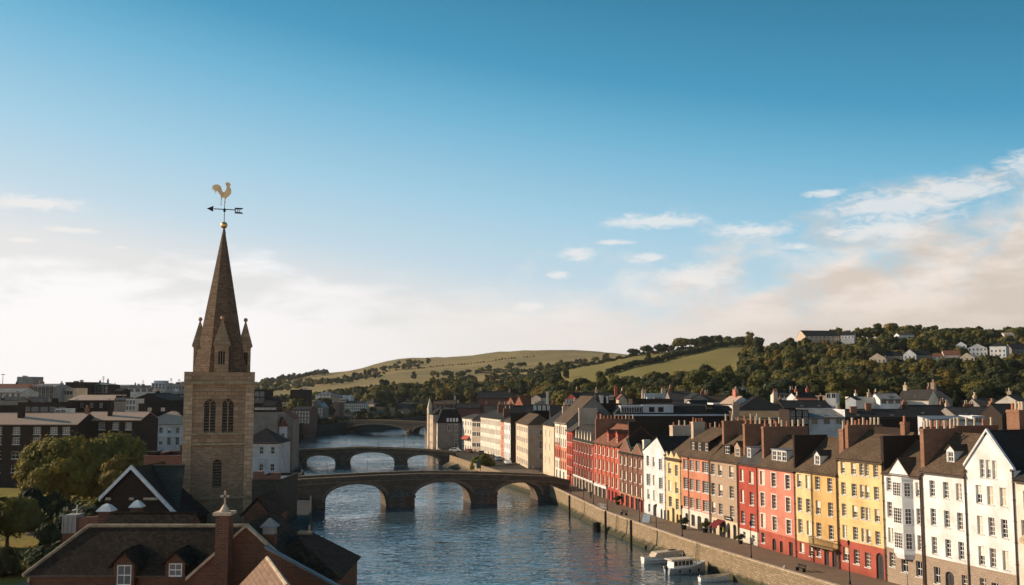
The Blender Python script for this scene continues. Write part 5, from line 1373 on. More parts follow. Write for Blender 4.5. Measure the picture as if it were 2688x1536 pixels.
# ---- rooftops of the far town on the left
def block(name, label, cat, p0, p1, yt, d, roof='flat', yr=None, D=14, wall=None, roofm=None, rows=(), n=0, st='p', ww=1.2, wh=1.5, turn=0.0, over=0.2, **kw):
    a, c = at(p0, yt, d), at(p1, yt, d)
    if turn:
        m = (a + c) / 2; v = (c - a) / 2; ct, s_ = math.cos(rad(turn)), math.sin(rad(turn))
        v2 = Vector((v.x * ct - v.y * s_, v.x * s_ + v.y * ct, 0)); a, c = m - v2, m + v2
    z0 = min(H(a.x, a.y), H(c.x, c.y)); W_ = (Vector((c.x, c.y, 0)) - Vector((a.x, a.y, 0))).length
    win = [((i + 0.5) / n * W_, zat(r, d) - z0, ww, wh, st) for r in rows for i in range(n)]
    hs = House(name, label, cat, (a.x, a.y), (c.x, c.y), z0, zat(yt, d) - z0, (zat(yr, d + D / 2) - z0) if yr else 0, D, roof, wall, roofm, win=win, cut=False, over=over, base_drop=6, **kw)
    r_ = random.Random(label)
    if roof in ('x', 'hip', 'y') and W_ > 5:
        for i in range(1 + (W_ > 9) + (W_ > 18)):
            u = W_ * (0.12 + 0.76 * r_.random()) if roof != 'x' else (0.3, W_ - 1.2, W_ * 0.5)[i]
            y = D * (0.4 + 0.2 * r_.random())
            chimney(hs.root, u, u + r_.uniform(0.6, 1.1), y, y + r_.uniform(0.6, 1.3), hs.eave, hs.ridge + r_.uniform(0.5, 1.3), r_.choice((1, 2, 2, 3)), r_.choice((STACKBRICK, DARKBRICK, BEIGE, BROWNBRICK)))
    elif roof == 'flat' and W_ > 7 and d < 700:
        for i in range(2):
            u, y = W_ * r_.uniform(0.08, 0.75), D * r_.uniform(0.15, 0.6)
            m_ = MB(); m_.box(u, u + r_.uniform(1, 2.4), y, y + 1.6, hs.eave - 0.6, hs.eave + r_.uniform(0.5, 1.5)); m_.build('roof_hut', r_.choice((GREYW, PALEGREY, DARKBRICK)), hs.root)
    if roof in ('x', 'shed') and hs.slope < 1.2 and W_ > 6:
        for i in range(int(W_ / 6)):
            u = W_ * (i + r_.uniform(0.25, 0.75)) / int(W_ / 6); y0 = 0.8; z_ = hs.rz_at(y0) + 0.02
            m_ = MB(); m_.hexa([(u, y0, z_), (u + 0.8, y0, z_), (u + 0.8, y0 + 0.9, z_ + 0.9 * hs.slope), (u, y0 + 0.9, z_ + 0.9 * hs.slope), (u, y0, z_ + 0.08), (u + 0.8, y0, z_ + 0.08), (u + 0.8, y0 + 0.9, z_ + 0.9 * hs.slope + 0.08), (u, y0 + 0.9, z_ + 0.9 * hs.slope + 0.08)])
            m_.build('skylight', GLASS, hs.root)
    return hs
B = block
T_ = 'town building'
B('tower_block', 'bare concrete slab block standing highest on the left skyline', T_, 45, 86, 990, 520, wall=CONCRETE, roofm=GREYROOF, D=12, rows=(1000, 1006), n=4, ww=1.0, wh=0.7, st='n')
B('town_building', 'long low brown-roofed building in front of the concrete slab block', T_, -60, 82, 1021, 470, 'x', 1009, D=20, wall=BEIGE, roofm=REDTILE)
B('office_building', 'grey glazed office with tall windows on the left skyline', T_, 78, 141, 1017, 400, 'x', 1009, D=16, wall=CONCRETE, roofm=GREYROOF, rows=(1036, 1048, 1026), n=6, ww=1.4, wh=2.2, st='p')
B('town_building', 'white flat-roofed building at the far left edge of the town', T_, -60, 56, 1031, 380, 'x', 1020, D=14, wall=CREAM2, roofm=GREYROOF, rows=(1044,), n=8, st='n')
B('town_building', 'pale concrete terrace block below the white flat-roofed building', T_, -60, 78, 1043, 350, wall=GREYW, roofm=GREYROOF, rows=(1054,), n=7)
B('town_building', 'cream block with a raised pale wall near the broad brown block', T_, 157, 192, 1020, 410, wall=CREAM, roofm=GREYROOF, rows=(1036,), n=4)
B('town_building', 'broad brown windowless block on the left skyline', T_, 172, 224, 1004, 460, wall=DARKBRICK, roofm=GREYROOF, D=18)
B('town_building', 'brown stepped block with chamfered roof and an aerial on the left skyline', T_, 224, 285, 1010, 470, 'hip', 1004, wall=DARKBRICK, roofm=GREYROOF, rows=(1022, 1032), n=6, st='n')
B('town_building', 'dark building with a bright terracotta lean roof in the left town', T_, 178, 304, 1051, 330, 'shed', 1038, D=9, wall=DARKBRICK, roofm=PINKTILE, rows=(1070,), n=5, st='p', ww=1.0)
B('town_building', 'long dark flat building between the terracotta roof and the dark terrace', T_, 58, 176, 1058, 320, wall=DARKBRICK, roofm=DARKSLATE, D=10, rows=(1080,), n=5, ww=2.2, wh=1.4, st='n')
B('town_building', 'dark gabled house with mottled wall at the far left behind the dark terrace', T_, -20, 58, 1064, 330, 'x', 1052, wall=DARKBRICK, roofm=LICHEN, D=10)
B('town_building', 'little white building with two dark arches behind the dark terrace', T_, 144, 174, 1075, 290, wall=WHITE2, roofm=GREYROOF, D=6, rows=(1084,), n=2, st='n', ww=1.4, wh=0.9)
B('town_building', 'big dark gabled warehouse with one pale window behind the white hipped house', T_, 342, 446, 1052, 310, 'y', 1034, D=20, wall=DARKSLATE, roofm=DARKSLATE, apex=0.45, rows=(1080,), n=3, st='k', ww=1.3, wh=1.2)
B('town_building', 'cream corner house with narrow windows beside the big dark warehouse', T_, 331, 356, 1049, 300, wall=CREAM2, roofm=GREYROOF, D=7, rows=(1062, 1077), n=3, ww=0.7, wh=1.3, st='n')
B('town_building', 'white-ended long low building above the big dark warehouse', T_, 320, 403, 1021, 420, wall=CREAM2, roofm=GREYROOF, D=12, rows=(1029,), n=5, ww=2.0, st='n')
B('town_building', 'pale lift-shaft tower block behind the white-ended building', T_, 404, 425, 1000, 600, wall=PALEGREY, roofm=GREYROOF, D=12)
B('town_building', 'pale concrete flats round the lift-shaft tower on the skyline', T_, 398, 434, 1006, 590, wall=PALEGREY, roofm=GREYROOF, D=14, rows=(1014, 1022), n=4, st='n')
B('town_building', 'long brown block with rooftop masts next to the church parapet', T_, 438, 500, 1008, 500, wall=CONCRETE, roofm=GREYROOF, D=16, rows=(1022,), n=8)
B('town_building', 'grey terraced flats stepping down left of the belfry', T_, 428, 500, 1029, 430, wall=CONCRETE, roofm=GREYROOF, D=12, rows=(1042,), n=6, ww=2.4, st='n')
B('town_building', 'weathered brick mill wall left of the belfry windows', T_, 446, 500, 1050, 345, wall=BEIGE, roofm=GREYROOF, D=12)
B('town_building', 'low distant grey sheds along the left skyline', T_, 284, 344, 1014, 640, 'x', 1011, wall=CONCRETE, roofm=GREYROOF, D=16)
B('town_building', 'distant shed with dark flat roof and a thin mast on the left skyline', T_, 342, 376, 1012, 630, wall=GREYW, roofm=GREYROOF, D=14)
B('town_building', 'small dark house with a bright chimney between the skyline sheds and warehouse', T_, 300, 322, 1026, 390, 'x', 1021, wall=DARKBRICK, roofm=DARKSLATE, D=8)
B('town_building', 'grey and white rear range with small windows below the terracotta lean roof', T_, 300, 334, 1052, 315, 'x', 1045, wall=GREYW, roofm=DARKSLATE, D=8, rows=(1057,), n=3, st='n')
B('town_building', 'dark green-glazed block just right of the tower', T_, 655, 695, 1024, 330, wall=DARKBRICK, roofm=LEAD, D=12, rows=(1058, 1046), n=3, st='p', ww=1.4, wh=2.2)
B('town_building', 'dark steep-roofed house right of the green-glazed block', T_, 690, 722, 1066, 325, 'x', 1046, wall=DARKBRICK, roofm=DARKSLATE, D=10)
B('town_building', 'white-railed roof terrace building right of the belfry', T_, 668, 726, 1072, 300, wall=DARKBRICK, roofm=LEAD, D=8, rows=(1076,), n=4, ww=1.6, wh=0.8, st='k')
B('town_building', 'square brown block rising above trees on the shaded bank', T_, 762, 806, 1024, 560, wall=DARKBRICK, roofm=LEAD, D=14)
for px, y0, y1, d, lab in ((6.5, 984, 1020, 400, 'thin white lamp mast at the far left skyline'), (271, 988, 1008, 470, 'rooftop aerial on the brown stepped block'), (375.5, 998, 1014, 630, 'thin mast on the distant flat shed'),
                           (449, 993, 1008, 500, 'taller rooftop mast beside the tower parapet'), (470, 996, 1008, 500, 'shorter rooftop aerial beside the tower parapet')):
    t = thing('mast', lab, 'mast', at(px, y1, d))
    hgt = zat(y0, d) - zat(y1, d)
    b = MB(); b.tube((0, 0, -1), (0, 0, hgt), 0.16, 0.1, 6)
    if px < 10: b.box(-0.7, 0.7, -0.3, 0.3, hgt, hgt + 0.25)
    else:
        for k_ in (0.6, 0.8, 0.95): b.box(-0.9 * (1.2 - k_) - 0.3, 0.9 * (1.2 - k_) + 0.3, -0.06, 0.06, hgt * k_, hgt * k_ + 0.15)
    b.build('pole', CONCRETE, t)
# ---- the far end of the shaded bank
F_ = 'riverside building'
B('warehouse', 'brown brick riverside warehouse first in the far row on the shaded bank', F_, 767, 814, 1076, 525, 'x', 1067, D=20, wall=BROWNBRICK, roofm=DARKSLATE, rows=(1086, 1095, 1104, 1112), n=6, ww=1.0, wh=1.5, st='k')
B('riverside_house', 'pale grey riverside house with a white gable next to the brown brick warehouse', F_, 814, 848, 1070, 590, 'y', 1052, D=18, wall=GREYW, roofm=LEAD, rows=(1078, 1086, 1094), n=5, ww=1.2, wh=1.6, st='k')
B('warehouse', 'plain red-brown brick warehouse in the middle of the far row', F_, 848, 891, 1057, 690, 'flat', D=18, wall=BROWNBRICK, roofm=LEAD, rows=(1064, 1071, 1078, 1085), n=6, ww=1.1, wh=1.4)
B('riverside_house', 'white slab building rising above the cream far terrace', F_, 893, 922, 1039, 760, wall=WHITE2, roofm=LEAD, D=14)
B('riverside_house', 'narrow cream block at the left end of the cream far terrace', F_, 892, 906, 1047, 735, wall=CREAM2, roofm=LEAD, D=14, rows=(1054, 1061, 1068, 1075), n=3, ww=1.2)
B('riverside_house', 'long cream four-storey far terrace facing down the river', F_, 906, 960, 1058, 735, 'x', 1053, D=14, wall=CREAM2, roofm=DARKSLATE, rows=(1062, 1069, 1076, 1084), n=10, ww=0.9, wh=1.4, st='n')
B('riverside_house', 'tall tan house with grey hipped roof at the end of the cream far terrace', F_, 960, 984, 1058, 790, 'hip', 1046, D=22, wall=CREAM, roofm=SLATE2, rows=(1063, 1070, 1077), n=5, ww=0.9, wh=1.4, turn=-28, st='n')
B('riverside_house', 'sunlit golden terrace before the far trees', F_, 1018, 1073, 1060, 830, 'x', 1057, D=12, wall=CREAM, roofm=SLATE2, rows=(1064, 1070, 1076), n=12, ww=0.9, wh=1.3, turn=-30, st='n')
B('riverside_house', 'short cream house closing the sunlit golden terrace', F_, 1073, 1092, 1062, 822, 'x', 1059, D=12, wall=CREAM2, roofm=SLATE2, rows=(1066, 1072), n=5, ww=0.9, wh=1.3, turn=-30, st='n')
B('riverside_house', 'grey stone house with blank gable behind the brown warehouses on the shaded bank', F_, 868, 892, 1042, 740, 'y', 1034, D=14, wall=GREYW, roofm=LEAD)
B('riverside_house', 'pale blue-grey roofed villa among the trees above the brown warehouses', F_, 828, 875, 1036, 800, 'hip', 1027, D=14, wall=CREAM2, roofm=LEAD, rows=(1040,), n=5)


# ---------------------------------------------------------------- cream houses on the quay between the two nearer bridges
QG = 'houses along the quay beyond the nearest bridge'
def quay(label, A, Bp, ye, yr, D, roof, wall, roofm, rows, n, st='k', ww=1.2, wh=1.7, **kw):
    a, c = on(*A), on(*Bp)
    m = (a.y + c.y) / 2
    e = zat(ye, m)
    W_ = (Vector((c.x, c.y)) - Vector((a.x, a.y))).length
    win = [((i + 0.5) / n * W_, r, ww, wh, st) for r in rows for i in range(n)]
    return House('quay_house', label, 'quay house', (a.x, a.y), (c.x, c.y), 0, e, (zat(yr, m + 2) if yr else 0), D, roof, wall, roofm, win=win, cut=False, group=QG, **kw)
t = quay('ornate cream corner house with pointed turret at the far bend of the quay', (1120.5, 1173), (1136, 1178), 1086, 1068, 9, 'hip', BEIGE, DARKSLATE, (11, 8, 4.6, 1.4), 3, 's')
b = MB(); b.lathe([(0.9, -1), (0.9, 15.6), (1.05, 15.7), (0.1, 19.4)], (4.9, 0.2, 0), 8); tu = b.build('turret', CREAM, t.root)
b = MB(); b.lathe([(0.6, 0), (0.6, 1.6), (0.68, 1.65), (0.06, 4.0)], (0.6, 0.5, t.eave), 8); b.build('turret', CREAM2, t.root)
k = quay('grey mansard house showing its dark side wall at the bend of the quay', (1137, 1171), (1148, 1180), 1108, 1069, 9.6, 'mansard', CREAM2, DARKSLATE, (8, 5, 1.6), 5, 's', sidem=GREYW,  # side wall given a darker colour for the shade it lies in
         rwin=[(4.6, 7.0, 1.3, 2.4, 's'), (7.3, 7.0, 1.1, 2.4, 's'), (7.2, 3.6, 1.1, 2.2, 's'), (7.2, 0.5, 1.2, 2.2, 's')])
b = MB(); b.box(k.W - 1.2, k.W + 0.15, 3.2, 8.2, k.eave, k.eave + 2.3, 0)
for i in range(4): b.box(k.W + 0.15, k.W + 0.22, 3.5 + i * 1.2, 4.3 + i * 1.2, k.eave + 0.5, k.eave + 1.9, 1)
b.build('dormer', [DARKSLATE, WHITE2], k.root)
k = quay('pale cream house with rusty red awning beside the grey mansard house', (1212.5, 1180), (1239, 1184.6), 1097, 1089, 9, 'x', CREAM2, SLATE2, (9.3, 6.2, 3.2, 0.3), 4, 's')
b = MB(); b.slab([(1.5, -1.2, 4.2), (9, -1.2, 4.2), (9, 0, 5.6), (1.5, 0, 5.6)], 0.08); b.build('awning', RED2, k.root)
k = quay('beige shaded house with paired windows next to the rusty awning', (1239, 1184.6), (1261.4, 1186), 1103, 1087, 9, 'x', BEIGE, DARKSLATE, (9.0, 5.6, 1.6), 2, 's', ww=2.2)
k = quay('very long cream terrace with closely set windows along the far quay', (1261.4, 1186), (1314.5, 1200.4), 1096, 1080, 10, 'x', CREAM2, DARKSLATE, (10.4, 7.3, 4.2, 0.6), 13, 'k', ww=1.3)
k.band(3.6, 0.3, 0.2); k.band(6.6, 0.15, 0.1); k.slab_wall(k.W - 0.6, k.W, 1, 7, 16.5, 4, BROWNBRICK); k.slab_wall(14, 14.6, 3, 8, 17.6, 5, BROWNBRICK)
k = quay('narrow reddish house squeezed after the very long cream terrace', (1314.5, 1200.4), (1323, 1203), 1105, 1090, 9, 'x', SALMON, DARKSLATE, (9, 6, 3, 0.4), 1, 's')
k = quay('bright white house with shaped gable on the far quay', (1323, 1203), (1351, 1213), 1107, 1096, 6, 'x', WHITE2, SLATE, (9.6, 6.6, 3.6, 0.6), 5, 'k', ww=1.4)
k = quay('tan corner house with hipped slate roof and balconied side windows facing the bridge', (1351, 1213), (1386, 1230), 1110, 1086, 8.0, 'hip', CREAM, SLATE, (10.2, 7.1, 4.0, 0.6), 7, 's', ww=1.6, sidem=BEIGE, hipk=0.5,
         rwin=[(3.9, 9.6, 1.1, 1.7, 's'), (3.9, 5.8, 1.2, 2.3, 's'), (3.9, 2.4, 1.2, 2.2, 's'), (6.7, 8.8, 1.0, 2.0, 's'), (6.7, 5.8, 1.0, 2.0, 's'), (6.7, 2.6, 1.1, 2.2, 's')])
k = House('quay_house', 'tall narrow tan house with slit windows next to the huge grey roof', 'quay house', (8.6, 279), (11.1, 266), 0, 13.6, 17.2, 11, 'x', CREAM, DARKSLATE, win=[(u, v, 0.8, 2.2, 's') for u in (3, 8) for v in (10, 6.5, 3)], cut=False, group=QG)
k.slab_wall(12.4, 13, 2.5, 4.5, 18.6, 2, BEIGE)

# ---------------------------------------------------------------- rooftops of the town behind the terrace
R_ = 'town house'
k = B('red_house', 'small red gabled house with white pillars among the dark roofs by the woods', R_, 1482, 1517, 1048, 330, 'y', 1033, D=10, wall=ORANGE, roofm=DARKSLATE, rows=(1063,), n=5, ww=0.7, wh=1.9, st='k', turn=-22)
B('town_house', 'long dark-roofed house behind the small red gabled house', R_, 1512, 1568, 1046, 345, 'x', 1032, wall=DARKBRICK, roofm=DARKSLATE, D=12)
k = B('town_house', 'dark flat-roofed house with white roof huts and an orange chimney', R_, 1565, 1645, 1044, 335, 'x', 1034, wall=DARKBRICK, roofm=DARKSLATE, D=12, rows=(1050,), n=3, ww=1.6, wh=1.6, st='k')
chimney(k.root, 6.3, 7.2, 1, 2, 8, k.eave + 4.0, 0, ORANGE); chimney(k.root, 1.2, 2.3, -0.5, 0.5, 4, k.eave + 0.6, 0, WHITE2); chimney(k.root, 3.4, 4.0, -0.5, 0.4, 4, k.eave + 0.4, 0, WHITE2)
B('town_house', 'little red-tiled gable peeping above the long dark hall', R_, 1624, 1646, 1049, 320, 'y', 1037, wall=BEIGE, roofm=REDTILE, D=8)
B('town_house', 'low brown wall-like house behind the white box dormer', R_, 1660, 1765, 1049, 285, 'flat', wall=DARKBRICK, roofm=DARKSLATE, D=10)
k = B('town_house', 'pale grey blind house with cream chimneys at both ends', R_, 1692, 1746, 1034, 335, 'flat', wall=PALEGREY, roofm=LEAD, D=8)
chimney(k.root, -0.7, 0.7, 1, 2, 6, k.eave + 1.4, 2, BEIGE); chimney(k.root, k.W - 1, k.W + 0.4, 1, 2, 6, k.eave + 1.8, 2, BEIGE)
B('town_house', 'grey slate roofed house with white vents left of the blank grey gable', R_, 1760, 1822, 1052, 318, 'x', 1028, wall=GREYW, roofm=SLATE2, D=12)
B('town_house', 'blank pale grey gable facing us in the middle of the roofscape', R_, 1814, 1858, 1048, 300, 'y', 1034, wall=GREYW, roofm=DARKSLATE, D=12)
k = B('town_house', 'small white gable with sunlit chimney below the blank grey gable', R_, 1798, 1816, 1060, 285, 'y', 1052, wall=WHITE2, roofm=DARKSLATE, D=8, turn=-50)
k = B('town_house', 'brown-tiled pair of roofs with a valley right of the blank grey gable', R_, 1858, 1916, 1062, 300, 'x', 1040, wall=BEIGE, roofm=SLATE, D=10)
k = B('town_house', 'white house with sunlit lean roof and pink chimney', R_, 1880, 1930, 1060, 270, 'x', 1042, wall=WHITE2, roofm=PINKTILE, D=7, turn=-62)
chimney(k.root, 2, 3, 3, 4, 8, k.ridge + 1.9, 2, PINK)
B('town_house', 'white colonnaded low house in front of the brown-tiled roofs', R_, 1872, 1908, 1060, 272, 'flat', wall=WHITE2, roofm=LEAD, D=8, rows=(1074,), n=6, ww=0.7, wh=1.4, st='n')
# the long dark hall with white eaves
k = B('hall', 'long black-roofed hall with white eaves, glazed lantern and white box dormers', 'hall', 1615, 1936, 1088, 246, 'mansard', 1058, D=14, wall=DARKBRICK, roofm=DARKSLATE)
sc_ = k.W / (1936 - 1615)
def dbox(h, p0, p1, y0, y1, m, wins=(), yy=0.2, wp=0.55, name='dormer'):
    b = MB(); z0, z1 = zat(y1, 246) - h.root.location.z, zat(y0, 246) - h.root.location.z
    x0, x1 = (p0 - 1615) * sc_, (p1 - 1615) * sc_
    b.box(x0, x1, yy, 4.5, z0, z1, 0); b.box(x0 - 0.1, x1 + 0.1, yy - 0.15, 4.6, z1, z1 + 0.22, 0)
    for i in range(len(wins)): b.box(x0 + wins[i][0] * (x1 - x0), x0 + wins[i][1] * (x1 - x0), yy - 0.03, yy + 0.0, z0 + 0.3, z1 - 0.25, 1)
    b.build(name, [m, DARKGLASS], h.root)
dbox(k, 1630, 1685, 1067, 1086, PALEGREY, [(0.05 + i * 0.12, 0.14 + i * 0.12) for i in range(8)], name='glazed_lantern')
dbox(k, 1688, 1768, 1066, 1085, PALEGREY, [(0.2, 0.38), (0.5, 0.68)])
dbox(k, 1856, 1874, 1066, 1077, DARKSLATE, [(0.1, 0.9)])
b = MB(); b.box(-0.1, k.W + 0.1, -0.55, -0.2, k.eave - 0.35, k.eave + 0.05); b.build('eaves_board', PALEGREY, k.root)
B('town_house', 'dark building with a flat roof wedged behind the maroon terrace chimneys', R_, 1566, 1632, 1062, 262, 'flat', wall=DARKBRICK, roofm=DARKSLATE, D=10)
b = MB()
k = B('town_house', 'large house with dark hipped slate roof right of the long hall', R_, 1930, 2076, 1078, 262, 'hip', 1040, D=17, wall=DARKBRICK, roofm=DARKSLATE, hipk=0.45)
k = B('town_house', 'low house with olive-tan sheet roof and bright brick chimney', R_, 1934, 2072, 1103, 232, 'shed', 1081, D=8, wall=DARKBRICK, roofm=tile_mat('tan_sheet_roof', (0.30, 0.20, 0.10), (0.26, 0.17, 0.09), (0.34, 0.23, 0.12), bw=3, bh=0.5))
chimney(k.root, -0.4, 1.1, 2, 3, 6, zat(1062, 236) - k.root.location.z, 4, TANBRICK)
B('town_house', 'small beige house tucked under the wood in the middle', R_, 1936, 1961, 1020, 385, 'flat', wall=CREAM, roofm=LEAD, D=8, rows=(1027,), n=2)
k = B('town_house', 'tiny white house beside the small beige house under the wood', R_, 1967, 1981, 1022, 385, 'y', 1014, wall=WHITE2, roofm=DARKSLATE, D=7, turn=-35)
k = B('town_house', 'grey and white stepped house with several chimneys under the wood', R_, 1986, 2050, 1024, 390, 'flat', wall=PALEGREY, roofm=LEAD, D=9, rows=(1033,), n=6, st='n', ww=0.8)
for x in (1.0, 3.4, 6.5, 8.6): chimney(k.root, x, x + 0.7, 1, 1.8, 4, k.eave + 1.9, 1, BEIGE if x < 5 else DARKBRICK)
k = B('town_house', 'cream low house with a black roof and cream chimney', R_, 2036, 2070, 1038, 350, 'x', 1031, wall=CREAM2, roofm=DARKSLATE, D=7, rows=(1045,), n=3, st='n')
chimney(k.root, 0.1, 0.8, 1, 2, 5, k.eave + 1.6, 1, CREAM2)
k = B('town_house', 'white gable end with ball finial and long dark roof behind it', R_, 2060, 2096, 1046, 312, 'y', 1032, wall=WHITE2, roofm=DARKSLATE, D=9, turn=-60)
k = B('town_house', 'dark-roofed house with two orange chimneys above the orange-brown roof', R_, 2084, 2145, 1048, 318, 'x', 1033, wall=DARKBRICK, roofm=DARKSLATE, D=9)
chimney(k.root, 1.6, 2.3, 4, 5, 6, k.ridge + 1.4, 1, ORANGE); chimney(k.root, 5.2, 6.0, 4, 5, 6, k.ridge + 1.6, 1, ORANGE)
B('town_house', 'house with a small orange-brown roof above the long dark slate range', R_, 2098, 2150, 1053, 300, 'x', 1046, wall=BEIGE, roofm=REDTILE, D=7)
B('town_house', 'long dark slate range in the middle of the roofscape', R_, 2058, 2184, 1072, 262, 'x', 1053, wall=DARKBRICK, roofm=DARKSLATE, D=11)
B('town_house', 'brown tan-walled house beside the square white house', R_, 2142, 2169, 1040, 330, 'flat', wall=BEIGE, roofm=LEAD, D=8)
B('town_house', 'square bright white house among dark roofs', R_, 2168, 2194, 1034, 325, 'flat', wall=WHITE2, roofm=LEAD, D=8, rows=(1045,), n=2, st='n', turn=-25)
B('town_house', 'dark-windowed flat block over a white ground storey', R_, 2072, 2122, 1078, 212, 'flat', wall=DARKBRICK, roofm=LEAD, D=8, rows=(1093, 1112), n=3, ww=0.9, wh=1.3)
k = B('town_house', 'white-walled house with grey flat roof behind the yellow houses', R_, 2122, 2218, 1096, 214, 'shed', 1074, wall=PALEGREY, roofm=GREYROOF, D=9, rows=(1114,), n=3, ww=1.4, wh=1.2)
k = B('town_house', 'long dark range with brick chimneys behind the white bay house', R_, 2212, 2408, 1096, 238, 'x', 1076, wall=DARKBRICK, roofm=DARKSLATE, D=12)
chimney(k.root, 3.0, 4.5, 3, 4, 8, k.ridge + 0.9, 0); chimney(k.root, 7.4, 8.7, 5, 6, 8, k.ridge + 1.6, 0)
B('town_house', 'low white gable beside a cream wall in the roofscape', R_, 2220, 2246, 1050, 286, 'y', 1042, wall=WHITE2, roofm=DARKSLATE, D=8, turn=-30)
k = B('town_house', 'cream flat-roofed house with clustered chimneys behind the low white gable', R_, 2246, 2311, 1044, 292, 'flat', wall=CREAM2, roofm=GREYROOF, D=9)
chimney(k.root, 0.6, 1.2, 2, 3, 6, k.eave + 1.2, 2, WHITE2); chimney(k.root, 4.4, 5.2, 2, 3, 6, k.eave + 1.5, 1, TANBRICK)
k = B('town_house', 'white house with pale grey roof and a broad window left of the tall cream house', R_, 2310, 2366, 1049, 288, 'x', 1034, wall=WHITE2, roofm=GREYROOF, D=8, rows=(1060,), n=3, ww=1.5, wh=1.5)
k = B('town_house', 'tall cream house with grey end gable and big brick chimneys', R_, 2358, 2436, 1048, 292, 'x', 1024, wall=CREAM2, roofm=SLATE2, D=9, turn=-40, rwin=[(4.5, 3.2, 2.6, 1.9, 'm')])
chimney(k.root, 0.2, 1.2, 4, 5, 8, k.ridge + 1.4, 2, CREAM); chimney(k.root, k.W - 1.1, k.W - 0.1, 5.8, 7.8, 8, k.ridge + 2.2, 3, TANBRICK)
B('town_house', 'wide plain grey gable right of the tall cream house', R_, 2430, 2500, 1048, 298, 'y', 1024, wall=GREYW, roofm=DARKSLATE, D=10, rows=(1062,), n=1, ww=1.4, wh=1.0, st='n')
B('town_house', 'black slate roofed range below the wide plain grey gable', R_, 2392, 2514, 1092, 252, 'x', 1065, wall=DARKBRICK, roofm=DARKSLATE, D=12)
B('town_house', 'long grey slate range behind the white gable house', R_, 2510, 2640, 1093, 246, 'x', 1070, wall=GREYW, roofm=SLATE2, D=12)
k = B('town_house', 'small grey roofed cottage with a row of pots at the right', R_, 2572, 2630, 1066, 282, 'x', 1047, wall=GREYW, roofm=SLATE2, D=9)
chimney(k.root, -2.5, -0.2, 4, 5, 6, k.eave + 0.5, 4, REDBRICK)
k = B('town_house', 'cream house with a tall curved sunlit gable at the right edge', R_, 2612, 2680, 1060, 262, 'y', 1038, wall=CREAM2, roofm=SLATE, D=12, turn=-38)
B('town_house', 'low pale sheds behind the chimneys of the white houses', R_, 2440, 2556, 1102, 205, 'shed', 1094, wall=PALEGREY, roofm=LEAD, D=6)
B('town_house', 'white box with barred window behind the red brick chimney stack', R_, 2552, 2584, 1094, 205, 'flat', wall=PALEGREY, roofm=LEAD, D=6, rows=(1110,), n=1, ww=1.4, wh=1.1)
B('town_house', 'dark house at the right edge behind the end of the terrace', R_, 2630, 2760, 1090, 225, 'x', 1062, wall=DARKBRICK, roofm=DARKSLATE, D=10)
# behind the cream quay houses
B('town_house', 'tall brown house with white scrolled gable edge behind the far quay', R_, 1254, 1342, 1046, 420, 'x', 1028, wall=BROWNBRICK, roofm=DARKSLATE, D=16)
B('town_house', 'dark block behind the grey mansard house', R_, 1137, 1196, 1062, 420, 'x', 1052, wall=DARKBRICK, roofm=SLATE, D=14, rows=(1072,), n=5)
B('town_house', 'low dark roof between mansard house and the tall brown house', R_, 1196, 1260, 1072, 415, 'x', 1060, wall=BROWNBRICK, roofm=DARKSLATE, D=14)
B('town_house', 'dark brown roof behind the very long cream terrace', R_, 1270, 1345, 1086, 372, 'x', 1066, wall=DARKBRICK, roofm=SLATE2, D=12)
B('town_house', 'orange gabled house with lit peak left of the tall pale chimney', R_, 1328, 1352, 1060, 390, 'y', 1042, wall=SALMON, roofm=REDTILE, D=9, turn=-30)
B('town_house', 'second orange gabled house nearer the tall pale chimney', R_, 1350, 1374, 1062, 385, 'y', 1039, wall=SALMON, roofm=REDTILE, D=9, turn=-30)
k = B('town_house', 'dark workshop with pale doors and a tall pale chimney', R_, 1386, 1446, 1064, 330, 'flat', wall=DARKBRICK, roofm=GREYROOF, D=10, rows=(1078,), n=5, ww=1.2, wh=1.8, st='k')
chimney(k.root, 6.1, 6.9, 1, 1.9, 4, zat(1028, 331) - k.root.location.z, 0, CREAM2)
B('town_house', 'tan stepped house behind the dark workshop', R_, 1394, 1420, 1044, 370, 'y', 1036, wall=CREAM, roofm=SLATE, D=9, turn=-20)
B('town_house', 'dark brown roof with a skylight above the tan corner house', R_, 1340, 1400, 1084, 318, 'x', 1066, wall=DARKBRICK, roofm=DARKSLATE, D=10)
B('town_house', 'charcoal roofed house hard behind the huge grey roof', R_, 1446, 1512, 1098, 290, 'x', 1066, wall=DARKBRICK, roofm=DARKSLATE, D=13)
B('town_house', 'dark range closing the yards behind the maroon terrace', R_, 1506, 1590, 1084, 275, 'x', 1062, wall=DARKBRICK, roofm=DARKSLATE, D=11)

# ---------------------------------------------------------------- houses on the wooded hill
HILLBOX = []
def hill(label, p0, p1, yt, yb, d, roof='y', wall=WHITE2, roofm=DARKSLATE, yr=None, D=9, n=3, turn=0, st='n', rows=2, ww=0.9):
    a, c = at(p0, yb, d), at(p1, yb, d)
    m = (a + c) / 2; v = (c - a) / 2 / max(0.3, math.cos(rad(turn)))
    ct, s_ = math.cos(rad(turn)), math.sin(rad(turn))
    v2 = Vector((v.x * ct, v.x * s_, 0))
    z0 = m.z; e = zat(yt, d) - z0
    W_ = v2.length * 2
    win = [((i + 0.5) / n * W_, 0.6 + r * 2.7, ww, 1.4, st) for r in range(rows) if 0.6 + r * 2.7 + 1.2 < e for i in range(n)]
    HILLBOX.append((p0 - 6, p1 + 10, yt - 8, yb, d))
    a, c = m - v2, m + v2
    return House('hillside_house', label, 'hillside house', (a.x, a.y), (c.x, c.y), z0, e, (zat(yr, d) - z0) if yr else 0, D, roof, wall, roofm, win=win, cut=False, base_drop=10, gutter=False)
hill('big brown and white country house alone on the hill crest', 2112, 2206, 882, 899, 780, 'x', BEIGE, DARKSLATE, 867, 16, 8, 8)
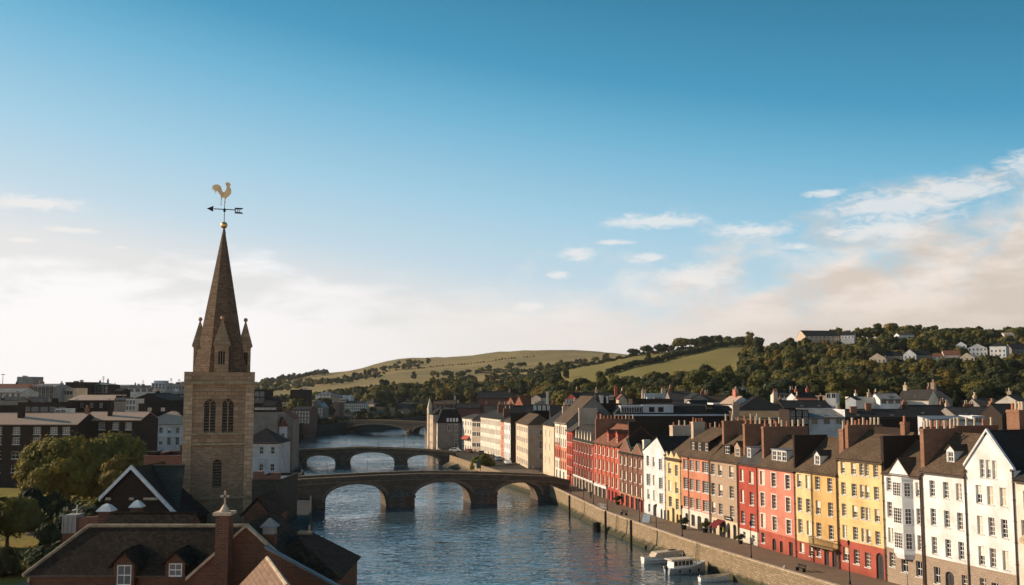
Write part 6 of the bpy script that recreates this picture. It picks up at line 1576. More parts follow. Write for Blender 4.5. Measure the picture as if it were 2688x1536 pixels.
hill('small white house next to the big crest house', 2209, 2240, 880, 890, 775, 'x', WHITE2, DARKSLATE, 871, 12, 4, -25)
hill('half-timbered tan gable house at the left end of the hillside villas', 2285, 2322, 940, 953, 590, 'y', CREAM, DARKSLATE, 927, 12, 4, -25)
hill('long dark-roofed house right of the half-timbered gable', 2325, 2374, 934, 943, 600, 'x', GREYW, DARKSLATE, 923, 9, 5)
hill('white gabled villa with an attic window in the middle of the hillside row', 2374, 2402, 930, 944, 590, 'y', WHITE, DARKSLATE, 917, 12, 3, -25)
hill('grey house with dark roof beside the white gabled villa', 2404, 2446, 932, 944, 596, 'x', GREYW, DARKSLATE, 920, 9, 3)
hill('small white house left of the timbered brown villa', 2451, 2480, 936, 946, 592, 'x', CREAM2, REDTILE, 928, 9, 3, -20)
hill('timbered brown and white villa with red roof on the hillside', 2480, 2520, 932, 948, 590, 'x', CREAM2, REDTILE, 920, 10, 5, -15)
hill('brown gabled cottage at the lower right of the hillside row', 2522, 2555, 938, 949, 580, 'y', CREAM, REDTILE, 926, 10, 3, -25)
hill('white gable high above the timbered brown villa', 2511, 2535, 906, 916, 650, 'y', WHITE, DARKSLATE, 897, 14, 2, -25)
hill('white villa with curved gable and columns on the right hillside', 2544, 2588, 914, 934, 630, 'y', WHITE2, DARKSLATE, 902, 10, 5, -20)
hill('narrow grey house between the two big white villas', 2590, 2608, 918, 934, 635, 'x', GREYW, DARKSLATE, 910, 9, 2)
hill('big square white villa with shaded side on the right hillside', 2604, 2636, 908, 938, 620, 'hip', WHITE2, DARKSLATE, 897, 12, 4, -35, 'n', 3)
hill('dark roofed house at the right edge of the hillside', 2656, 2700, 916, 930, 630, 'x', GREYW, DARKSLATE, 903, 10, 4)
hill('low white bungalow alone among trees high on the hill', 2360, 2400, 880, 886, 700, 'x', WHITE2, SLATE2, 874, 9, 5)
hill('pale roofed bungalow near the top right skyline', 2636, 2664, 878, 884, 720, 'x', CREAM2, PINKTILE, 873, 8, 3)


# ---------------------------------------------------------------- trees
def leaf_cloud(lobes, n, size, seed, flat=0.0):
    rs = np.random.RandomState(seed)
    L = np.array(lobes, float)
    wgt = (L[:, 3] * L[:, 4] + L[:, 4] * L[:, 5] + L[:, 3] * L[:, 5]); wgt /= wgt.sum()
    li = rs.choice(len(L), n, p=wgt)
    d = rs.normal(size=(n, 3)); d /= np.linalg.norm(d, axis=1)[:, None]
    d[:, 2] = np.where((d[:, 2] < -0.3) & (rs.rand(n) < 0.7), -d[:, 2], d[:, 2])
    r = 0.7 + 0.36 * rs.rand(n) ** 0.7 + np.where(rs.rand(n) < 0.14, rs.rand(n) * 0.45, 0)
    p = L[li, :3] + d * L[li, 3:6] * r[:, None]
    out = p - L[:, :3].mean(0); out /= np.linalg.norm(out, axis=1)[:, None] + 1e-6
    nr = d * 0.8 + out * 0.7 + rs.normal(size=(n, 3)) * 0.34; nr /= np.linalg.norm(nr, axis=1)[:, None]
    t1 = np.cross(nr, rs.normal(size=(n, 3))); t1 /= np.linalg.norm(t1, axis=1)[:, None]
    t2 = np.cross(nr, t1)
    s = size * (0.55 + 0.9 * rs.rand(n))[:, None]
    q = np.stack([p - t1 * s - t2 * s * 0.7, p + t1 * s * 0.8 - t2 * s, p + t1 * s + t2 * s * 0.7, p - t1 * s * 0.8 + t2 * s], 1)
    return q.reshape(-1, 3)
def quads_mesh(name, v, mats, extra=None):
    """Leaf quads, with an optional MB of wood as the second material."""
    nq = len(v) // 4
    ev, ef, em = (extra.v, extra.f, extra.m) if extra else ([], [], [])
    me = bpy.data.meshes.new(name)
    nl = nq * 4 + sum(len(f) for f in ef)
    me.vertices.add(nq * 4 + len(ev)); me.loops.add(nl); me.polygons.add(nq + len(ef))
    allv = np.concatenate([v, np.array(ev, float).reshape(-1, 3)]) if ev else v
    me.vertices.foreach_set('co', allv.astype(np.float32).ravel())
    loops = list(range(nq * 4)); starts = list(range(0, nq * 4, 4)); k = nq * 4
    for f in ef:
        starts.append(k); loops += [i + nq * 4 for i in f]; k += len(f)
    me.loops.foreach_set('vertex_index', np.array(loops, np.int32))
    me.polygons.foreach_set('loop_start', np.array(starts, np.int32))
    for m in mats: me.materials.append(m)
    me.polygons.foreach_set('material_index', np.array([0] * nq + list(em), np.int32))
    me.update(calc_edges=True)
    return me
def lobes_for(shape, rng):
    out = []
    if shape == 'round':
        out.append((0, 0, 6.0, 3.6, 3.6, 3.3))
        for i in range(16):
            a, e = rng.uniform(0, 6.283), rng.uniform(-0.45, 1.25); r = rng.uniform(1.1, 2.0)
            out.append((math.cos(a) * math.cos(e) * 3.7, math.sin(a) * math.cos(e) * 3.7, 6.0 + math.sin(e) * 3.5, r, r, r * 0.85))
    elif shape == 'spreading':
        out.append((0, 0, 5.0, 4.6, 4.6, 2.6))
        for i in range(18):
            a, e = rng.uniform(0, 6.283), rng.uniform(-0.3, 1.2); r = rng.uniform(1.0, 1.9)
            out.append((math.cos(a) * math.cos(e) * 5.0, math.sin(a) * math.cos(e) * 5.0, 4.8 + math.sin(e) * 2.9, r * 1.15, r * 1.15, r * 0.8))
    elif shape == 'tall':
        out.append((0, 0, 6.5, 2.4, 2.4, 4.6))
        for i in range(15):
            a, z = rng.uniform(0, 6.283), rng.uniform(2.2, 11); r = rng.uniform(0.9, 1.6); k = 2.5 * math.sqrt(max(0.08, 1 - ((z - 6.0) / 6.2) ** 2))
            out.append((math.cos(a) * k, math.sin(a) * k, z, r, r, r * 1.1))
    else:                                   # conifer-like
        for i in range(12):
            z = 1.6 + i * 0.85; k = 2.5 * (1 - i / 12.5)
            for j in range(3):
                a = rng.uniform(0, 6.283)
                out.append((math.cos(a) * k * 0.55, math.sin(a) * k * 0.55, z, k * 0.6 + 0.25, k * 0.6 + 0.25, 0.75))
    return out
PROTO = {}
def proto(shape, var, mat, n, size):
    key = (shape, var, mat.name, n)
    if key not in PROTO:
        rng = random.Random(hash((shape == 'round', shape == 'tall', shape == 'spreading', var)) % 9973)
        lb = lobes_for(shape, rng)
        v = leaf_cloud(lb, n, size, var * 13 + len(shape))
        wd = MB(); wd.tube((0, 0, -3), (0, 0, 5), 0.34, 0.2, 6, 1)
        for x, y, z, rx, ry, rz_ in lb[:16]:
            wd.ball((x, y, z), 1.0, 6, 0, (rx * 0.72, ry * 0.72, rz_ * 0.72))
            if shape != 'conifer': wd.tube((0, 0, 3), (x * 0.8, y * 0.8, z), 0.12, 0.05, 4, 1)
        PROTO[key] = quads_mesh('tree', v, [mat, BARK], wd)
    return PROTO[key]
COLS = [('olive', LEAF), ('dark green', LEAFD), ('yellowing', LEAFY), ('deep green', LEAFG)]
rng = random.Random(11)
cand, grid_ = [], {}
def zone_name(p, d):
    if p < 1240: return 'the wood beyond the farthest bridge'
    if p < 1560: return 'the wood behind the roofs of the cream quay houses'
    if p < 1950: return 'the wood behind the long black-roofed hall'
    if p < 2270: return 'the wooded slope below the crest house'
    return 'the wooded slope below the hillside villas' if d < 585 else 'the wood above the hillside villas'
tries = 0
while tries < 26000:
    tries += 1
    pf = rng.uniform(940, 2790)                       # photo column
    p = pf / 1.055
    d = rng.uniform(360, 960) if pf < 1420 else rng.uniform(372, 860)
    x = (pf - 1344) / 2613 * d
    if zone(x, d) != 3: continue
    if 1385 < p < 1845 and d > 590: continue
    if d < 640 and x < xr(d) + 35: continue
    if d >= 640 and d < 880 and pf < 1110: continue
    s = rng.uniform(0.7, 1.2) * rng.choice((0.9, 1.0, 1.0, 1.2))
    cell = (int(x // 13), int(d // 13))
    if any((x - ox) ** 2 + (d - oy) ** 2 < (4.5 * (s + os)) ** 2 for i in (-1, 0, 1) for j in (-1, 0, 1) for ox, oy, os in grid_.get((cell[0] + i, cell[1] + j), ())): continue
    z = H(x, d)
    tx, ty = proj((x, d, z + 10 * s))
    bx, by = proj((x, d, z))
    hw = 4.5 * s / d * 2613
    if any(d < hd + 14 and d > hd - 230 and tx + hw > a and tx - hw < c and ty < yb - 5 and by > yt for a, c, yt, yb, hd in HILLBOX): continue
    if any(abs(d - hd - 4) < 14 and a - 4 < tx < c + 4 for a, c, yt, yb, hd in HILLBOX): continue
    grid_.setdefault(cell, []).append((x, d, s))
    cand.append((s / d, x, d, z, s, p))
cand.sort(reverse=True)
N_IND = 285
for i, (_, x, d, z, s, p) in enumerate(cand[:N_IND]):
    sh = rng.choice(['round', 'round', 'spreading', 'tall', 'round', 'spreading', 'conifer' if rng.random() < 0.4 else 'tall'])
    ci = rng.choices([0, 1, 2, 3], [0.36, 0.3, 0.17, 0.17])[0]
    if sh == 'conifer': ci = 3
    cn, cm = COLS[ci]
    me = proto(sh, rng.randrange(3), cm, 2600, 0.34)
    o = obj('woodland_tree', me, None, (x, d, z - 0.4), rng.uniform(0, 6.28))
    o.scale = (s * rng.uniform(0.95, 1.2), s * rng.uniform(0.95, 1.2), s * rng.uniform(0.85, 1.12))
    zn = zone_name(p, d)
    tag(o, f'{cn} {"conifer-like" if sh == "conifer" else sh} tree in {zn}', 'tree', f'{cn} {sh} trees in {zn}')
# the rest of the wood, one mass
def mass(name, label, pts, cm_of, n, size, cat='woodland'):
    parts = {}
    for x, y, z, s in pts:
        m = cm_of(); parts.setdefault(m.name, []).append((x, y, z, s))
    vs, mi, mats = [], [], []
    base = [leaf_cloud(lobes_for(sh, random.Random(50 + i)), n, size, 90 + i) for i, sh in enumerate(('round', 'spreading', 'tall', 'round', 'spreading'))]
    cores = []
    for i, sh in enumerate(('round', 'spreading', 'tall', 'round', 'spreading')):
        mb = MB()
        for x, y, z, rx, ry, rz_ in lobes_for(sh, random.Random(50 + i))[:9]:
            for f in (((-1, -1, 0), (1, -1, 0), (1, 1, 0), (-1, 1, 0)), ((-1, 0, -1), (1, 0, -1), (1, 0, 1), (-1, 0, 1)), ((0, -1, -1), (0, 1, -1), (0, 1, 1), (0, -1, 1))):
                mb.v += [(x + a * rx * 0.6, y + b_ * ry * 0.6, z + c * rz_ * 0.6) for a, b_, c in f]
        cores.append(np.array(mb.v, float))
    for k, (mn, ps) in enumerate(parts.items()):
        mats.append(bpy.data.materials[mn])
        for x, y, z, s in ps:
            j = rng.randrange(5); a = rng.uniform(0, 6.28); ca, sa = math.cos(a), math.sin(a)
            b_ = np.concatenate([base[j], cores[j]])
            q = np.stack([b_[:, 0] * ca - b_[:, 1] * sa, b_[:, 0] * sa + b_[:, 1] * ca, b_[:, 2]], 1) * s + np.array([x, y, z])
            vs.append(q); mi += [k] * (len(q) // 4)
    v = np.concatenate(vs)
    me = quads_mesh(name, v, mats)
    me.polygons.foreach_set('material_index', np.array(mi, np.int32))
    return tag(obj(name, me), label, cat, None, 'stuff')
pick = lambda: COLS[rng.choices([0, 1, 2, 3], [0.36, 0.32, 0.14, 0.18])[0]][1]
mass('hillside_wood', 'mass of mixed autumn trees covering the hillside above the town', [(x, d, z - 0.4, s) for _, x, d, z, s, p in cand[N_IND:]], pick, 600, 0.66)
# hedges, copses and scrub far away on the grassy hill
pts = []
def far_line(p0, d0, p1, d1, n, s0=0.5, s1=1.0, jit=6):
    for i in range(n):
        k = i / max(1, n - 1)
        px, d = p0 + (p1 - p0) * k, d0 + (d1 - d0) * k + rng.uniform(-jit, jit)
        x = (px - 1344) / 2613 * d; pts.append((x, d, H(x, d) - 1, rng.uniform(s0, s1)))
def copse(px, d, w_, dd, n, s0=0.6, s1=1.1):
    for i in range(n):
        a, r = rng.uniform(0, 6.28), math.sqrt(rng.random())
        x = (px - 1344) / 2613 * d + math.cos(a) * r * w_; y = d + math.sin(a) * r * dd
        pts.append((x, y, H(x, y) - 1, rng.uniform(s0, s1)))
for px, d, w_, dd, n in ((1020, 2000, 70, 60, 26), (1080, 2150, 40, 30, 16), (960, 1800, 40, 30, 16), (1290, 1650, 40, 20, 10), (760, 1700, 80, 50, 30), (700, 1900, 120, 60, 40), (1150, 1500, 50, 20, 12), (1240, 1250, 60, 30, 26),
                         (1380, 1250, 50, 40, 30), (1330, 1750, 40, 25, 10), (890, 1600, 50, 30, 16), (640, 1600, 100, 60, 40), (1500, 1500, 60, 30, 14)):
    copse(px, d, w_, dd, n)
far_line(690, 2150, 860, 2350, 60, 0.8, 1.5); far_line(1000, 1900, 1400, 2150, 50, 0.25, 0.5); far_line(860, 1700, 1000, 1650, 30, 0.4, 0.8); far_line(1300, 1650, 1500, 1500, 30, 0.4, 0.7)
far_line(1250, 1600, 1560, 1420, 50, 0.3, 0.6); far_line(660, 1080, 940, 1090, 110, 0.5, 0.9, 30); far_line(1330, 1180, 1500, 1130, 40, 0.5, 0.9); far_line(900, 1120, 1250, 1130, 90, 0.4, 0.8, 20)
mass('distant_copses', 'hazy copses, scrub and hedges scattered over the far grassy hill', pts, pick, 130, 1.15)
# hedges of the green fields, each a thing
def hedge(label, P, s=0.42, step=2.2):
    vs = []
    for (p0, d0), (p1, d1) in zip(P, P[1:]):
        a = Vector(((p0 - 1344) / 2613 * d0, d0)); c = Vector(((p1 - 1344) / 2613 * d1, d1))
        n = max(2, int((c - a).length / step))
        for i in range(n):
            q = a + (c - a) * i / n
            k = s * rng.uniform(0.7, 1.4)
            lv = leaf_cloud([(0, 0, 3.2, 3.4, 3.4, 3.4), (1.5, 1, 4.6, 1.8, 1.8, 1.8), (-1.5, -1, 4.2, 1.8, 1.8, 1.8)], 60, 0.95, rng.randrange(9999)) * k
            vs.append(lv + np.array([q.x, q.y, H(q.x, q.y) - 0.6 + rng.uniform(-.3, .3)]))
    h_ = thing('hedgerow', label, 'hedge'); obj('foliage', quads_mesh('foliage', np.concatenate(vs), [LEAFD]), h_)
hedge('long dark hedge climbing between the two green fields', [(1590, 870), (1665, 905), (1740, 950), (1812, 1000), (1912, 1070)], 0.75)
hedge('hedge along the skyline edge of the upper green field', [(1500, 1110), (1640, 1120), (1780, 1120), (1880, 1110), (1990, 1080)], 0.6)
for i, (px, d, s, sh, c) in enumerate(((1663, 1120, 1.15, 'spreading', 1), (1697, 1125, 1.25, 'spreading', 1), (1727, 1120, 1.1, 'round', 1), (1744, 1118, 1.0, 'round', 3), (1763, 1110, 0.8, 'round', 1), (1790, 1090, 1.7, 'spreading', 0), (1822, 1085, 1.5, 'spreading', 1), (1846, 1070, 1.3, 'round', 3),
                                (1862, 1100, 1.5, 'spreading', 1), (1886, 1090, 1.2, 'round', 1), (1912, 1080, 1.1, 'round', 0), (1942, 1070, 1.4, 'spreading', 1), (1968, 1060, 1.5, 'tall', 2), (1700, 925, 0.95, 'tall', 1), (1485, 930, 0.9, 'tall', 1), (1990, 1040, 1.3, 'round', 1))):
    x = (px - 1344) / 2613 * d
    o = obj('field_tree', proto(sh, i % 3, COLS[c][1], 1500, 0.42), None, (x, d, H(x, d) - 0.8), i * 1.7); o.scale = (s, s, s)
    w_ = ('in the gap at the start of the skyline row', 'second along the skyline row', 'with a rounded head in mid-skyline row', 'beside the rounded tree of the skyline row', 'smallest of the skyline row', 'broadest of the skyline row', 'joined to the broadest skyline tree', 'dark and round after the broad pair on the skyline',
          'wide-topped where the skyline row thickens', 'round where the skyline row meets the upper field corner', 'olive at the upper corner of the big green field', 'spreading just before the wooded hilltop', 'yellowing against the wooded hilltop', 'growing alone out of the long field hedge', 'standing alone at the foot of the upper green field', 'round at the very edge of the wooded hilltop')[i]
    tag(o, f'field tree {w_}', 'tree', 'trees along the field skyline')
# ---- garden trees on the shaded bank
def big_tree(name, label, loc, lobes, n, size, mat, trunk, cat='tree'):
    t = thing(name, label, cat, loc)
    obj('crown', quads_mesh('crown', leaf_cloud(lobes, n, size, len(lobes) * 7), [mat], core_of(lobes)), t)
    b = MB(); h_, r = trunk
    b.tube((0, 0, -0.6), (0, 0, h_), r, r * 0.7, 9)
    for x, y, z, *_ in lobes[1:10]: b.tube((0, 0, h_ * 0.8), (x * 0.75, y * 0.75, z * 0.92), r * 0.4, r * 0.12, 6)
    b.build('trunk', BARK, t, uv=False)
    return t
def core_of(lobes):
    mb = MB()
    for x, y, z, rx, ry, rz_ in lobes: mb.ball((x, y, z), 1.0, 8, 0, (rx * 0.62, ry * 0.62, rz_ * 0.62))
    return mb
def dome(w_, h_, zc, n, rng, r0=1.2, r1=2.4, dy=0.8):
    L = [(0, 0, zc, w_ * 0.78, w_ * dy * 0.78, h_ * 0.78)]
    for i in range(n):
        a, e = rng.uniform(0, 6.283), rng.uniform(-0.5, 1.35); r = rng.uniform(r0, r1)
        L.append((math.cos(a) * math.cos(e) * w_ * 0.88, math.sin(a) * math.cos(e) * w_ * dy * 0.88, zc + math.sin(e) * h_ * 0.86, r, r, r * 0.85))
    return L
p = at(165, 1320, 186)
big_tree('garden_tree', 'huge domed golden-green tree on the lawn in front of the dark terraces', (p.x, 186, 0), dome(8.3, 7.6, 7.0, 70, random.Random(3), 0.8, 1.9), 42000, 0.21, LEAFGOLD, (4, 0.6))
p = at(300, 1300, 192)
big_tree('garden_tree', 'second broad tree merging with the huge domed tree on its tower side', (p.x, 192, 0), dome(7.0, 7.0, 7.6, 54, random.Random(5), 0.8, 1.8), 30000, 0.21, LEAFGOLD, (4, 0.5))
p = at(318, 1240, 160)
big_tree('garden_tree', 'small yellowish tree between the big trees and the bargeboard gable', (p.x, 160, 0), dome(2.6, 3.4, 9.0, 16, random.Random(6), 0.7, 1.2), 4200, 0.22, LEAFY, (5, 0.2))
p = at(20, 1400, 150)
big_tree('garden_tree', 'smaller round tree on the lawn at the left edge', (p.x, 150, 0), dome(4.6, 3.2, 4.0, 34, random.Random(8), 0.6, 1.3), 15000, 0.17, LEAFGOLD, (2, 0.3))
p = at(-250, 1300, 165)  # three unseen trees added left of the view to throw shadow on the lawn
big_tree('garden_tree', 'unseen tall tree added outside the left edge to shade the lawn', (p.x, 150, 0), dome(6.5, 5.5, 8.0, 30, random.Random(9)), 6000, 0.45, LEAFD, (4, 0.5))
p = at(-140, 1300, 140)
big_tree('garden_tree', 'unseen spreading tree added just outside the left edge to shade the lawn', (p.x, 141, 0), dome(5.5, 4.5, 6.0, 26, random.Random(12)), 5000, 0.45, LEAFD, (3, 0.4))
p = at(-420, 1300, 140)
big_tree('garden_tree', 'unseen dark tree added far outside the left edge to shade the lawn', (p.x, 128, 0), dome(7, 5.5, 8.0, 30, random.Random(10)), 6000, 0.45, LEAFD, (4, 0.5))
def bush(label, loc, w_, h_, mat, n=1800, size=0.2, seed=1):
    t = thing('shrub', label, 'shrub', loc)
    L = dome(w_, h_, h_ * 0.7, 12, random.Random(seed), min(w_, h_) * 0.25, min(w_, h_) * 0.5)
    obj('foliage', quads_mesh('foliage', leaf_cloud(L, n, size, seed), [mat], core_of(L)), t)
    b = MB(); b.tube((0, 0, -0.3), (0, 0, h_ * 0.7), 0.08, 0.05, 6); b.build('stem', BARK, t, uv=False)
pp = at(150, 1440, 95)
bush('thick dark bush climbing beside the end of the long hipped roof', (at(150, 1440, 96).x, 98, 0), 3.6, 5.2, LEAFD, 6500, 0.2, 4)
bush('dense dark undergrowth below the big trees', (at(200, 1350, 150).x, 158, 0), 7, 3.4, LEAFG, 7000, 0.28, 14)
bush('dark bushes added to stand for the shade under the huge domed tree', (at(110, 1350, 168).x, 168, 0), 7, 3.6, LEAFG, 6000, 0.26, 31)  # this and the next two bushes are added to darken lawn that only lies in shade
bush('dark bushes added in place of shade beside the garden path', (at(225, 1390, 140).x, 143, 0), 4.5, 3.0, LEAFG, 5000, 0.22, 32)
bush('rounded dark bush added in place of shade between the lawn tree and the metal enclosure', (at(120, 1390, 138).x, 146, 0), 4.2, 2.6, LEAFG, 4500, 0.22, 33)
bush('low dark shrubs at the far left edge of the lawn', (at(-10, 1500, 128).x, 128, 0), 4.5, 1.8, LEAFD, 4000, 0.2, 16)
bush('tree-like shrub rising over the brown square block', (at(790, 1070, 555).x, 552, 2), 9, 8, LEAF, 3000, 0.6, 18)
bush('round green clump beside the pale grey riverside house', (at(845, 1060, 640).x, 640, 3), 7, 8, LEAFD, 2500, 0.6, 19)
bush('clump of trees between the cream far terrace and the golden terrace', (at(1002, 1080, 800).x, 800, 4), 9, 10, LEAFD, 3000, 0.7, 20)
bush('tall clump behind the tan hipped house at the river bend', (at(985, 1060, 830).x, 840, 5), 10, 12, LEAF, 3000, 0.7, 21)
bush('green bank of bushes at the left end of the middle bridge', (-77, 345, 0), 3.2, 2.6, LEAFG, 2500, 0.25, 22)
bush('ivy clump hanging on the tan quay wall', (-9, 306, -2.2), 3.2, 3.0, LEAF, 2500, 0.25, 23)
bush('row of low trees along the far embankment', (-118, 500, 2), 8, 3.5, LEAFG, 3000, 0.4, 24)

pts = []
for i in range(150):
    y = 512 + rng.random() * 330
    x = (xl(y) - rng.uniform(2, 9)) if y < 780 else rng.uniform(-110, -20)
    pts.append((x, y, H(x, y) + (2.6 if y < 780 else 0) - 0.6, rng.uniform(0.25, 0.55)))
for i in range(90):
    y = rng.uniform(560, 900); x = -y * rng.uniform(0.06, 0.2)
    if x < xl(min(y, 779)) - 1 and y < 780 or y >= 785: pts.append((x, y, H(x, y) - 0.6, rng.uniform(0.3, 0.65)))
mass('riverside_undergrowth', 'dark bushes and scrub along the far bank of the river bend', pts, lambda: rng.choice((LEAFD, LEAFG, LEAFG)), 260, 0.9)


# ---------------------------------------------------------------- boats moored along the quay wall
def hull(L, B, Hh, sheer=0.35, n=12, full=0.75):
    """Rings from stern to bow: half-beam, gunwale height."""
    st = []
    for i in range(n + 1):
        k = i / n
        hb = B / 2 * (full + (1 - full) * min(1, k / 0.35)) * (1 - max(0, (k - 0.4) / 0.6) ** 2.1)
        st.append((k * L - L / 2, max(0.03, hb), Hh + sheer * k ** 2))
    return st
def loft(st, frac=1.0, drop=0.0, keel=-0.35, m=0, mb=None, inside=False):
    mb = mb or MB()
    ring = []
    for x, hb, g in st:
        ring.append([(x, -hb * frac, g - drop), (x, -hb * 0.93 * frac, g * 0.55), (x, -hb * 0.72 * frac, 0.02), (x, 0, keel), (x, hb * 0.72 * frac, 0.02), (x, hb * 0.93 * frac, g * 0.55), (x, hb * frac, g - drop)])
    for r0, r1 in zip(ring, ring[1:]):
        for i in range(6): mb.poly([r0[i], r1[i], r1[i + 1], r0[i + 1]], m)
    mb.poly(ring[0][::-1], m)
    return mb
def deck(st, z, m=0, mb=None, x0=-99, x1=99, frac=0.97):
    mb = mb or MB()
    for (xa, ha, ga), (xb, hb, gb) in zip(st, st[1:]):
        if xa < x0 - 1e-6 or xb > x1 + 1e-6: continue
        mb.poly([(xa, -ha * frac, ga + z), (xb, -hb * frac, gb + z), (xb, hb * frac, gb + z), (xa, ha * frac, ga + z)], m)
    return mb
def rail(st, w_, h_, z, mb):
    for sg in (-1, 1):
        for (xa, ha, ga), (xb, hb, gb) in zip(st, st[1:]):
            p = [(xa, sg * (ha + w_)), (xb, sg * (hb + w_)), (xb, sg * (hb - w_)), (xa, sg * (ha - w_))]
            if sg > 0: p = p[::-1]
            zz = [ga, gb, gb, ga] if sg < 0 else [ga, gb, gb, ga]
            lo = [(q[0], q[1], (ga if abs(q[0] - xa) < 1e-6 else gb) + z) for q in p]
            mb.hexa(lo + [(q[0], q[1], q[2] + h_) for q in lo])
def boat_at(p, ang, label, name='motor_boat', cat='boat', group=None):
    return thing(name, label, cat, (p[0], p[1], WZ), ang, group)
# cabin cruiser in front
t = boat_at((24.5, 143.2), rad(24), 'white cabin boat with a row of dark cabin windows and a grey hull')
st = hull(6.4, 2.3, 0.95, 0.5)
loft(st).build('hull', BOATGREY, t); b = MB(); rail(st, 0.07, 0.12, -0.08, b); b.build('gunwale', BOATWHITE, t)
deck(st, -0.12).build('deck', BOATWHITE, t)
b = MB(); b.hexa([(-2.6, -0.85, 0.85), (1.0, -0.85, 0.85), (1.0, 0.85, 0.85), (-2.6, 0.85, 0.85), (-2.5, -0.75, 1.95), (0.6, -0.75, 1.95), (0.6, 0.75, 1.95), (-2.5, 0.75, 1.95)])
cb = b.build('cabin', BOATWHITE, t)
b = MB(); b.hexa([(-3.0, -1.0, 1.95), (1.0, -1.0, 1.95), (1.0, 1.0, 1.95), (-3.0, 1.0, 1.95), (-2.9, -0.92, 2.08), (0.9, -0.92, 2.08), (0.9, 0.92, 2.08), (-2.9, 0.92, 2.08)]); b.build('cabin_roof', BOATTAN, cb)
for i in range(5):
    for sg in (-1, 1):
        x0 = -2.4 + i * 0.62
        b = MB(); b.hexa([(x0, sg * 0.845, 1.2), (x0 + 0.5, sg * 0.845, 1.2), (x0 + 0.5, sg * 0.80, 1.2), (x0, sg * 0.80, 1.2), (x0, sg * 0.79, 1.82), (x0 + 0.5, sg * 0.79, 1.82), (x0 + 0.5, sg * 0.74, 1.82), (x0, sg * 0.74, 1.82)]); b.build('cabin_window', DARKGLASS, cb)
b = MB(); b.hexa([(1.0, -0.6, 0.85), (2.1, -0.35, 0.95), (2.1, 0.35, 0.95), (1.0, 0.6, 0.85), (0.95, -0.55, 1.35), (1.9, -0.3, 1.15), (1.9, 0.3, 1.15), (0.95, 0.55, 1.35)]); b.build('foredeck_hatch', BOATWHITE, t)
b = MB(); b.box(-3.35, -3.12, -0.16, 0.16, -0.3, 0.95); b.box(-3.5, -3.2, -0.2, 0.2, 0.75, 1.2); b.build('outboard_motor', IRON, t)
b = MB(); b.tube((2.2, 0, 1.2), (2.2, 0, 1.7), 0.03, n=5); b.tube((1.4, -0.5, 1.2), (1.4, -0.5, 1.55), 0.03, n=5); b.build('bow_rail', IRON, t)
for x in (-1.8, -0.2, 1.3):
    b = MB(); b.lathe([(0.04, 0), (0.12, 0.08), (0.12, 0.4), (0.04, 0.48)], (x, -1.27 + abs(x) * 0.03, 0.25), 8); b.build('fender', IRON, t)
b = MB(); b.tube((3.1, 0, 1.35), (3.5, 1.0, 1.9), 0.025, n=4); b.tube((3.5, 1.0, 1.9), (3.8, 1.9, 2.9), 0.025, n=4); b.build('mooring_rope', COPING, t)
b = MB(); b.tube((-0.6, 0, 2.08), (-0.6, 0, 3.1), 0.03, 0.02, 5); b.box(-0.9, -0.3, -0.02, 0.02, 2.7, 2.74); b.build('mast', TRIM, t)
# long canvas-roofed boat behind
t = boat_at((22.8, 151.8), rad(20), 'long white boat with tan canvas top and dark oval hatch by the quay')
st = hull(7.4, 2.3, 0.95, 0.3, 12, 0.5)
loft(st).build('hull', BOATWHITE, t); b = MB(); rail(st, 0.06, 0.1, -0.06, b); b.build('gunwale', BOATTAN, t); deck(st, -0.1).build('deck', BOATTAN, t)
b = MB(); rail(st, 0.09, 0.12, -0.55, b); b.build('rubbing_strake', BOATGREY, t)
b = MB(); b.hexa([(-2.2, -0.95, 0.9), (2.9, -0.8, 1.0), (2.9, 0.8, 1.0), (-2.2, 0.95, 0.9), (-1.7, -0.85, 1.55), (2.5, -0.7, 1.75), (2.5, 0.7, 1.75), (-1.7, 0.85, 1.55)]); cb = b.build('canvas_top', BOATTAN, t)
b = MB(); b.ball((1.3, 0, 1.72), 1.0, 14, 0, (0.75, 0.4, 0.14)); b.build('oval_hatch', DARKGLASS, cb)
b = MB(); b.tube((-3.5, 0, 0.9), (-3.9, 0, 1.5), 0.06, 0.03, 6); b.build('stern_post', BOATWHITE, t)
# dinghy
t = boat_at((27.3, 137.3), rad(14), 'small open white rowing dinghy beside the cabin boat', 'rowing_dinghy', 'dinghy')
st = hull(4.4, 1.6, 0.55, 0.32, 12, 0.62)
loft(st).build('hull', BOATWHITE, t)
mb = loft([(x * 0.97, hb * 0.92, g) for x, hb, g in st], 1.0, 0.02, 0.0, 0); mb.build('inner_hull', BOATTAN, t)
b = MB(); rail(st, 0.05, 0.08, -0.04, b); b.build('gunwale', BOATTAN, t)
for x in (-1.2, 0.1, 1.2):
    b = MB(); w_ = 0.74 * (1 if x < 0.5 else 0.8); b.box(x - 0.14, x + 0.14, -w_, w_, 0.34, 0.39); b.build('thwart', BOATTAN, t)
b = MB(); b.lathe([(0.06, 0), (0.1, 0.15), (0.05, 0.3)], (-2.0, 0.3, 0.5), 6); b.build('mooring_buoy', BOATWHITE, t)

for y_, lab in ((147.2, 'iron ladder fixed to the quay wall behind the boats'), (178.5, 'iron ladder on the quay wall beside the short dolphin pile')):
    d_ = Vector((xr(y_ + 1) - xr(y_ - 1), 2.0, 0)).normalized()
    t = thing('wall_ladder', lab, 'ladder', (xr(y_) - 0.12, y_, 0), math.atan2(d_.y, d_.x))
    b = MB()
    for x in (-0.22, 0.22): b.tube((x, 0.42, -2.6), (x, 0.1, 1.15), 0.03, n=5)
    for i in range(11): z = -2.4 + i * 0.33; k = (z + 2.6) / 3.75; b.tube((-0.22, 0.42 - 0.32 * k, z), (0.22, 0.42 - 0.32 * k, z), 0.02, n=4)
    b.build('ladder_frame', IRON, t)
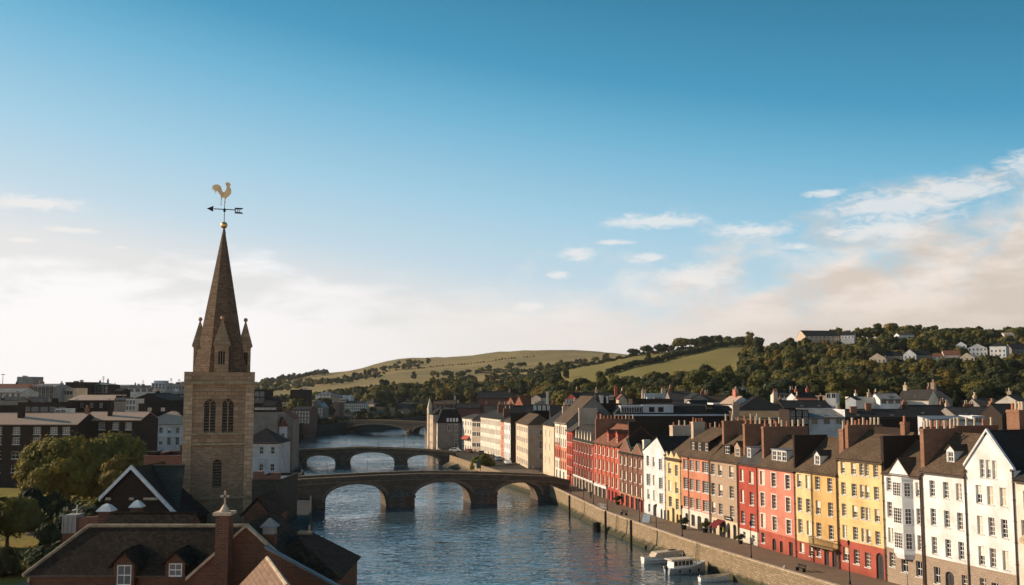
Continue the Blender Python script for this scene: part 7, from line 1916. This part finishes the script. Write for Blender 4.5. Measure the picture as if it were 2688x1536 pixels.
# mooring piles in the river
PG = 'mooring piles along the quay'
for px, yt, yb, w_, lab in ((1495, 1302, 1362, 0.2, 'slim black mooring pile nearest the stone bridge'), (1590, 1344, 1414, 0.2, 'tall black mooring pile in the middle of the quay wall'), (1657, 1368, 1445, 0.2, 'black mooring pile nearest the boats'),
                            (1566, 1372, 1397, 0.75, 'short thick black dolphin pile beside the middle mooring pile'), (1695, 1433, 1441, 0.2, 'low stub of a pile in the water just off the long boat')):
    p = on(px, yb, WZ); hgt = (yb - yt) * p.y / 2613
    if p.x > xr(p.y) - 0.9: p.x = xr(p.y) - 0.9
    t = thing('mooring_pile', lab, 'pile', (p.x, p.y, WZ), 0, PG)
    b = MB(); b.lathe([(w_, -2.5), (w_, hgt - 0.15), (w_ * 0.7, hgt)], (0, 0, 0), 8); b.build('post', DARKWOOD, t)
    if w_ < 0.5 and hgt > 1:
        b = MB(); b.lathe([(w_ + 0.04, hgt * 0.72), (w_ + 0.04, hgt * 0.76)], (0, 0, 0), 8); b.build('iron_band', IRON, t)
# lamp posts on the promenade
def lamp(x, y, h_, lab, lantern=True):
    t = thing('street_lamp', lab, 'street lamp', (x, y, 0.012), 0, 'lamp posts on the quay promenade')
    b = MB(); b.lathe([(0.16, 0), (0.14, 0.35), (0.07, 0.6), (0.055, h_ * 0.6), (0.045, h_)], (0, 0, 0), 8); b.build('post', IRON, t)
    b = MB(); b.lathe([(0.05, h_), (0.11, h_ + 0.05), (0.17, h_ + 0.42), (0.2, h_ + 0.44), (0.04, h_ + 0.62)], (0, 0, 0), 6); b.build('lantern', DARKGLASS if False else IRON, t)
for px, py, h_, lab in ((1498, 1303, 4.2, 'thin black lamp post opposite the maroon terrace near the bridge end'), (1532, 1319, 4.0, 'thin black lamp post opposite the middle of the maroon terrace'), (1558, 1328, 4.4, 'thin black lamp post at the edge of the orange-red shops'),
                        (1594, 1343, 4.4, 'thin black lamp post before the red shopfronts'), (1679, 1373, 3.6, 'black lamp post with lantern before the brown brick gables'), (1720, 1402, 4.2, 'black lamp post on the parapet side opposite the white gabled house'),
                        (1791, 1411, 4.4, 'black lamp post opposite the yellow zigzag house'), (1972, 1468, 4.6, 'black lamp post in front of the bright red house'), (2231, 1534, 4.6, 'black lamp post in front of the tall yellow house')):
    p = on(px, py, 0); p.x = max(p.x, xr(p.y) + 0.75); lamp(p.x, p.y, h_, lab)
# small things on the promenade
def P0(px, py): return on(px, py, 0)
p = P0(1694, 1372); t = thing('display_board', 'blue-grey board leaning on the promenade before the white gabled house', 'board', (p.x, p.y, 0.012), rad(-35))
b = MB(); b.hexa([(-0.75, 0, 0), (0.75, 0, 0), (0.75, 0.06, 0), (-0.75, 0.06, 0), (-0.6, 0.5, 1.45), (0.75, 0.5, 1.45), (0.75, 0.56, 1.45), (-0.6, 0.56, 1.45)]); b.build('panel', plain_mat('blue_grey_board', (0.26, 0.32, 0.36), 0.6, 0.2), t)
b = MB(); b.tube((-0.5, 1.0, 0), (-0.4, 0.55, 1.35), 0.03, n=5); b.tube((0.6, 1.0, 0), (0.6, 0.55, 1.35), 0.03, n=5); b.build('prop', IRON, t)
def bench(px, py, ang, lab):
    p = P0(px, py); t = thing('bench', lab, 'bench', (p.x, p.y, 0.012), ang)
    b = MB()
    for i in range(3): b.box(-0.85, 0.85, -0.2 + i * 0.15, -0.08 + i * 0.15, 0.42, 0.46)
    b.build('seat', DARKWOOD, t)
    b = MB()
    for i in range(2): b.box(-0.85, 0.85, 0.27, 0.31, 0.58 + i * 0.16, 0.7 + i * 0.16)
    b.build('backrest', DARKWOOD, t)
    for x in (-0.7, 0.7):
        b = MB(); b.box(x - 0.04, x + 0.04, -0.18, 0.3, 0, 0.42); b.box(x - 0.04, x + 0.04, 0.25, 0.3, 0.42, 0.86); b.build('leg', IRON, t)
bench(1637, 1352, rad(-60), 'black bench on the promenade before the brown brick gables')
bench(2101, 1500, rad(-70), 'black bench against the parapet opposite the yellow and ochre house')
p = P0(1580, 1333); t = thing('bicycle_rack', 'pale metal bicycle rack before the red shopfronts', 'bicycle rack', (p.x, p.y, 0.012), rad(-70))
b = MB()
for i in range(6):
    x = -1.25 + i * 0.5
    b.tube((x, -0.3, 0), (x, -0.3, 0.6), 0.03, n=5); b.tube((x, -0.3, 0.6), (x, 0.3, 0.75), 0.03, n=5); b.tube((x, 0.3, 0.75), (x, 0.3, 0), 0.03, n=5)
b.build('hoop_frame', TRIM, t); b = MB(); b.box(-1.4, 1.4, -0.34, -0.26, 0, 0.06); b.box(-1.4, 1.4, 0.26, 0.34, 0, 0.06); b.build('base_rail', TRIM, t)
def planter(px, py, lab, s=1.0, mat=None):
    p = P0(px, py); t = thing('planter', lab, 'planter', (min(p.x, xf(p.y) - 0.8), p.y, 0.012))
    b = MB(); b.lathe([(0.3 * s, 0), (0.42 * s, 0.5 * s), (0.46 * s, 0.5 * s), (0.44 * s, 0.56 * s)], (0, 0, 0), 10); b.build('tub', DARKWOOD, t)
    obj('foliage', quads_mesh('foliage', leaf_cloud(dome(0.6 * s, 0.55 * s, 0.95 * s, 8, random.Random(2), 0.2 * s, 0.35 * s), 420, 0.09 * s, 3), [mat or LEAFD]), t)
planter(1622, 1325, 'dark bushy tub by the wall of the brown brick house', 1.1)
planter(1795, 1390, 'dark bushy tub at the corner of the salmon house', 1.2)
planter(1864, 1398, 'leafy tub between the salmon and tan brick houses', 1.15, LEAF)
planter(1944, 1428, 'small tub plant beside the drainpipe of the bright red house', 0.9)
# a van-sized sign on the bridge, gull on the wall
p = at(1257, 1240, 241); t = thing('notice_board', 'green notice board on a post behind the nearest bridge', 'notice board', (p.x, p.y, zat(1243, 241)))
b = MB(); b.tube((0.4, 0, -3), (0.4, 0, 2.8), 0.07, n=6); b.build('post', IRON, t)
b = MB(); b.box(-0.55, 0.5, -0.06, 0.06, 1.2, 3.0); b.build('board', plain_mat('green_board', (0.07, 0.13, 0.09), 0.6, 0.2), t)
b = MB(); p = P0(2137, 1516); gx = xr(p.y) + 0.2
b.ball((0, 0, 0.16), 0.16, 10, 0, (1.5, 0.75, 0.8)); b.ball((0.24, 0, 0.33), 0.075, 8, 0); b.tube((0.14, 0, 0.2), (0.24, 0, 0.33), 0.075, 0.05, 6); b.tube((0.3, 0, 0.33), (0.39, 0, 0.31), 0.02, 0.008, 5); b.tube((-0.15, 0, 0.18), (-0.42, 0, 0.17), 0.07, 0.01, 6)
b.tube((0.02, -0.05, -0.01), (0.02, -0.05, 0.1), 0.012, n=4); b.tube((0.02, 0.05, -0.01), (0.02, 0.05, 0.1), 0.012, n=4)
g = b.build('gull', BOATWHITE, smooth=True); g.location = (gx, p.y, 1.06); g.rotation_euler = (0, 0, 1.0); tag(g, 'white gull perched on the quay parapet', 'gull')

# ---------------------------------------------------------------- people
def cloth_mat(name, top, legs):
    def fn(t, b):
        z = t.n('ShaderNodeSeparateXYZ', x0=objco(t)).outputs[2]
        c = t.mix(t.step(z, 0.84, 0.88), legs, top)
        c = t.mix(t.step(z, 1.47, 1.5), c, (0.42, 0.26, 0.18))
        t.put(b.inputs['Base Color'], t.mix(t.step(z, 1.66, 1.69), c, (0.05, 0.035, 0.025)))
    return pmat(name, fn, 0.85)
def person_mesh(name, mat, stride=0.16, arm=0.12):
    J = [((0, 0, 0.95), .15), ((0, 0, 1.2), .15), ((0, 0, 1.4), .165), ((0, 0, 1.5), .06), ((0, 0.02, 1.6), .1), ((0, 0, 1.72), .09),
         ((-.2, 0, 1.4), .07), ((-.25, -arm * .3, 1.12), .05), ((-.25, -arm, .86), .035), ((.2, 0, 1.4), .07), ((.25, arm * .3, 1.12), .05), ((.25, arm, .86), .035),
         ((-.1, 0, .88), .11), ((-.11, stride * .5, .5), .075), ((-.11, stride, .09), .05), ((-.11, stride - .14, .04), .045), ((.1, 0, .88), .11), ((.11, -stride * .4, .5), .075), ((.11, -stride, .09), .05), ((.11, -stride - .14, .04), .045)]
    E = [(0, 1), (1, 2), (2, 3), (3, 4), (4, 5), (2, 6), (6, 7), (7, 8), (2, 9), (9, 10), (10, 11), (0, 12), (12, 13), (13, 14), (14, 15), (0, 16), (16, 17), (17, 18), (18, 19)]
    me = bpy.data.meshes.new(name); me.from_pydata([j[0] for j in J], E, []); me.materials.append(mat)
    o = bpy.data.objects.new('person', me)
    o.modifiers.new('skin', 'SKIN'); o.modifiers.new('sub', 'SUBSURF').render_levels = 1
    for v, (p_, r) in zip(me.skin_vertices[0].data, J): v.radius = (r, r * 0.85)
    me.skin_vertices[0].data[0].use_root = True
    return o
PM = [person_mesh('person_dark', cloth_mat('dark_clothes', (0.03, 0.03, 0.035), (0.02, 0.02, 0.03))), person_mesh('person_pale', cloth_mat('pale_clothes', (0.5, 0.45, 0.4), (0.08, 0.08, 0.12)), 0.1), person_mesh('person_red', cloth_mat('red_clothes', (0.35, 0.06, 0.05), (0.04, 0.04, 0.05)), 0.2),
      person_mesh('person_vest', cloth_mat('bright_vest_clothes', (0.45, 0.5, 0.06), (0.03, 0.03, 0.04)), 0.05)]
for i, (px, py, k, a, lab) in enumerate(((1893, 1409, 0, 2.0, 'person in dark clothes standing by the maroon awning'), (1899, 1411, 3, 1.0, 'person in a bright yellow-green vest by the maroon awning'), (1662, 1334, 2, 0.4, 'person in red walking before the brown brick shopfronts'), (1551, 1309, 0, 2.6, 'person in dark clothes by the maroon house shopfronts'),
                                      (1190, 1180, 0, 0.5, 'person in dark clothes beside the grey mansard house'), (1203, 1182, 1, 1.5, 'person in pale clothes under the grey mansard side wall'), (1222, 1187, 2, 2.5, 'person in red before the rusty awning'), (1247, 1191, 0, 0.2, 'person in dark clothes before the beige shaded house'),
                                      (1282, 1199, 1, 1.1, 'person in pale clothes at the start of the very long cream terrace'), (1296, 1203, 0, 2.1, 'person in dark clothes midway along the very long cream terrace'), (1339, 1216, 2, 0.7, 'person in red before the bright white house'), (1400, 1237, 1, 0.9, 'person in pale clothes under the balconied side of the tan corner house'),
                                      (1418, 1240, 0, 1.9, 'person in dark clothes under the balconied side of the tan corner house'))):
    p = P0(px, py); o = PM[k].copy(); COL.objects.link(o); o.location = (p.x, p.y, 0.01); o.rotation_euler = (0, 0, a); tag(o, lab, 'person', 'people on the quays')
for i, (px, d, z, lab) in enumerate(((905, 345.5, 1.95, 'person in pale clothes crossing the middle bridge at its left third'), (990, 346, 2.3, 'person in pale clothes on the crown of the middle bridge'), (1040, 347, 1.95, 'person in pale clothes right of the crown of the middle bridge'))):
    o = PM[1].copy(); COL.objects.link(o); o.location = ((px - 1344) / 2613 * d, d, z - 0.35); o.rotation_euler = (0, 0, 1.5); tag(o, lab, 'person', 'people on the middle bridge')

# ---------------------------------------------------------------- cars on the far quay
def car(px, py, ang, mat, lab):
    p = P0(px, py); t = thing('parked_car', lab, 'car', (p.x, p.y, 0.012), ang, 'cars parked on the far quay')
    b = MB(); prof = [(-2.1, 0.35), (2.1, 0.35), (2.15, 0.75), (1.3, 0.92), (0.75, 1.42), (-1.1, 1.45), (-1.85, 0.98), (-2.15, 0.9)]
    b.extrude(prof, 1.65); b.build('body', mat, t)
    b = MB(); b.extrude([(-1.65, 0.98), (1.1, 0.95), (0.68, 1.36), (-1.05, 1.38)], 1.68); b.build('window', DARKGLASS, t)
    for x in (-1.3, 1.35):
        for y in (-0.76, 0.76):
            b = MB(); b.tube((x, y - 0.1, 0.32), (x, y + 0.1, 0.32), 0.32, n=12); b.build('wheel', DARKWOOD, t)
car(1308, 1210, rad(-82), plain_mat('blue_grey_car_paint', (0.20, 0.24, 0.27), 0.35, 0.1), 'blue-grey car parked before the very long cream terrace')
car(1264, 1194, rad(-82), plain_mat('black_car_paint', (0.02, 0.02, 0.022), 0.3, 0.1), 'black car parked at the start of the very long cream terrace')
car(1232, 1189, rad(-70), plain_mat('dark_red_car_paint', (0.12, 0.03, 0.025), 0.35, 0.1), 'dark red car parked before the rusty awning')
car(1333, 1219, rad(-80), BOATWHITE, 'white car parked before the bright white house')
car(1195, 1186, rad(-20), BOATWHITE, 'white van-like car by the grey mansard side wall')

# ---------------------------------------------------------------- evening haze in the valley
hm = bpy.data.materials.new('valley_haze'); hm.use_nodes = True
t = NT(hm.node_tree)
pv = t.n('ShaderNodeVolumePrincipled', i_Color=(1.0, 0.97, 0.93), i_Density=0.00003, i_Anisotropy=0.25)
t.n('ShaderNodeOutputMaterial', i_Volume=pv.outputs[0])
b = MB(); b.box(-6600, 6600, -60, 3900, -8, 190)
tag(b.build('haze', hm, uv=False), 'thin warm evening haze over the river valley and hills', 'haze', None, 'stuff')
